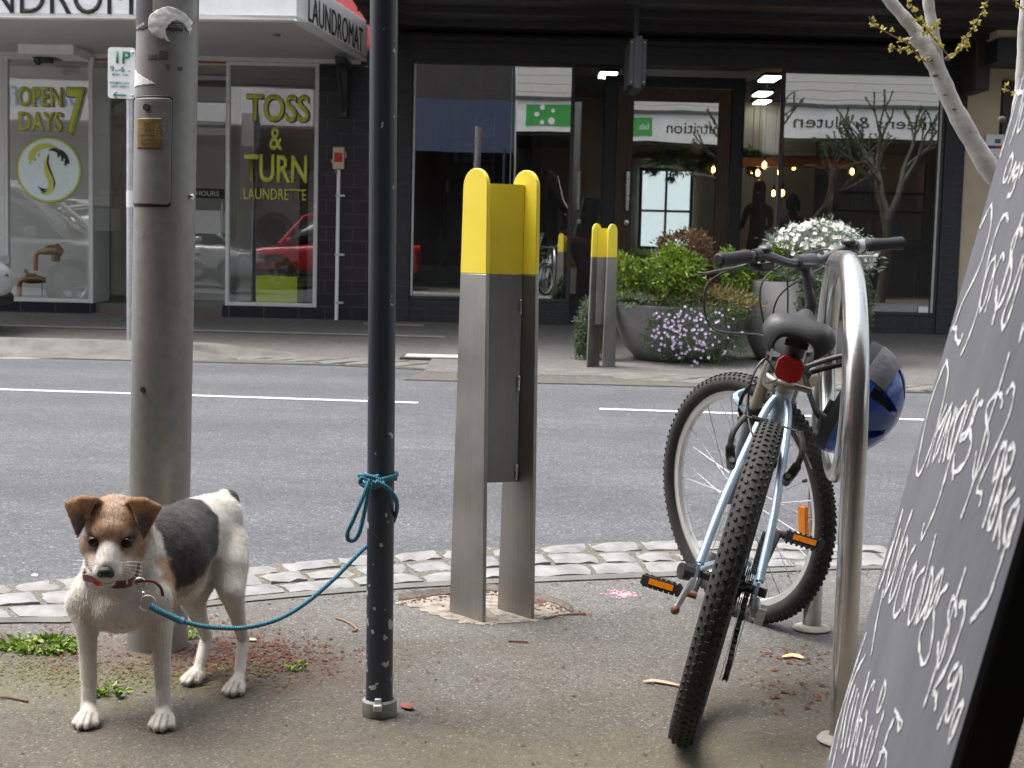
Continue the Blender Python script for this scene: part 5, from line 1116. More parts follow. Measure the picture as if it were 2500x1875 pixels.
# local: x = dome direction (up of the head), y = front, z = side ; dome points right and down in the picture
hx = Vector((.80,-.30,-.42)).normalized(); hy = (Vector((.42,.10,.90)) - hx*Vector((.42,.10,.90)).dot(hx)).normalized(); hz = hx.cross(hy)
HM = Matrix.Translation(hc) @ Matrix((hx,hy,hz)).transposed().to_4x4()
def hb(): q = MB(); q.M = HM; return q
ra, rb, rcx_ = .124, .140, .104
def shell(t, phi, k=1.0): return Vector((ra*sin(t)*k, rb*cos(t)*cos(phi)*k*1.0, rcx_*cos(t)*sin(phi)*k))
def patch(name, t0, t1, mat, k0=1.0, keep=None, nt=10, npz=44):
    q = hb(); vs = []
    for kk in (k0, k0-.17):
        for i in range(nt+1):
            for j in range(npz): 
                t = t0+(t1-t0)*i/nt; ph = 2*pi*j/npz; vs.append(shell(t,ph,kk))
    off = (nt+1)*npz; fs = []
    def K(i,j): return keep is None or keep(t0+(t1-t0)*(i+.5)/nt, 2*pi*(j+.5)/npz)
    for i in range(nt):
        for j in range(npz):
            if not K(i,j): continue
            l = (j+1)%npz; a = (i*npz+j,i*npz+l,(i+1)*npz+l,(i+1)*npz+j); fs.append(a); fs.append(tuple(off+x for x in reversed(a)))
            if i == 0 or not K(i-1,j): fs.append((a[1],a[0],off+a[0],off+a[1]))
            if i == nt-1 or not K(i+1,j): fs.append((a[3],a[2],off+a[2],off+a[3]))
            if not K(i,(j-1)%npz): fs.append((a[0],a[3],off+a[3],off+a[0]))
            if not K(i,l): fs.append((a[2],a[1],off+a[1],off+a[2]))
    q.add(vs,fs); return q.build(name, mat, hel, smooth=40)
def vents(t, ph):
    s = (ph % (pi/3.5))/(pi/3.5); return not (.35 < t < 1.15 and .36 < s < .62)
front = lambda ph: cos(ph) > .35
patch('shell', .12, 1.48, M_HBLUE, 1.0, lambda t,ph: vents(t,ph) and not (front(ph) and t < .58), nt=16, npz=72)
patch('front_foam', .10, .59, M_HGREY, 1.015, lambda t,ph: front(ph), nt=8, npz=72)
patch('rim', -.12, .11, M_HBLK, 1.0, None, 4, 48)
patch('liner', .15, 1.5, M_HBLK, .86, None, 8, 40)
st_ = hb()
for ph, s in ((.9,1),(2.2,1),(-.9,-1),(-2.2,-1)):
    st_.tube(spline([shell(.05,ph,.92), shell(.0,ph,.8)+Vector((-.05,0,0)), Vector((-.12,.0,.05*s))],6),.006,8,flat=.25)
st_.tube(spline([Vector((-.12,0,.05)),Vector((-.16,.03,0)),Vector((-.12,0,-.05))],6),.006,8,flat=.25)
st_.build('strap', M_CABLE, hel)
for s in (-1,1): hb().obox(Vector((-.12,.0,.05*s)),(.03,.02,.012)).build('strap_buckle', BLACKP, hel, bevel=.002)
# cradle inside
hb().tube([Vector((-.02,rb*.75*cos(t),rcx_*.75*sin(t))) for t in np.linspace(1.9,4.4,16)],.009,8,flat=.4).build('head_cradle', BLACKP, hel)

def on_shell(t, ph): p = HM @ shell(t,ph,1.004); n_ = (p-HM@shell(t,ph,.9)).normalized(); return p, n_
p_, n_ = on_shell(.62, 3.9); e_ = Vector((.55,.0,.85)); e_ = (e_-n_*e_.dot(n_)).normalized(); text('helmet_mark','BIKO',M_PAPER,p_,e_,n_.cross(e_),.020,hel,.0015,off=.01)
# ------------------------------------------------------------------ dog
def dz(zx, zy, Y): return at((80+zx*.42194)/K, (1150+zy*.42194)/K, Y)
dog = thing('dog','white terrier type dog with black saddle patch and brown face tied to the dark post','dog',(-.73,3.1,0))
body = MB()
def cp(a, ra, b, rb): body.cap(a, ra, b, rb)
# anchors
chest = dz(490,705,3.03); keel = dz(480,790,2.985); wither = dz(640,290,3.10); neckb = dz(480,560,3.02); skull = dz(468,330,2.945)
rib = dz(760,500,3.14); loin = dz(925,350,3.25); hip = dz(1075,300,3.335); rump = dz(1120,270,3.38)
# trunk
body.ball(chest+Vector((.002,.01,.0)),(.084,.085,.088)); body.ball(keel+Vector((0,.02,.0)),(.062,.06,.055))
body.ball(rib,(.088,.12,.112),Matrix.Rotation(radians(-25),3,'Z')); cp(chest+Vector((.02,.04,.02)),.088,rib,.100); cp(rib+Vector((.0,0,.01)),.097,loin+Vector((0,0,-.005)),.074)
cp(loin,.076,hip+Vector((-.010,-.01,-.012)),.066); cp(wither+Vector((-.01,0,-.06)),.062,loin+Vector((0,.0,.022)),.052); cp(loin+Vector((0,0,.02)),.055,hip+Vector((.0,.0,.012)),.058)
body.ball(rump+Vector((-.012,-.01,-.03)),(.050,.056,.070))
# neck
cp(neckb+Vector((.02,.04,-.01)),.068,skull+Vector((.012,.045,-.03)),.058); cp(chest+Vector((0,-.01,.05)),.070,neckb+Vector((.01,.01,.02)),.060); cp(wither+Vector((-.02,-.01,-.05)),.055,skull+Vector((.015,.05,-.01)),.05)
# shoulders
sL = dz(318,720,3.01); sR = dz(700,735,3.01)
body.ball(sL+Vector((.011,.01,0)),(.038,.06,.072)); body.ball(sR+Vector((-.005,.02,0)),(.042,.06,.08))
cp(sL+Vector((.006,0,0)),.044,chest,.066); cp(sR,.046,chest,.066)
# front legs: elbow, wrist, pastern, paw
def foreleg(el, up, wr, pa, paw, side):
    cp(up,.042,el,.026); cp(el,.0255,(el+wr)/2,.0185); cp((el+wr)/2,.0185,wr,.0165); cp(wr,.016,pa,.0155)
    cp(pa,.0155,paw+Vector((0,.010,.019)),.018); body.ball(paw+Vector((0,.002,.016)),(.0245,.030,.016))
    for k,(dx,dy) in enumerate(((-.0205,-.016),(-.0073,-.031),(.0073,-.031),(.0205,-.016))): cp(paw+Vector((dx*.8,dy+.016,.0205)),.0078,paw+Vector((dx,dy,.0105)),.0088)
pL = gr(178,1578); pR = gr(345,1583); pL = Vector((pL.x+.002,pL.y+.03,0)); pR = Vector((pR.x,pR.y+.03,0))
foreleg(dz(312,890,3.0),dz(300,770,3.02),dz(325,1225,2.985),dz(322,1360,2.975),pL,-1)
foreleg(dz(742,920,3.0),dz(722,790,3.02),dz(752,1240,2.985),dz(752,1390,2.97),pR,1)
# hind legs
def hindleg(hipj, kn, hk, pa, paw, tw):
    cp(hipj,.055,(hipj*.5+kn*.5)+Vector((0,.0,.01)),.048); cp(hipj*.5+kn*.5,.047,kn,.031); cp(kn,.030,(kn*.5+hk*.5),.0185); cp(kn*.5+hk*.5,.0185,hk,.0135); body.ball(hk+Vector((0,.008,.006)),(.0135,.018,.017))
    cp(hk,.0135,pa,.0128); cp(pa,.0132,paw+Vector((0,.012,.018)),.017); body.ball(paw+Vector((0,.002,.0155)),(.0225,.029,.0155))
    c, s = cos(tw), sin(tw)
    for k,(dx,dy) in enumerate(((-.0185,-.016),(-.0066,-.031),(.0066,-.031),(.0185,-.016))):
        a = Vector((dx*c-dy*s,dx*s+dy*c,.0105)); b2_ = Vector((dx*.8*c-(dy+.018)*s,dx*.8*s+(dy+.018)*c,.019)); cp(paw+b2_,.0072,paw+a,.0082)
hL = gr(413,1484); hR = gr(503,1507); hL = Vector((hL.x,hL.y+.03,0)); hR = Vector((hR.x,hR.y+.03,0))
hindleg(dz(1010,440,3.31),dz(925,745,3.235),dz(1005,960,3.335),dz(958,1150,3.275),hL,-.35)
hindleg(dz(1112,430,3.30),dz(1150,700,3.215),dz(1218,975,3.30),dz(1195,1190,3.225),hR,-.15)
# belly skin fold from flank to knee
cp(dz(985,560,3.27),.018,dz(900,690,3.22),.022); cp(dz(860,650,3.18),.05,dz(960,520,3.27),.045)
# tail
tl = spline([rump+Vector((.0,.01,.01)),dz(1105,150,3.42),dz(1150,140,3.45),dz(1182,185,3.47)],5)
for a, b_, r1, r2 in zip(tl[:-1],tl[1:],np.linspace(.024,.011,len(tl)),np.linspace(.023,.010,len(tl))): cp(a,r1,b_,r2)
# head, frame: f = forward to the camera, s = picture right, u = up
hf = Vector((.10,-.93,-.34)).normalized(); hs2 = hf.cross(Vector((.03,0,1))).normalized()*1.0
if hs2.x < 0: hs2 = -hs2
hu = hs2.cross(hf).normalized()
if hu.z < 0: hu = -hu
HC = dz(470,345,2.925)
HR = Matrix((hs2,hf,hu)).transposed()
def hd(s, f_, u): return HC + hs2*s + hf*f_ + hu*u
def hball(s, f_, u, r): body.ball(hd(s,f_,u), r, HR)
hball(0,-.018,.013,(.062,.066,.048)); hball(0,-.005,-.018,(.060,.052,.046)); hball(0,.024,.012,(.042,.034,.034))
hball(-.034,.010,-.028,(.032,.040,.036)); hball(.034,.010,-.028,(.032,.040,.036))
cp(hd(0,.030,-.016),.034,hd(0,.082,-.030),.0235); cp(hd(0,.050,-.036),.028,hd(0,.088,-.046),.0215); cp(hd(0,.04,.0),.0185,hd(0,.096,-.018),.0145)
body.ball(hd(-.0135,.086,-.043),(.0175,.020,.017),HR); body.ball(hd(.0135,.086,-.043),(.0175,.020,.017),HR); hball(-.022,.058,-.040,(.020,.028,.022)); hball(.022,.058,-.040,(.020,.028,.022)); hball(-.032,.034,-.042,(.022,.030,.024)); hball(.032,.034,-.042,(.022,.030,.024)); cp(hd(0,.045,-.056),.023,hd(0,.084,-.064),.0150)
# ears: folded flaps, built as thin slabs
def ear(sg):
    mb = body
    base_in = hd(sg*.024,-.014,.054); base_out = hd(sg*.058,-.014,.030); fold_in = hd(sg*.034,.002,.074); mid = hd(sg*.062,.002,.075); fold_out = hd(sg*.091,-.002,.057); tip = hd(sg*.064,.040,.010)
    def slab(tri, th, seg=7):
        a, b_, c = tri
        for i in range(seg+1):
            for j in range(seg+1-i):
                p = a*(1-i/seg-j/seg)+b_*(i/seg)+c*(j/seg); mb.ball(p, th, seg=8, rings=5)
    slab((base_in,base_out,mid),.0062); slab((base_in,fold_in,mid),.0062); slab((base_out,mid,fold_out),.0062); fw = hf*.005
    slab((fold_in+fw,mid+fw,tip),.0050,9); slab((mid+fw,fold_out+fw,tip),.0050,9)
ear(-1); ear(1)
def solidify_body():
    me = body.mesh('dog_tmp', M_PAPER, 0); o = bpy.data.objects.new('dog_tmp', me); COL.objects.link(o)
    r = o.modifiers.new('r','REMESH'); r.mode = 'VOXEL'; r.voxel_size = .0036; r.adaptivity = 0
    s = o.modifiers.new('s','SMOOTH'); s.factor = .5; s.iterations = 6
    dg = bpy.context.evaluated_depsgraph_get(); dg.update(); ev = o.evaluated_get(dg)
    out = bpy.data.meshes.new_from_object(ev); bpy.data.objects.remove(o); bpy.data.meshes.remove(me); return out
dme = solidify_body(); dme.name = 'body'
def relax(me, its, wfn):                       # extra smoothing of the trunk only
    n = len(me.vertices); P = np.empty(n*3); me.vertices.foreach_get('co', P); P = P.reshape(-1,3); E = np.empty(len(me.edges)*2, int); me.edges.foreach_get('vertices', E); E = E.reshape(-1,2)
    deg = np.bincount(E.ravel(), minlength=n)[:,None]; w = wfn(P)[:,None]
    for _ in range(its):
        A = np.zeros_like(P); np.add.at(A, E[:,0], P[E[:,1]]); np.add.at(A, E[:,1], P[E[:,0]]); P = P+.6*w*(A/deg-P)
    me.vertices.foreach_set('co', P.ravel()); me.update()
relax(dme, 22, lambda P: np.clip((P[:,2]-.13)/.06,0,1)*np.clip((np.linalg.norm(P-np.array(HC),axis=1)-.11)/.04,0,1))
nv = len(dme.vertices); co = np.empty(nv*3); dme.vertices.foreach_get('co', co); co = co.reshape(-1,3)
nrmv = np.empty(nv*3); dme.vertices.foreach_get('normal', nrmv); nrmv = nrmv.reshape(-1,3)
def sstep(a, b_, x): t = np.clip((x-a)/(b_-a),0,1); return t*t*(3-2*t)
def nz3(P, sc, seed=0): return np.array([noise.fractal(Vector((p[0]*sc+seed,p[1]*sc,p[2]*sc)),1,2,3) for p in P])
# picture coordinates of every vertex (where on the coat it lies), and its head coordinates
def coatcolor(co):
    c = np.tile(np.array([.66,.63,.57]), (len(co),1))
    n1 = nz3(co, 22); n2 = nz3(co, 60, 5)
    def mix(mask, colr):
        nonlocal c; c = c*(1-mask[:,None]) + np.array(colr)*mask[:,None]
    rel = co - np.array(HC); hs_c = rel@np.array(hs2); hf_c = rel@np.array(hf); hu_c = rel@np.array(hu)
    # trunk axis coordinate from withers to rump
    ax0 = np.array(wither); ax1 = np.array(hip); axd = (ax1-ax0)/np.linalg.norm(ax1-ax0); Lx = np.linalg.norm(ax1-ax0)
    t = (co-ax0)@axd/Lx
    isbody = (co[:,2] > .16)
    # greyer, thinner coat low on chest and legs
    mix(.35*sstep(.30,.12,co[:,2]), (.55,.50,.45))
    mix(.25*np.clip(n1,0,1), (.52,.47,.40))
    # black saddle
    rx = co[:,0]-(-.73)
    low = .245 + .045*sstep(.0,.7,t) + .012*n1
    t0 = -.05 + .9*np.clip(.35-co[:,2],0,.13)
    sad = sstep(-.02,.02,t-t0+.05*n1) * (1-sstep(.62,.655,t+.04*n1)) * sstep(0,.018,co[:,2]-low)
    headm = (hf_c > -.075) & (np.abs(hs_c) < .13) & (hu_c > -.085) & (hu_c < .13)
    sad[headm] = 0
    def segd(a, b_): a = np.array(a); b_ = np.array(b_); ab = b_-a; h = np.clip(((co-a)@ab)/(ab@ab),0,1); return np.linalg.norm(co-a-h[:,None]*ab,axis=1)
    for kp_, hp_ in ((dz(1150,700,3.215),dz(1125,470,3.30)),(dz(925,745,3.235),dz(1010,440,3.31))): sad *= sstep(.050,.064,segd(kp_,hp_)+.010*n1)
    mix(sad, (.030,.027,.028)); mix(sad*.25*np.clip(n2+.3,0,1), (.12,.10,.095))
    # tan edge ahead of and under the saddle
    tan = sstep(-.17,-.12,t-t0+.05*n1)*(1-sstep(.0,.04,t-t0+.05*n1))*sstep(.195,.225,co[:,2]+.01*n1)*(1-sstep(.325,.35,co[:,2]))*(co[:,0] > -.76); tan[headm] = 0
    tan2 = np.exp(-((co[:,2]-low+.004)/.016)**2)*sstep(0,.1,t)*(1-sstep(.6,.72,t)); tan2[headm] = 0
    mix(np.clip(tan+.75*tan2,0,1)*.85, (.31,.165,.075))
    # tail tip
    tp = (co@np.array([0,0,1]) > 0) & (np.linalg.norm(co-np.array(tl[-1]),axis=1) < .062) & (co[:,1] > 3.40)
    mix(tp.astype(float)*.9, (.05,.04,.037))
    # head
    hm = sstep(-.075,-.05,hf_c)*(np.abs(hs_c) < .13)*sstep(-.085,-.06,hu_c)*(hu_c < .13)
    blaze = np.exp(-(hs_c/ (.014+.018*sstep(.05,.10,hf_c)))**2)
    ah = np.abs(hs_c)
    brown = hm*(1-sstep(.050,.080,hf_c+.04*n1-.25*ah))*sstep(-.052,-.018,hu_c+.45*(ah-.035)+.012*n1)
    mix(brown, (.33,.185,.095)); mix(brown*sstep(.020,.045,hu_c)*sstep(.032,.010,ah)*.6, (.34,.25,.20)); mix(brown*np.clip(n2+.1,0,1)*.35, (.45,.34,.25))
    # cream centre of the face and cheeks
    face = hm*sstep(.020,.036,hf_c)*sstep(.022,.004,hu_c+.30*ah+.012*n1)*sstep(.058,.044,ah); mix(face*.88, (.54,.42,.31))
    chk = hm*sstep(-.012,-.034,hu_c+.01*n1)*sstep(.056,.036,ah)*(hf_c > .0); mix(chk*.75, (.60,.52,.43))
    for sx in (-1,1):
        b1 = np.exp(-(((hs_c-sx*.034)/.012)**2+((hu_c-.0215)/.006)**2))*(hf_c > .02); mix(b1*.45, (.60,.51,.40))
        b3 = np.exp(-((((hs_c-sx*.0325)/.0158)**2+((hu_c-.002)/.0130)**2)**2))*(hf_c > .015); mix(b3*.9, (.045,.027,.02))
        b4 = np.exp(-(((hs_c-sx*.027)/.006)**2+((hu_c+.020)/.011)**2))*(hf_c > .03); mix(b4*.5, (.24,.14,.08))
    mz = sstep(.058,.078,hf_c+.015*n1)*hm*sstep(.035,.022,ah); mix(mz, (.66,.64,.61))
    bl = np.exp(-((hs_c/.011)**2))*hm*(hf_c>.03)*sstep(.03,-.005,hu_c); mix(bl*.6, (.60,.52,.44))
    nb_ = np.exp(-((hs_c/.010)**2+((hf_c-.092)/.018)**2))*(hu_c > -.028); mix(nb_*.6, (.25,.23,.23))
    mouth = np.exp(-(((hu_c+.060-.30*ah)/.003)**2))*(hf_c > .07); mix(mouth*.7, (.09,.06,.055))
    # ears
    er = hm*(((hu_c > .050) & (ah > .034)) | ((ah > .050) & (hu_c > .012) & (hf_c > .020)) | (ah > .066)*(hu_c > .0))
    mix(er*.95, (.26,.135,.06))
    ef = er*(hf_c > -.004)*np.exp(-((((ah-.062)/.020)**2+((hu_c-.034)/.026)**2)**2)); mix(np.clip(ef,0,1)*.9, (.062,.046,.042))
    # shoulder tan fleck, pinkish belly
    pk = np.exp(-(np.linalg.norm(co-np.array(dz(1000,610,3.27)),axis=1)/.035)**2); mix(pk*.6,(.45,.27,.19))
    # toes: shade of the clefts painted as dark lines, soles darkened
    for paw, tw in ((pL,0),(pR,0),(hL,-.35),(hR,-.15)):
        ca_, sa_ = cos(tw), sin(tw); lx = (co[:,0]-paw.x)*ca_+(co[:,1]-paw.y)*sa_; ly = -(co[:,0]-paw.x)*sa_+(co[:,1]-paw.y)*ca_
        for off in (-.0135,0,.0135): mix(np.exp(-((lx-off*(1-(ly+.03)*6))/.0020)**2)*(co[:,2] < .033)*(ly < -.004)*(np.abs(lx)<.03)*.8, (.16,.12,.10))
        mix((co[:,2] < .006)*(np.abs(lx)<.05)*(np.abs(ly)<.06)*.6, (.10,.08,.07))
    c *= (1+.10*n2)[:,None]
    return np.clip(c,0,1)
dcol = coatcolor(co)
at_ = dme.color_attributes.new('coat','FLOAT_COLOR','POINT'); at_.data.foreach_set('color', np.hstack([dcol,np.ones((nv,1))]).ravel())
m, nt, b = new_mat('dog_coat'); a_ = N(nt,'Attribute'); a_.attribute_name = 'coat'; vv = coords(nt,(1,1,.35)); f = noise_t(nt, vv, 260, 3, .7)
L(nt, mixc(nt,.45,a_.outputs['Color'],ramp(nt,f,[(.25,(.55,.53,.5)),(.7,(1.05,1.05,1.05))]),'MULTIPLY'), b.inputs['Base Color']); b.inputs['Roughness'].default_value = .75; b.inputs['Specular IOR Level'].default_value = .25; b.inputs['Sheen Weight'].default_value = .15; bump(nt,b,f,.5,.003)
M_COAT = m
dme.materials.clear(); dme.materials.append(M_COAT); dme.polygons.foreach_set('use_smooth',[True]*len(dme.polygons))
dbase = BASE[dog.name]; 
dme.vertices.foreach_set('co', (co-np.array(dbase)).ravel()); dme.update()
dob = bpy.data.objects.new('body', dme); link(dob, dog); BASE[dob.name] = dbase
# short coat: fine hairs lying along the body
def fur(n=70000):
    rng = np.random.default_rng(3); npz = len(dme.polygons)
    ar = np.empty(npz); dme.polygons.foreach_get('area', ar); cen = np.empty(npz*3); dme.polygons.foreach_get('center', cen); cen = cen.reshape(-1,3)
    nn = np.empty(npz*3); dme.polygons.foreach_get('normal', nn); nn = nn.reshape(-1,3)
    lt = [p.vertices[0] for p in dme.polygons]; lt = np.array(lt)
    vis = (nn@np.array([.2,-1,.3])) > -.75; w = ar*vis; idx = rng.choice(npz, n, p=w/w.sum())
    p = cen[idx]+rng.normal(0,.0014,(n,3)); nr = nn[idx]; cl = dcol[lt[idx]]
    dn = np.tile(np.array([.35,.45,-.9]),(n,1)); rel = p+np.array(dbase)-np.array(HC); ish = np.linalg.norm(rel,axis=1) < .12
    dn[ish] = np.array([0,.8,.5]); dn = dn-nr*(dn*nr).sum(1)[:,None]; dn /= np.linalg.norm(dn,axis=1)[:,None]+1e-6
    L_ = rng.uniform(.005,.0105,n); L_[ish] *= .65; leg = (p[:,2]+dbase[2]) < .2; L_[leg] *= .6
    d_ = dn*.92+nr*rng.uniform(.12,.42,(n,1))+rng.normal(0,.15,(n,3)); d_ /= np.linalg.norm(d_,axis=1)[:,None]
    sd2 = np.cross(d_,nr); sd2 /= np.linalg.norm(sd2,axis=1)[:,None]+1e-6
    wd = .00042
    V = np.empty((n,3,3)); V[:,0] = p-sd2*wd-nr*.0005; V[:,1] = p+sd2*wd-nr*.0005; V[:,2] = p+d_*L_[:,None]
    me = bpy.data.meshes.new('fur'); me.from_pydata(V.reshape(-1,3).tolist(),[],np.arange(n*3).reshape(-1,3).tolist()); me.materials.append(M_COAT)
    ca = me.color_attributes.new('coat','FLOAT_COLOR','POINT'); cc_ = np.repeat(cl*rng.uniform(.72,1.2,(n,1)),3,axis=0); ca.data.foreach_set('color', np.hstack([np.clip(cc_,0,1),np.ones((n*3,1))]).ravel())
    o = bpy.data.objects.new('fur', me); link(o, dog); BASE[o.name] = dbase
fur()
# eyes, nose, mouth, claws
M_CLAW = pm('claw',(.10,.07,.06),.4)
M_EYE = pm('dog_eye',(.010,.006,.004),.14,var=.1,rvar=0,spec=.3); M_NOSE = pm('dog_nose',(.012,.011,.012),.35,var=.3,vs=200,bmp=.4,bs=700)
for sx in (-1,1):
    e = MB(); e.ball(hd(sx*.0325,.0462,.002),.0114,seg=20,rings=14); e.build('eye', M_EYE, dog, smooth=80)
ns = MB(); ns.ball(hd(0,.110,-.027),(.0150,.0115,.0115),HR,seg=20,rings=14); ns.ball(hd(-.009,.109,-.032),(.0080,.010,.0080),HR); ns.ball(hd(.009,.109,-.032),(.0080,.010,.0080),HR)
ns.build('nose', M_NOSE, dog, smooth=80)
for sx in (-1,1): MB().ball(hd(sx*.0080,.1190,-.0300),(.0033,.003,.0026),HR).build('nostril', BLACK, dog)
for paw, tw in ((pL,0),(pR,0),(hL,-.35),(hR,-.15)):
    cw = MB(); c, s = cos(tw), sin(tw)
    for dx, dy in ((-.0205,-.023),(-.0073,-.038),(.0073,-.038),(.0205,-.023)): a = Vector((dx*c-dy*s,dx*s+dy*c,0)); cw.tube([paw+a+Vector((0,.004,.010)),paw+a+Vector((0,-.003,.0045))],[.0026,.0012],6)
    cw.build('claws', M_CLAW, dog)
# whiskers
wk = MB()
for sx in (-1,1):
    for k in range(5): p = hd(sx*.022,.080,-.042+.004*k); wk.tube([p,p+hs2*(sx*.022)+hu*(-.006+.004*k)+hf*.008,p+hs2*(sx*.045)+hu*(-.016+.006*k)+hf*.006],[.0004,.0003,.0002],4)
wk.build('whiskers', WHITE, dog)
# collar
M_COL = pm('dark_red_collar',(.10,.012,.016),.5,var=.25,vs=40); 
cpts = [dz(*q) for q in ((295,605,2.965),(340,622,2.925),(400,640,2.895),(470,655,2.878),(545,650,2.885),(590,625,2.91),(608,560,2.95),(612,510,3.0))]
back_ = [cpts[-1]+Vector((-.01,.06,.03)), cpts[0]+Vector((.05,.11,.06)), cpts[0]+Vector((.01,.04,.02))]
S = spline(cpts+back_,8,closed=True)
def strap(S, h, th, name, mat, parent, closed=True, tiltv=None):
    q = MB(); n = len(S); vs = []
    cen = sum(S,Vector())/n
    for i,p in enumerate(S):
        up = Vector((0,-.25,1)).normalized(); o_ = (p-cen); o_ = (o_-up*o_.dot(up)).normalized() if tiltv is None else tiltv
        for a_, b_ in ((-h/2,0),(h/2,0),(h/2,th),(-h/2,th)): vs.append(p+up*a_+o_*b_)
    for i in range(n if closed else n-1):
        j = (i+1)%n
        for k in range(4): l = (k+1)%4; q.add([vs[4*i+k],vs[4*i+l],vs[4*j+l],vs[4*j+k]],[(0,1,2,3)])
    return q.build(name, mat, parent)
col_ = strap(S,.0155,.003,'collar',M_COL,dog)
MB().tube([dz(545,655,2.872),dz(545,632,2.872)],.0018,6).tube([dz(610,650,2.89),dz(585,662,2.888)],.0016,6).build('buckle', CHROME, col_)
tgp = dz(378,640,2.880); MB().lathe([(0,-.001),(.0085,-.001),(.0085,.001),(0,.001)],tgp,(.1,-1,.1),14).build('red_tag', pm('red_tag',(.62,.03,.012),.35), col_)
MB().tube(spline([dz(590,640,2.875),dz(650,635,2.872),dz(700,640,2.872),(dz(740,675,2.873)),dz(753,722,2.877)],6),.0032,8,flat=1).build('collar_end', M_COL, col_)
MB().tube([dz(305,612,2.945),dz(312,612,2.945)],.0028,8).build('collar_stud', CHROME, col_)
# ------------------------------------------------------------------ rope lead: ring, clip, rope, knot, loop
M_ROPE, nt, b = new_mat('teal_rope'); vv = coords(nt); w_ = N(nt,'TexWave'); w_.inputs['Scale'].default_value = 90; w_.inputs['Distortion'].default_value = 6; L(nt,vv,w_.inputs[0]); L(nt,ramp(nt,w_.outputs[1],[(.25,(.025,.13,.19)),(.7,(.055,.24,.32))]),b.inputs['Base Color']); b.inputs['Roughness'].default_value = .8; bump(nt,b,w_.outputs[1],.6,.003)
lead = thing('rope_lead','teal blue rope lead tied round the dark post and hanging to the dog collar','lead',(-.45,2.95,0))
def ringm(c, r, n, name, th=.0016): 
    n = Vector(n).normalized(); a, b2_ = frame(n); MB().tube([c+a*(r*cos(t))+b2_*(r*sin(t)) for t in np.linspace(0,2*pi,21)[:-1]],th,6,closed=True).build(name, CHROME, lead)
ringm(dz(618,655,2.868),.0125,(.2,-1,.2),'clip_ring'); ringm(dz(664,765,2.862),.0155,(.3,-1,.1),'clip_ring')
ck = MB(); ck.tube(spline([dz(625,678,2.866),dz(640,705,2.864),dz(655,728,2.862),dz(668,745,2.862)],4),.0016,6); ck.ball(dz(640,708,2.864),.0045); ck.build('clip', CHROME, lead)
rp = [at(x,y,Y) for x,y,Y in ((325,1309,2.862),(345,1320,2.862),(368,1331,2.865),(400,1344,2.872),(440,1353,2.885),(490,1357,2.90),(535,1355,2.915),(600,1338,2.94),(660,1303,2.97),(720,1252,3.0),(765,1206,3.03),(792,1180,3.06),(820,1163,3.085),(850,1125,3.07),(857,1085,3.035),(838,1055,2.995),(812,1040,2.985))]
RR_ = .0046
S = spline(rp,8); rds = [RR_*1.45 if 0 <= i < 22 else RR_ for i in range(len(S))]
MB().tube(S,rds,10).build('rope', M_ROPE, lead, smooth=70)
MB().tube([S[21],S[23]],.0075,10).build('rope_stop', pm('frayed_blue',(.10,.25,.40),.9,var=.3,vs=200), lead)
zk = at(820,1040,PY-RP).z
def pq(ang, z, lift=.004): return Vector((PX-.005+(RP+lift)*sin(ang), PY-(RP+lift)*cos(ang), z))
for z0,z1,ph in ((zk+.004,zk+.012,0),(zk-.006,zk+.004,2)):
    MB().tube([pq(t+ph, z0+(z1-z0)*(t/(2*pi))+.006*sin(t+ph),.0045) for t in np.linspace(0,2*pi,28)],RR_,10).build('rope_turn', M_ROPE, lead, smooth=70)
kp = pq(-.55, zk, .010)
MB().tube(spline([kp+Vector((-.022,0,.012)),kp+Vector((-.005,-.012,.014)),kp+Vector((.018,-.010,.006)),kp+Vector((.022,-.004,-.006)),kp+Vector((.0,-.012,-.010)),kp+Vector((-.018,-.006,-.002)),kp+Vector((-.012,-.010,.010)),kp+Vector((.012,-.016,.0)),kp+Vector((.03,-.004,-.002))],8),RR_*1.1,10).build('knot', M_ROPE, lead, smooth=70)
lp_ = [at(x,y,Y) for x,y,Y in ((800,1035,2.965),(790,1060,2.96),(775,1095,2.955),(762,1125,2.955),(751,1150,2.957),(753,1166,2.96),(766,1166,2.962),(777,1148,2.963),(785,1115,2.965),(792,1080,2.967),(800,1045,2.968))]
MB().tube(spline(lp_,8),RR_,10).build('loop', M_ROPE, lead, smooth=70)
# ------------------------------------------------------------------ foliage helpers
def leaves(name, pts, dirs, size, mat, parent, shape='leaf', seed=0, jit=.5, base=None, aspect=.45, curl=.15):
    rng = np.random.default_rng(seed); n = len(pts); P = np.array(pts, float); D = np.array(dirs, float)
    D = D + rng.normal(0,jit,(n,3)); D /= np.linalg.norm(D,axis=1)[:,None]+1e-9
    Rn = rng.normal(0,1,(n,3)); S = np.cross(D,Rn); S /= np.linalg.norm(S,axis=1)[:,None]+1e-9; Nn = np.cross(S,D)
    s = (size*rng.uniform(.6,1.3,n))[:,None]; w = s*aspect
    b0 = P; b1 = P+D*s*.45+S*w*.5+Nn*s*curl; b2 = P+D*s; b3 = P+D*s*.45-S*w*.5+Nn*s*curl; mid = P+D*s*.5
    V = np.stack([b0,b1,b2,b3],1).reshape(-1,3)
    off = np.array(BASE[parent.name]) if base is None else np.array(base); V = V-off
    F = (np.arange(n)[:,None]*4+np.array([[0,1,2,3]])).tolist()
    me = bpy.data.meshes.new(name); me.from_pydata(V.tolist(),[],F); me.materials.append(mat)
    o = bpy.data.objects.new(name, me); link(o,parent); BASE[o.name] = Vector(off); return o
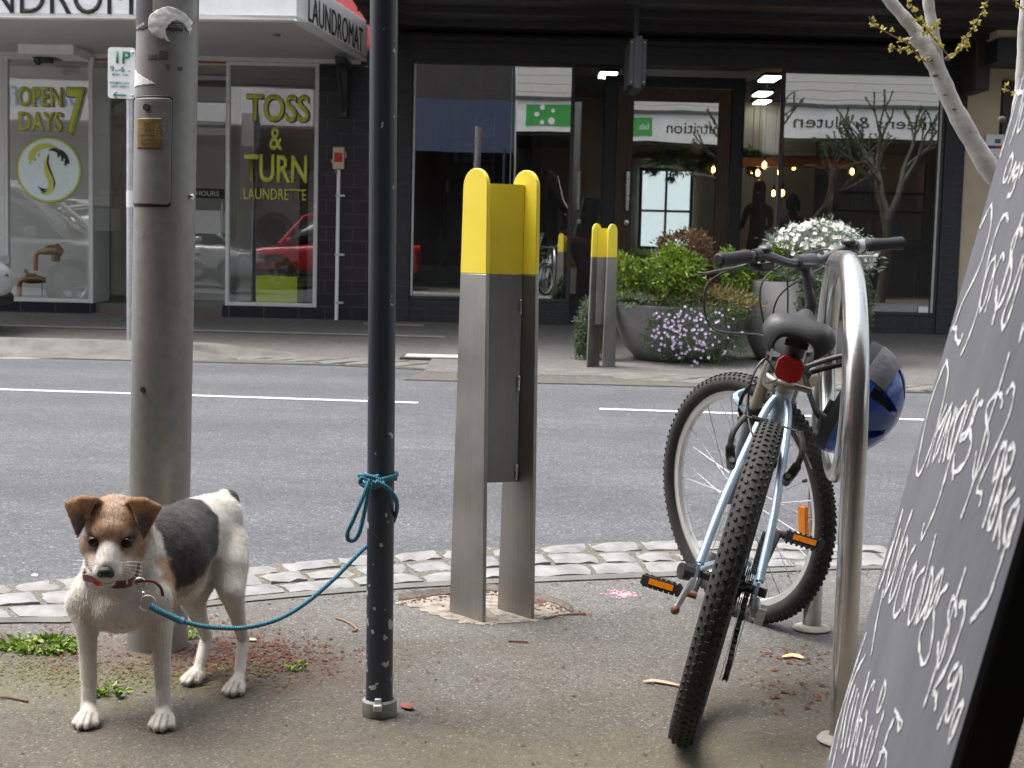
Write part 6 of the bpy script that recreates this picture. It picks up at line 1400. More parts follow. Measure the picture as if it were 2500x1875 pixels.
def blob(c, r, n, seed, lumps=5, inner=.55, zmin=-1):
    """points through a lumpy crown, denser to the outside, in clumps"""
    rng = np.random.default_rng(seed); c = np.array(c); r = np.array(r); out = []; nd = []
    k = max(6, n//22); 
    cl = rng.normal(0,1,(k,3)); cl /= np.linalg.norm(cl,axis=1)[:,None]; cl[:,2] = np.where(cl[:,2] < zmin, -cl[:,2], cl[:,2])
    rad = inner+(1-inner)*rng.uniform(0,1,k)**.5; bump_ = 1+.22*np.array([noise.noise(Vector(v*2.2+seed)) for v in cl]); cc = cl*rad[:,None]*bump_[:,None]
    i = rng.integers(0,k,n); p = cc[i]+rng.normal(0,.10,(n,3)); d = p/np.linalg.norm(p,axis=1)[:,None]
    return c+p*r, d
def stems(name, c, tips, mat, parent, r=.006, seed=0):
    mb = MB(); rr = random.Random(seed)
    for t in tips: t = Vector(t); c_ = Vector(c); m_ = c_.lerp(t,.5)+Vector((rr.uniform(-.03,.03),rr.uniform(-.03,.03),.02)); mb.tube(spline([c_,m_,t],4),[r,r,r,r,r*.8,r*.7,r*.6,r*.5,r*.4],5)
    return mb.build(name, mat, parent)
M_STEM = pm('woody_stem',(.10,.065,.035),.8,var=.3)
LG = leaf_mat('fresh_green_leaf',[(.06,.125,.014),(.13,.22,.025),(.26,.35,.05),(.10,.18,.02)],.45,.22)
LD = leaf_mat('dark_green_leaf',[(.028,.060,.016),(.045,.095,.022),(.06,.12,.03)],.5,.2)
LBR = leaf_mat('bronze_leaf',[(.10,.055,.025),(.15,.085,.03),(.085,.035,.028),(.17,.12,.04)],.55,.2)
LRD = leaf_mat('dull_red_leaf',[(.12,.035,.035),(.16,.06,.05),(.10,.05,.03)],.55,.2)
LGY = leaf_mat('grey_green_leaf',[(.10,.15,.085),(.16,.21,.13),(.08,.13,.06)],.6,.2)
LSV = leaf_mat('silver_leaf',[(.26,.31,.25),(.36,.40,.34),(.20,.26,.19)],.6,.2)
LST = leaf_mat('straw_leaf',[(.22,.17,.07),(.16,.17,.05),(.27,.20,.10)],.7,.2)
LBL = leaf_mat('blue_grey_leaf',[(.13,.20,.19),(.17,.25,.24),(.09,.15,.15)],.6,.15)
M_LIL = leaf_mat('lilac_petal',[(.62,.50,.78),(.72,.62,.85),(.55,.42,.72)],.5,.25); M_WPT = leaf_mat('white_petal',[(.80,.80,.78),(.86,.86,.85)],.5,.25); M_YC = pm('flower_centre',(.55,.42,.05),.6)
M_BOWL = pm('grey_fibre_planter',(.165,.160,.162),.55,var=.10,vs=4,bmp=.15,bs=40); M_TALL = pm('pale_grey_planter',(.30,.295,.29),.6,var=.08,vs=3,bmp=.15,bs=40); M_SOIL = pm('potting_soil',(.035,.025,.018),.95,var=.4,vs=40,bmp=.6,bs=60)
def flowers(name, pts, nrm, size, petal, parent, seed, np_=5, centre=True):
    rng = random.Random(seed); mb = MB(); mc = MB()
    for p, d in zip(pts, nrm):
        d = (Vector(d)+Vector((rng.gauss(0,.3),-.5+rng.gauss(0,.3),rng.gauss(.15,.3)))).normalized(); a, b_ = frame(d); p = Vector(p); s = size*rng.uniform(.75,1.2); ro = rng.random()*6
        c0 = len(mb.v); vs = [p]
        for k in range(np_*2):
            t = ro+pi*k/np_; rr = s*(1 if k%2==0 else .72); vs.append(p+a*(rr*cos(t))+b_*(rr*sin(t))+d*(s*.25))
        mb.add(vs,[(0,1+k,1+(k+1)%(np_*2)) for k in range(np_*2)])
        if centre: mc.ball(p+d*s*.12, s*.2, seg=6, rings=4)
    f = mb.build(name, petal, parent, smooth=0)
    if centre: mc.build('flower_centre', M_YC, f)
    return f
# ------------------------------------------------------------------ planter bowls across the road
def planter(name, label, c, prof, mat):
    t = thing(name, label, 'planter', c)
    R1, Hh = prof[-1]
    MB().lathe(prof+[(R1-.05,Hh),(R1-.06,Hh-.10),(0,Hh-.10)],(0,0,0),seg=64).build('bowl', mat, t, local=True, smooth=50)
    MB().lathe([(0,Hh-.06),(R1-.062,Hh-.07),(R1-.062,Hh-.099),(0,Hh-.099)],(0,0,0),seg=40).build('soil', M_SOIL, t, local=True)
    return t
YB = 13.1
rimL, rimR = at(1322,655,YB).x, at(1602,655,YB).x; cxB = (rimL+rimR)/2; RB = (rimR-rimL)/2; hB = at(1400,657,YB).z - 0.0
low = planter('bowl_planter','low dark grey bowl planter across the road holding bright green shrubs',(cxB,YB,.01),[(0,0),(RB*.45,0),(RB*.62,.03),(RB*.80,.14),(RB*.92,.30),(RB*.985,.46),(RB,hB-.01)],M_BOWL)
YT = 13.3
rL, rR = at(1610,606,YT).x, at(1868,606,YT).x; cxT = (rL+rR)/2; RT = (rR-rL)/2; hT = at(1640,606,YT).z
tall = planter('tall_planter','tall pale grey round planter behind the bicycle with white flowers',(cxT,YT,.01),[(0,0),(RT*.62,0),(RT*.78,.05),(RT*.90,.17),(RT*.965,.32),(RT*.995,.5),(RT,hT-.01)],M_TALL)
def shrub(name, label, xy, rxy, Y, dep, n, size, mat, seed, group=None, aspect=.45, base=None, jit=.6, cat='shrub', inner=.5):
    c = at(xy[0],xy[1],Y); r = (rxy[0]*Y/3186, dep, rxy[1]*Y/3186); t = thing(name, label, cat, (c.x,Y,c.z-r[2]*.9), group)
    P, D = blob(c, r, n, seed, inner=inner); leaves('foliage', P, D, size, mat, t, seed=seed, jit=jit, aspect=aspect)
    idx = np.random.default_rng(seed).integers(0,len(P),16); stems('stem', (c.x,Y,c.z-r[2]*.95), P[idx], M_STEM, t, seed=seed); return t, P, D
shrub('green_shrub','small fresh green shrub beside the far yellow bollard in the low bowl',(1352,605),(32,52),13.0,.24,1500,.050,LG,11,'green shrubs in the bowl')
shrub('green_shrub','largest bright green shrub in the middle of the low bowl',(1455,597),(60,60),12.95,.34,3200,.055,LG,12,'green shrubs in the bowl')
shrub('green_shrub','green shrub between the bowls behind the bicycle grip',(1585,592),(42,50),13.2,.26,1700,.05,LG,13,'green shrubs in the bowl')
shrub('ground_cover','grey green ground cover at the left rim of the low bowl',(1365,648),(45,16),12.85,.28,800,.035,LGY,14,cat='plant')
shrub('bronze_shrub','rounded bronze brown shrub rising behind the bright green one',(1478,540),(55,42),13.3,.32,3000,.035,LBR,15,inner=.6)
shrub('red_shrub','dull red leaved shrub between the green shrub and the lilac flowers',(1530,600),(28,52),13.25,.22,1300,.04,LRD,16)
# lilac flowering mound spilling over the front
yF = 12.62
t = thing('flowering_mound','trailing mound of small lilac flowers spilling over the low bowl','plant',(at(1510,720,yF).x,yF,.3))
c = at(1505,716,yF+.05); P, D = blob(c,(.42,.34,.33),5200,21,inner=.62); k = P[:,2] > .03; P, D = P[k], D[k]; leaves('foliage',P,D,.038,LD,t,seed=21,jit=.8,aspect=.22)
c2 = at(1520,655,yF+.25); P2,D2 = blob(c2,(.42,.34,.13),2200,22); leaves('dry_foliage',P2,D2*np.array([1,1,.3])+np.array([0,-.3,.5]),.075,LST,t,seed=22,jit=.7,aspect=.12)
stems('stem',(c.x,yF+.2,.4),P[:14],M_STEM,t)
rg = np.random.default_rng(5); fp = []; fd = []
while len(fp) < 125:
    x = rg.normal(1470,48); y = rg.normal(725,36)
    if ((x-1500)/105)**2+((y-716)/75)**2 > 1.0 or y < 660: continue
    rr = max(0,1-((x-1505)/112)**2-((y-716)/88)**2); yy = yF+.05-.36*sqrt(rr)-.03; fp.append(at(x,y,yy)); fd.append((0,-1,.2))
for _ in range(16): x = rg.uniform(1500,1590); y = rg.uniform(668,760); fp.append(at(x,y,yF-.26)); fd.append((0,-1,.3))
flowers('lilac_flowers',fp,fd,.0135,M_LIL,t,4)
# white flowering bush in the tall planter and its trailing grey greenery
t = thing('white_flower_bush','silver leaved bush covered in white flowers in the tall planter','plant',(cxT,YT,hT))
c = at(1768,570,13.2); P, D = blob(c,(.47,.36,.35),5200,31,inner=.5,zmin=-.4); leaves('foliage',P,D,.055,LSV,t,seed=31,jit=.7,aspect=.2)
stems('stem',(c.x,13.25,hT-.05),P[:20],M_STEM,t)
fp = []; fd = []
rg = np.random.default_rng(8)
while len(fp) < 210:
    a = rg.normal(0,1,3); a /= np.linalg.norm(a)
    if a[2] < -.05 or a[1] > .45: continue
    if a[2] < .35 and rg.random() < .6: continue
    fp.append(np.array(c)+a*np.array([.48,.37,.37])*rg.uniform(.92,1.06)); fd.append(a)
flowers('white_flowers',fp,fd,.026,M_WPT,t,6)
t = thing('trailing_plant','grey green plant trailing over the rim of the tall planter','plant',(cxT,YT-.3,hT))
pts = []; dr = []; sm = MB(); rr = random.Random(12)
for i in range(95):
    a = rr.uniform(-.30,1.25); x0 = cxT+RT*.97*sin(a); y0 = YT-RT*.97*cos(a); ln = rr.uniform(.08,.30)*(1.5 if rr.random() < .15 else 1)*(1.7 if a > .85 else 1); out = rr.uniform(.01,.06)
    S = spline([(x0*.97+cxT*.03,y0+.06,hT+.04),(x0+.01*sin(a),y0-.02,hT+.03),(x0+out*sin(a),y0-out,hT-ln*.4),(x0+out*1.3*sin(a)+rr.uniform(-.03,.03),y0-out*1.2,hT-ln)],6); sm.tube(S,.0022,4)
    for p in S: 
        for q in range(4): pts.append(p+Vector((rr.gauss(0,.014),rr.gauss(0,.014),rr.gauss(0,.014)))); dr.append((rr.gauss(0,.5),-.5,rr.gauss(-.2,.5)))
sm.build('stem', M_STEM, t); leaves('foliage',pts,dr,.032,LGY,t,seed=33,jit=.4,aspect=.6)
c = at(1700,560,13.1); shrub('green_shrub','yellow green shrub at the left of the white flowers in the tall planter',(1690,575),(48,42),13.1,.22,1500,.045,LG,35,'green shrubs in the bowl')
shrub('grey_shrub','grey green leafy cover under the white flowers in the tall planter',(1765,598),(95,20),13.0,.3,1800,.038,LGY,36,cat='plant')
# creeper behind the far bollard
t = thing('trailing_creeper','grey green creeper hanging down behind the far yellow bollard','plant',(at(1262,700,13.0).x,13.0,.4))
pts = []; dr = []; sm = MB()
for i in range(46):
    x = rr.uniform(1250,1325); y0 = rr.uniform(640,690) if x < 1290 else 660; 
    S = spline([at(x+18,y0-8,13.0),at(x,y0+20,12.9-rr.random()*.15),at(x-rr.uniform(0,16),y0+rr.uniform(50,80),12.85),at(x-rr.uniform(-6,14),min(786,y0+rr.uniform(75,145)),12.85)],6); sm.tube(S,.0025,4)
    for p in S:
        for q in range(4): pts.append(p+Vector((rr.gauss(0,.016),rr.gauss(0,.02),rr.gauss(0,.014)))); dr.append((rr.gauss(-.2,.6),-.3,rr.gauss(0,.5)))
sm.build('stem', M_STEM, t); leaves('foliage',pts,dr,.034,LGY,t,seed=41,jit=.4,aspect=.4)
# plants in the windows
for (x,y,rx,ry,nm,sd) in ((948,552,34,30,'left',51),(1182,556,28,26,'right',52)):
    c = at(x,y+20,17.4); t = thing('window_plant','spiky blue grey plant at the %s end of the window trough'%nm,'plant',(c.x,17.4,za),'plants in the salon window trough')
    q = np.random.default_rng(sd); n = 420; th = q.uniform(0,2*pi,n); sp_ = q.uniform(0,.9,n); d = np.stack([np.cos(th)*sp_,np.sin(th)*sp_,np.ones(n)],1); l = q.uniform(.02,.26,n); P = np.array((c.x,17.4,za-.02))+d*l[:,None]*np.array([.75,.6,1]); leaves('foliage',P,d,.09,LBL,t,seed=sd,jit=.25,aspect=.13)
t = thing('potted_plant','small sparse green plant growing in the lime planter','plant',(-2.78,17.42,.56))
c = at(620,585,17.4); P,D = blob(c,(.16,.13,.12),420,55,inner=.3); leaves('foliage',P,D,.05,LD,t,seed=55); stems('stem',(c.x,17.42,.54),P[:12],M_STEM,t)
for (x,y,Y,rx,rz,lab,sd) in ((1455,350,22,.36,.30,'fern hanging behind the salon door glass before the bright window',61),(1540,345,21.2,.13,.2,'small hanging plant beside the amber bulb behind the door glass',62),(1625,350,22.2,.2,.2,'dark hanging plant at the left of the right salon window',63)):
    c = at(x,y,Y); t = thing('hanging_fern','green '+lab,'plant',(c.x,Y,c.z)); P,D = blob(c,(rx,rx,rz),900,sd,inner=.3); leaves('foliage',P,D*np.array([1,1,.2])+np.array([0,0,-.5]),.11,LG if sd==61 else LD,t,seed=sd,aspect=.2)
    MB().lathe([(0,-.06),(.10,-.05),(.13,.06),(.11,.06),(0,.03)],(c.x,Y,c.z+.1),seg=16).build('pot', M_SDARK, t); MB().tube([(c.x,Y,c.z+.13),(c.x,Y,3.1)],.004,4).build('cord', DARK, t)

# ------------------------------------------------------------------ street tree at right, and its neighbours down the kerb
m, nt, b = new_mat('pale_smooth_bark'); vv = coords(nt); f = noise_t(nt, coords(nt,(1,1,.6)), 14, 5); f2 = noise_t(nt, vv, 90, 3); f3 = noise_t(nt, coords(nt,(1,1,6)), 10, 3)
c_ = ramp(nt,f,[(.3,(.30,.285,.265)),(.55,(.44,.425,.405)),(.75,(.52,.51,.49))]); c_ = mixc(nt,.55,c_,ramp(nt,f2,[(.30,(.55,.53,.50)),(.42,(1,1,1))]),'MULTIPLY'); c_ = mixc(nt,.3,c_,ramp(nt,f3,[(.3,(.55,.53,.5)),(.5,(1,1,1))]),'MULTIPLY')
L(nt,c_,b.inputs['Base Color']); b.inputs['Roughness'].default_value = .8; bump(nt,b,f2,.35,.004); M_BARK = m
M_BUD = leaf_mat('new_leaf',[(.36,.37,.07),(.48,.46,.10),(.40,.30,.10)],.5,.35); M_TWIG = pm('twig',(.20,.13,.10),.8,var=.3)
YS = 4.4
def T(x, y, Y=YS): return at(x, y, Y)
tree = thing('street_tree','pale barked street tree leaning left with yellow green buds above the chalkboard','tree',(1.66,4.42,0))
tr_ = MB()
def limb(pts, rs, seg=14):
    S = spline(pts,8); R_ = .545*np.interp(np.linspace(0,1,len(S)),np.linspace(0,1,len(rs)),rs); R_ = [r*(1+.05*sin(i*1.3)+.03*sin(i*3.1)) for i,r in enumerate(R_)]; tr_.tube(S,R_,seg)
gb_ = Vector((1.68,4.43,-.02))
limb([gb_,gb_+Vector((.0,0,.30)),T(2205,470),T(2140,370),T(2062,235),T(2010,120),T(1975,75)],[.085,.07,.062,.055,.049,.046,.043])
limb([T(2025,150),T(1990,85),T(1955,40),T(1905,-20),T(1840,-120),T(1790,-300),T(1740,-520)],[.040,.036,.034,.030,.026,.02,.01])
limb([T(2030,160),T(2018,80),T(2005,0),T(1998,-120),T(2010,-320),T(2000,-560)],[.034,.031,.030,.026,.02,.008])
limb([T(2195,480),T(2195,400),T(2192,300),T(2205,180),T(2212,40),T(2225,-120),T(2215,-400)],[.03,.036,.034,.030,.028,.024,.01])
tr_.build('trunk', M_BARK, tree, smooth=70)
M_KNOT = pm('dark_knot',(.16,.14,.12),.9,var=.3,vs=60)
for x,y,r in ((2020,162,.012),(2060,235,.009),(2040,205,.006),(2165,258,.016),(2008,128,.014),(2047,127,.012)): MB().ball(T(x,y,YS-.027),(r*.73,r*.45,r*.6)).build('knot', M_KNOT, tree)
tw = MB(); bud = []; bd = []
def twig(pts, r, nb, seed):
    S = spline([T(*p) for p in pts],6); tw.tube(S,np.linspace(r*.45,r*.21,len(S)),6); q = random.Random(seed)
    for i in range(nb):
        p = S[int(len(S)*(.25+.74*i/nb))-1]; p = p+Vector((q.gauss(0,.0045),q.gauss(0,.0045),q.gauss(0,.0045)))
        for k in range(6): bud.append(p); bd.append((q.gauss(0,1),q.gauss(-.3,.8),q.gauss(.4,.8)))
YW = YS-.06
twig([(2013,128,YW),(2000,133,YW),(1985,122,YW-.03),(1965,98,YW-.06),(1930,78,YW-.08),(1890,55,YW-.10),(1876,35,YW-.1)],.006,13,1)
twig([(1962,108,YW-.05),(1945,107,YW-.07),(1925,103,YW-.07),(1918,98,YW-.07)],.003,5,2)
twig([(2044,126,YW),(2052,118,YW-.02),(2070,112,YW-.04),(2076,95,YW-.05),(2095,70,YW-.06),(2120,30,YW-.08),(2140,-10,YW-.1)],.006,16,3)
twig([(2050,122,YW),(2030,98,YW-.05),(2005,68,YW-.06),(1985,45,YW-.08),(1965,8,YW-.08),(1960,-20,YW-.1)],.005,16,4)
twig([(2005,68,YW-.06),(2020,60,YW-.08),(2030,40,YW-.08)],.003,6,5); twig([(2190,205,YW),(2175,192,YW-.03),(2165,185,YW-.03)],.003,3,6); twig([(2212,20,YW),(2195,8,YW-.03),(2185,-5,YW-.03)],.003,3,7)
twig([(2076,110,YW),(2085,98,YW-.03),(2092,92,YW-.03)],.003,5,8)
tw.build('twig', M_TWIG, tree)
leaves('bud_leaves',bud,bd,.0125,M_BUD,tree,seed=71,jit=.3,aspect=.75)
# other trees along the near kerb (seen only in the shop windows)
M_DKBARK = pm('dark_bark',(.042,.036,.03),.85,var=.35,vs=12,bmp=.4,bs=40)
def kerb_tree(x, y, seed, label):
    t = thing('street_tree', label, 'tree', (x,y,0), 'street trees along the near kerb'); r_ = random.Random(seed); mb = MB(); B0 = Vector((x,y,0)); tips = []
    def grow(p, d, ln, r, lev):
        n = 4; pts = [p]
        for k in range(n): d = (d+Vector((r_.gauss(0,.12),r_.gauss(0,.12),r_.gauss(.02,.08)))).normalized(); pts.append(pts[-1]+d*ln/n)
        S = spline(pts,4); mb.tube(S,np.linspace(r,r*.62,len(S)),8 if lev < 2 else 5)
        if lev >= 4: tips.extend(S); return
        if lev >= 3: tips.extend(S[len(S)//2:])
        for k in range(3 if lev < 3 else 2):
            dd = (d+Vector((r_.gauss(0,.45),r_.gauss(0,.45),r_.gauss(.1,.25)))).normalized(); grow(pts[-1 if k < 2 else -2],dd,ln*.68,r*.6,lev+1)
    grow(B0+Vector((0,0,-.05)),Vector((r_.gauss(0,.06),r_.gauss(0,.06),1)),1.75,.13,0)
    mb.build('trunk',M_DKBARK,t,smooth=60); q = [p for p in tips if r_.random() < .8 for _ in range(3)]
    leaves('crown',q,[(r_.gauss(0,1),r_.gauss(0,1),r_.gauss(.2,1)) for _ in q],.045,LD,t,seed=seed,jit=.5,aspect=.7)
kerb_tree(5.6,3.9,3,'bare branched street tree mirrored in the right salon window'); kerb_tree(7.6,3.2,9,'bare branched street tree mirrored at the right edge of the salon window')

# ------------------------------------------------------------------ near side shops behind the camera (they show in the window reflections)
def weatherboards():
    m, nt, b = new_mat('white_weatherboard'); tc = N(nt,'TexCoord'); sp = N(nt,'SeparateXYZ'); L(nt,tc.outputs['Object'],sp.inputs[0]); fm = N(nt,'Math',operation='MODULO'); fm.inputs[1].default_value = .19; L(nt,sp.outputs[2],fm.inputs[0]); dv = N(nt,'Math',operation='DIVIDE'); dv.inputs[1].default_value = .19; L(nt,fm.outputs[0],dv.inputs[0])
    L(nt,ramp(nt,dv.outputs[0],[(.04,(.16,.15,.14)),(.09,(.72,.70,.65))]),b.inputs['Base Color']); b.inputs['Roughness'].default_value = .6; bump(nt,b,dv.outputs[0],.6,.02); return m
M_WB = weatherboards(); M_BLUEA = pm('blue_awning',(.045,.06,.115),.6,var=.15); M_GRN = pm('green_sign',(.06,.36,.08),.45,var=.05)
shop = thing('weatherboard_shop','white weatherboard shop with long sign fascia on the near side, mirrored in the windows','shop',(6,-2.5,0))
MB().box(-.05,12.0,-2.7,-2.5,3.9,8.0).build('wall', M_WB, shop); MB().box(-.05,12.0,-2.7,-2.5,0,3.9).build('shopfront', M_SDARK, shop)
MB().box(-.05,12.0,-2.5,1.45,3.42,3.5).build('awning', M_BROWNP, shop); MB().box(-.05,12.0,1.45,1.55,3.5,4.18).build('fascia_sign', WHITE, shop); MB().box(-.1,12.05,1.42,1.6,4.181,4.25).build('fascia_cap', GREYP, shop)
for z in (4.6,4.9): pass
MB().box(.15,2.3,1.551,1.56,3.62,4.08).build('green_panel', M_GRN, shop)
mb = MB()
for x,z,r in ((.5,4.02,.06),(.38,3.86,.055),(.5,3.68,.05),(.72,3.72,.08),(.76,3.95,.045)): mb.lathe([(0,0),(r,0),(r,.004),(0,.004)],(2.45-x-1.15 if False else x,1.561,z),(0,1,0),20)
mb.build('sign_dot', WHITE, shop)
MB().box(2.65,3.15,1.551,1.56,3.62,4.08).build('green_panel', M_GRN, shop); text('sign_lettering','lab',WHITE,(3.08,1.563,3.78),(-1,0,0),(0,0,1),.16,shop,.003)
text('sign_lettering','nutrition',M_INK,(4.85,1.556,3.74),(-1,0,0),(0,0,1),.26,shop,.003,width=1.35)
text('sign_lettering','greens & gluten',M_INK,(9.1,1.556,3.74),(-1,0,0),(0,0,1),.26,shop,.003,width=3.1)
bshop = thing('blue_awning_shop','dark shop with a blue awning on the near side, mirrored in the left salon window','shop',(-2,-2.5,0))
MB().box(-4.4,-.10,-2.7,-2.5,0,8).build('wall', pm('grey_render',(.045,.04,.04),.8,var=.3), bshop); MB().box(-4.4,-.10,1.40,1.5,3.0,4.15).build('awning_fascia', M_BLUEA, bshop); MB().box(-4.4,-.10,-2.5,1.399,3.35,3.42).build('awning', M_BROWNP, bshop)
bank = thing('bank_shop','bank shop with a white and blue lettered fascia on the near side','shop',(-9,-2.5,0))
MB().box(-16,-4.5,-2.7,-2.5,0,8).build('wall', pm('tan_render',(.30,.27,.23),.8,var=.1), bank); MB().box(-16,-4.5,1.4,1.5,3.5,4.5).build('fascia', WHITE, bank); MB().box(-16,-4.5,-2.5,1.399,3.44,3.49).build('awning', M_SOFFIT, bank)
M_BKB = pm('bank_blue',(.03,.22,.55),.4); text('sign_lettering','bank first',M_BKB,(-9.5,1.506,3.8),(-1,0,0),(0,0,1),.42,bank,.003,width=2.4)
MB().lathe([(0,0),(.2,0),(.2,.005),(0,.005)],(-9.2,1.501,4.0),(0,1,0),24).build('logo_disc', M_BKB, bank)

# ------------------------------------------------------------------ parked cars
def car(name, label, loc, rotz, paint, Ln=4.4, Wd=1.82):
    t = thing(name, label, 'car', loc, None, rotz); h = Ln/2; w = Wd/2
    # lower body: sections along x (front +x): (x, half width, z bottom, z shoulder)
    S = [(-h,.70,.42,.78),(-h+.06,.80,.34,.92),(-h+.5,.90,.26,.98),(-1.0,.91,.24,.97),(0,.91,.24,.95),(.9,.91,.24,.93),(h-.75,.90,.26,.90),(h-.28,.84,.28,.80),(h-.05,.70,.32,.66),(h,.58,.38,.58)]
    mb = MB(); vs = []; n = 10
    for x,hw,z0,z1 in S:
        hw *= w/.91; ring = [(x,-hw*.86,z0),(x,-hw*.97,z0+.1),(x,-hw,(z0+z1)/2),(x,-hw*.985,z1-.06),(x,-hw*.88,z1),(x,hw*.88,z1),(x,hw*.985,z1-.06),(x,hw,(z0+z1)/2),(x,hw*.97,z0+.1),(x,hw*.86,z0)]; vs += ring
    fs = [(i*n+k,i*n+(k+1)%n,(i+1)*n+(k+1)%n,(i+1)*n+k) for i in range(len(S)-1) for k in range(n)]+[tuple(range(n)),tuple((len(S)-1)*n+k for k in range(n-1,-1,-1))]
    mb.add(vs,fs); mb.build('body', paint, t, local=True, smooth=60, subd=2)
    G = [(-h+.25,.70,.95,1.0),(-h+.55,.72,.95,1.42),(-.9,.70,.94,1.60),(.1,.69,.93,1.62),(.55,.68,.92,1.50),(h-.95,.66,.90,.95)]
    mb = MB(); vs = []; n = 6
    for x,hw,z0,z1 in G: hw *= w/.91; vs += [(x,-hw*1.22,z0-.03),(x,-hw*1.08,(z0+z1)/2),(x,-hw*.82,z1),(x,hw*.82,z1),(x,hw*1.08,(z0+z1)/2),(x,hw*1.22,z0-.03)]
    fs = [(i*n+k,i*n+(k+1)%n,(i+1)*n+(k+1)%n,(i+1)*n+k) for i in range(len(G)-1) for k in range(n)]+[tuple(range(n)),tuple((len(G)-1)*n+k for k in range(n-1,-1,-1))]
    mb.add(vs,fs); mb.build('cabin_glass', pm('car_glass',(.015,.018,.02),.08,var=0,rvar=0,coat=.5), t, local=True, smooth=60, subd=1)
    mb = MB(); mb.tube([(-h+.5,-.0,1.44),(-.9,0,1.615),(.1,0,1.63),(.5,0,1.53)],[.45,.5,.5,.4],16,flat=.06)
    mb.build('roof', paint, t, local=True, smooth=60)
    for s in (-1,1):
        q = MB()
        for a,b_ in (((h-.95,s*.80,.93),(.5,s*.585,1.52)),((-.15,s*.875,.93),(-.2,s*.60,1.60)),((-h+.9,s*.85,.95),(-h+.75,s*.62,1.48))): q.tube([a,b_],[.045,.035],8)
        q.tube([(.5,s*.585,1.52),(.1,s*.585,1.605),(-.9,s*.59,1.585),(-h+.6,s*.6,1.42)],.035,8); q.build('pillar', paint, t, local=True)
        MB().obox((.75,s*(w+.10),1.0),(.12,.18,.13)).build('mirror', paint, t, local=True, bevel=.03)
        MB().obox((h-.27,s*.62,.70),(.30,.30,.12),Matrix.Rotation(s*-.5,3,'Z')).build('headlight', pm('lamp_glass',(.55,.57,.6),.12,metal=.5), t, local=True, bevel=.03)
        MB().obox((-h+.1,s*.66,.86),(.14,.26,.16)).build('tail_light', M_REDR, t, local=True, bevel=.03)
        MB().tube([(-1.4,s*.62,1.66),(.2,s*.62,1.68)],.018,8).build('roof_rail', CHROME, t, local=True)
        MB().box(-1.35,1.0,s*(w-.005)-.012,s*(w-.005)+.012,.33,.40).build('sill_trim', BLACKP, t, local=True)
        for x in (-h+.88,h-.88):
            ww = MB(); ww.lathe([(.22,-.10),(.31,-.10),(.335,-.07),(.335,.07),(.31,.10),(.22,.10)],(x,s*(w-.10),.335),(0,1,0),40,closed=True); wo = ww.build('wheel', M_TYRE, t, local=True)
            q = MB(); q.lathe([(.20,.08),(.225,.095),(.225,-.09),(.20,-.09)],(x,s*(w-.10),.335),(0,1,0),32,closed=True)
            for k in range(5): a = 2*pi*k/5; q.obox((x+.115*cos(a),s*(w-.01),.335+.115*sin(a)),(.20,.02,.06),Matrix.Rotation(-a,3,'Y'))
            q.lathe([(0,-.02),(.05,-.02),(.05,.02),(0,.02)],(x,s*(w-.01),.335),(0,1,0),16); q.build('rim', CHROME, wo, local=True)
            MB().lathe([(.335,-.095),(.375,-.10),(.375,.02),(.335,.02)],(x,s*(w-.095),.34),(0,1,0),32,closed=True).build('wheel_arch', BLACKP, t, local=True)
    MB().obox((h-.06,0,.50),(.10,.9,.16)).build('grille', BLACKP, t, local=True, bevel=.02); MB().obox((h-.12,0,.33),(.2,1.3,.12)).build('bumper', BLACKP, t, local=True, bevel=.04)
    return t
PW = pm('white_car_paint',(.72,.72,.72),.25,var=.02,coat=.8); PS = pm('silver_car_paint',(.42,.44,.44),.25,metal=.3,var=.03,coat=.8); PR = pm('red_car_paint',(.42,.012,.022),.22,var=.03,coat=.8)
car('parked_car','white car at the left edge in front of the laundromat, only its nose in view',(-4.90-2.12,13.9,farz(13.9)),0,PW,4.24)
car('parked_car','silver car mirrored in the laundromat door and window',(-7.1,5.9,ROADZ),0,PS,4.6)
car('parked_car','red car mirrored in the right laundromat window',(-3.95,2.35,0),pi,PR,3.85,1.8)

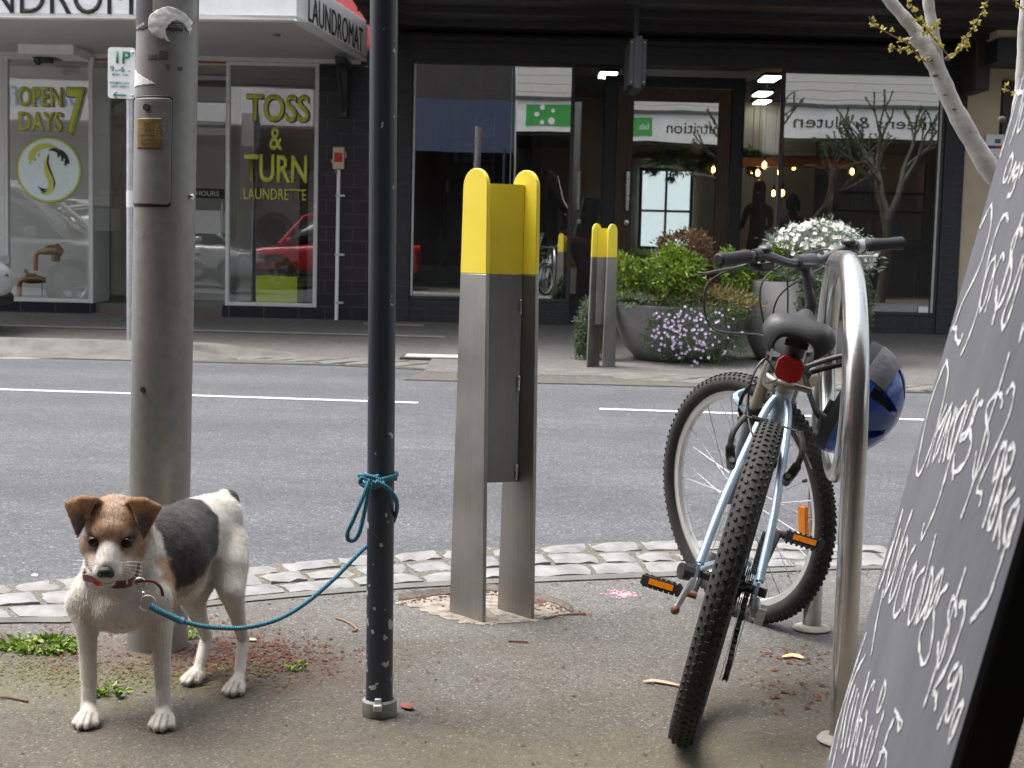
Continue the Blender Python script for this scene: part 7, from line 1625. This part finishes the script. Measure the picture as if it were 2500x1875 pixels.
# ------------------------------------------------------------------ people inside the salon
M_SKIN = pm('skin',(.42,.25,.18),.5,var=.06)
def person(label, xy, Y, sc, top, hair, hairlen, face, rz=0):
    q = at(*xy, Y); t = thing('person', label, 'person', (q.x,Y,.2))
    hz_ = q.z; x, z = 0, 0
    fl = .2; Hh = hz_-fl
    V = [(0,0,-.72),(0,0,-.40),(0,0,-.23),(0,-.0,-.13),(0,-.01,0),( -.19,0,-.28),(-.23,-.04,-.52),(-.18,-.26,-.60),(.19,0,-.28),(.23,-.04,-.52),(.17,-.26,-.58),(-.10,-.02,-.80),(-.11,-.03,-1.2),(-.11,.02,-Hh+.06),(.10,-.02,-.80),(.11,-.03,-1.2),(.11,.02,-Hh+.06)]
    E_ = [(0,1),(1,2),(2,3),(3,4),(2,5),(5,6),(6,7),(2,8),(8,9),(9,10),(0,11),(11,12),(12,13),(0,14),(14,15),(15,16)]
    Rr = [.14,.13,.12,.055,.06,.065,.045,.032,.065,.045,.032,.09,.06,.045,.09,.06,.045]
    me = bpy.data.meshes.new('body'); me.from_pydata([Vector((v[0]*sc,v[1],v[2]+Hh)) for v in V],E_,[]); o = bpy.data.objects.new('body',me); link(o,t); me.materials.append(top); BASE[o.name] = BASE[t.name]
    sk = o.modifiers.new('skin','SKIN'); 
    if not me.skin_vertices: bpy.ops.object.select_all(action='DESELECT')
    for v,r in zip(me.skin_vertices[0].data if me.skin_vertices else [],Rr): v.radius = (r*sc,r*.8*sc)
    if me.skin_vertices: me.skin_vertices[0].data[0].use_root = True
    sb = o.modifiers.new('sub','SUBSURF'); sb.levels = 2; sb.render_levels = 2
    hd_ = MB(); rt = Matrix.Rotation(face,3,'Z'); C_ = Vector((0,-.02,Hh+.02))
    hd_.ball(C_,(.075,.092,.115),rt); hd_.ball(C_+rt@Vector((0,-.05,-.06)),(.05,.045,.05),rt); hd_.cap(C_+rt@Vector((0,-.088,.0)),.010,C_+rt@Vector((0,-.105,-.022)),.014); 
    for s in (-1,1): hd_.ball(C_+rt@Vector((s*.076,.01,-.01)),(.012,.02,.03),rt)
    hd_.build('head', M_SKIN, t, local=True, smooth=80)
    for s in (-1,1): MB().ball(C_+rt@Vector((s*.03,-.085,.01)),(.012,.008,.007),rt).build('eye', BLACK, t, local=True)
    MB().obox(C_+rt@Vector((0,-.09,-.055)),(.04,.008,.008),rt).build('mouth', M_REDR, t, local=True)
    hr = MB(); hr.ball(C_+rt@Vector((0,.022,.03)),(.088,.095,.105),rt)
    if hairlen:
        for s in (-1,1):
            hr.cap(C_+rt@Vector((s*.07,.02,.02)),.035,C_+rt@Vector((s*.085,.0,-hairlen)),.025)
        hr.cap(C_+rt@Vector((0,.08,.0)),.06,C_+rt@Vector((0,.10,-hairlen)),.04)
    hr.build('hair', hair, t, local=True, smooth=80)
    t.rotation_euler.z = rz
    for s,px_ in ((-1,-.18),(1,.17)):
        hn = MB(); p = Vector((px_*sc,-.26,Hh-.60))
        hn.ball(p+Vector((0,-.05,0)),(.035,.05,.016))
        for k in range(4): hn.cap(p+Vector((-.026+.0175*k,-.09,0)),.009,p+Vector((-.03+.02*k,-.145+.008*abs(k-1.5),-.02)),.007,8)
        hn.cap(p+Vector((-s*.03,-.03,0)),.011,p+Vector((-s*.055,-.08,-.005)),.008,8); hn.build('hand', M_SKIN, t, local=True, smooth=80)
M_BLOND = pm('blond_hair',(.42,.27,.13),.6,var=.3,vs=40,stretch=(6,6,1)); M_DKH = pm('dark_hair',(.012,.010,.009),.5); M_BLKC = pm('black_clothes',(.012,.012,.013),.8,var=.2); M_REDC = pm('dull_red_clothes',(.10,.03,.02),.8)
person('woman with long blond hair in black clothes looking right behind the left salon window',(1188,395),18.6,.95,M_BLKC,M_BLOND,.22,.9)
person('person in dark red top seen dimly under the lowest bulb in the salon',(1712,440),22.0,1.0,M_REDC,M_DKH,.10,.2,2.7)
person('person in black standing dim beside the corner glass of the right salon window',(1640,410),21.5,1.0,M_BLKC,M_DKH,.16,.2,3.5)

# ------------------------------------------------------------------ litter, weeds and wear on the near footpath
def litter(name, label_mat, n, fn, seed, size):
    r_ = random.Random(seed); mb = MB()
    for i in range(n):
        x, y = fn(r_); s = size*r_.uniform(.4,1.3); a = r_.uniform(0,pi); e = Vector((cos(a),sin(a),0)); f_ = Vector((-sin(a),cos(a),0)); c = Vector((x,y,.002)); k = r_.uniform(.25,.7)
        mb.add([c-e*s, c-f_*s*k+Vector((0,0,s*r_.uniform(.1,.5))), c+e*s+Vector((0,0,s*r_.uniform(0,.5))), c+f_*s*k+Vector((0,0,s*.2))],[(0,1,2,3)])
    o = mb.build(name, label_mat, smooth=0); o['kind'] = 'stuff'; o['label'] = 'scattered dry leaf litter on the near footpath'; return o
M_LIT = leaf_mat('red_brown_litter',[(.09,.022,.014),(.15,.040,.022),(.06,.02,.014),(.17,.09,.045)],.8,.05)
def around(cx, cy, sx, sy): return lambda r: (r.gauss(cx,sx), r.gauss(cy,sy))
pgc = gr(520,1420)
litter('leaf_litter', M_LIT, 1500, around(pgc.x,pgc.y,.13,.10), 1, .006)
def ringp(r): a = r.uniform(0,2*pi); rr = r.gauss(.22,.05); return GX+rr*1.2*cos(a), GY+rr*sin(a)-.02
litter('leaf_litter', M_LIT, 700, ringp, 2, .006)
def curb(r): x = r.uniform(-1.5,2.0); p = fk(x,-.12-abs(r.gauss(0,.10))); return p.x, p.y
litter('leaf_litter', M_LIT, 350, curb, 3, .006)
litter('leaf_litter', M_LIT, 150, lambda r: (lambda p: (p.x+r.gauss(0,.04), p.y+r.gauss(0,.05)))(gr(r.choice((1680,1720,1690,1745,1705,1760)),r.choice((1405,1418,1425,1435,1480,1500,1520)))), 4, .008)
litter('leaf_litter', M_LIT, 420, lambda r: (r.uniform(-1.2,1.1), r.uniform(2.3,4.2)), 5, .0055)
M_DARKLIT = pm('dark_crumb',(.03,.028,.025),.9)
litter('grit', M_DARKLIT, 500, lambda r: (r.uniform(-1.2,1.1), r.uniform(2.3,4.2)), 6, .0032)
M_MOSS = leaf_mat('moss',[(.10,.12,.03),(.14,.14,.05),(.08,.09,.03)],.9,.05)
def mossr(r): a = r.uniform(pi*.9,pi*1.9); rr = abs(r.gauss(.27,.06)); return GX+rr*1.25*cos(a), GY-.03+rr*sin(a)
litter('moss', M_MOSS, 2600, mossr, 7, .0045)
# weeds
def weed(px, py, n, spread, seed, label):
    p = gr(px,py); t = thing('weed', label, 'weed', (p.x,p.y,0), 'weeds in the footpath cracks'); r_ = random.Random(seed); P = []; D = []
    for i in range(n): a = r_.uniform(0,2*pi); rr = spread*sqrt(r_.random()); P.append((p.x+rr*1.8*cos(a),p.y+rr*sin(a),.003+r_.random()*.012)); D.append((cos(a),sin(a)-.3,r_.uniform(-.05,.35)))
    leaves('foliage',P,D,.021,LG,t,seed=seed,jit=.4,aspect=.6)
weed(100,1400,330,.060,1,'bright green weed patch at the left edge behind the dog'); weed(145,1390,60,.03,2,'small weed clump nearest the dog legs at left'); weed(238,1500,40,.02,3,'tiny weed between the front legs of the dog'); weed(412,1375,40,.02,4,'tiny weed at the right foot of the grey pole'); weed(640,1446,20,.012,5,'single small weed sprout beside the reddish litter')
# broken out pit round the near bollard
m, nt, b = new_mat('broken_concrete'); vv = coords(nt); f = noise_t(nt,vv,30,6,.7); f2 = noise_t(nt,vv,9,4)
c_ = ramp(nt,f,[(.32,(.10,.075,.055)),(.5,(.27,.24,.195)),(.68,(.40,.37,.32))]); L(nt,c_,b.inputs['Base Color']); b.inputs['Roughness'].default_value = .9; bump(nt,b,f,1.0,.02); M_BROK = m
pc = [gr(x,y) for x,y in ((862,1296),(905,1320),(960,1336),(1040,1349),(1120,1345),(1190,1332),(1232,1320),(1190,1302),(1130,1290),(1060,1277),(985,1282),(930,1290))]
def fan(name, mat, pts, z, seed, jag=.012):
    r_ = random.Random(seed); S = spline(pts,9,closed=True); c = sum(S,Vector())/len(S); mb = MB(); V = [Vector((c.x,c.y,z))]+[Vector((p.x+r_.gauss(0,jag*1.2),p.y+r_.gauss(0,jag*1.2),.0015)) for p in S]; n = len(S)
    mb.add(V,[(0,1+k,1+(k+1)%n) for k in range(n)]); return struct(mb.build(name, mat, smooth=0))
fan('concrete_patch', M_BROK, pc, .003, 1)
mb = MB(); r_ = random.Random(5)
S = spline([gr(x,y) for x,y in ((862,1295),(920,1287),(985,1279),(1060,1274),(1130,1287),(1195,1301),(1236,1320))],8)
n = len(S)
for i in range(n-1):
    a, b2_ = S[i], S[i+1]; mb.add([a+Vector((0,-.022,.0035)),b2_+Vector((0,-.022,.0035)),b2_+Vector((0,.004,.016)),a+Vector((0,.004,.016)),a+Vector((0,.05,.0005)),b2_+Vector((0,.05,.0005))],[(0,1,2,3),(3,2,5,4)])
struct(mb.build('patch_lip', pm('broken_edge',(.10,.085,.07),.95,var=.4,vs=40,bmp=.8,bs=60), smooth=0))
litter('leaf_litter', M_LIT, 260, lambda r: (lambda p: (p.x+r.gauss(0,.03),p.y+r.gauss(0,.02)))(r.choice(S)+Vector((0,-.05,0))), 9, .007)
# pink paint mark, twigs, dry leaves
pk = gr(1345,1285); mb = MB(); r_ = random.Random(2)
for i in range(160): x = r_.gauss(pk.x,.022); y = r_.gauss(pk.y,.022); s = r_.uniform(.001,.0035); mb.add([(x-s,y-s,.0025),(x+s,y-s,.0025),(x+s,y+s,.0028),(x-s,y+s,.0025)],[(0,1,2,3)])
o = mb.build('paint_mark', pm('pink_paint',(.62,.28,.34),.8), smooth=0); struct(o)
M_TW = pm('dry_twig',(.20,.12,.08),.85,var=.3); M_DRY = pm('dry_leaf',(.42,.30,.20),.7,var=.25,vs=40)
for pts, lab in ((((1098,1387),(1118,1388),(1140,1389)),'thin reddish twig on the footpath in front of the bollard'),(((1175,1339),(1215,1331),(1265,1328)),'dark twig at the right of the broken concrete patch'),(((725,1338),(748,1345),(770,1361),(762,1367)),'pale curled twig on the footpath left of the dark post'),(((0,1510),(20,1510),(60,1518)),'dry stick lying at the left edge of the footpath')):
    solo(MB().tube(spline([gr(*p)+Vector((0,0,.004)) for p in pts],5),.0028,6).build('twig', M_TW), lab, 'twig')
def strip(pts, w, lab, mat=None):
    S = spline([gr(*p)+Vector((0,0,.006)) for p in pts],6); mb = MB(); mb.tube(S,[w*sin(pi*(i+.4)/(len(S)))+.0008 for i in range(len(S))],8,flat=.25); solo(mb.build('dry_leaf', mat or M_DRY), lab, 'leaf')
strip(((1388,1477),(1420,1476),(1475,1487)),.008,'long curled dry leaf in front of the rear bicycle tyre'); strip(((1690,1424),(1715,1420),(1735,1427)),.012,'pale yellow leaf among red litter beside the hoop',pm('yellow_leaf',(.55,.42,.20),.7)); strip(((540,1384),(552,1388)),.008,'small pale dry leaf beside the hind legs of the dog',pm('pale_leaf',(.55,.45,.28),.7)); strip(((868,1525),(890,1536)),.012,'reddish dry leaf right of the base of the dark post',pm('red_leaf',(.18,.05,.03),.8)); strip(((68,1247),(82,1246)),.012,'pale flat leaf on the road at the left edge',pm('bone_leaf',(.6,.55,.45),.7))
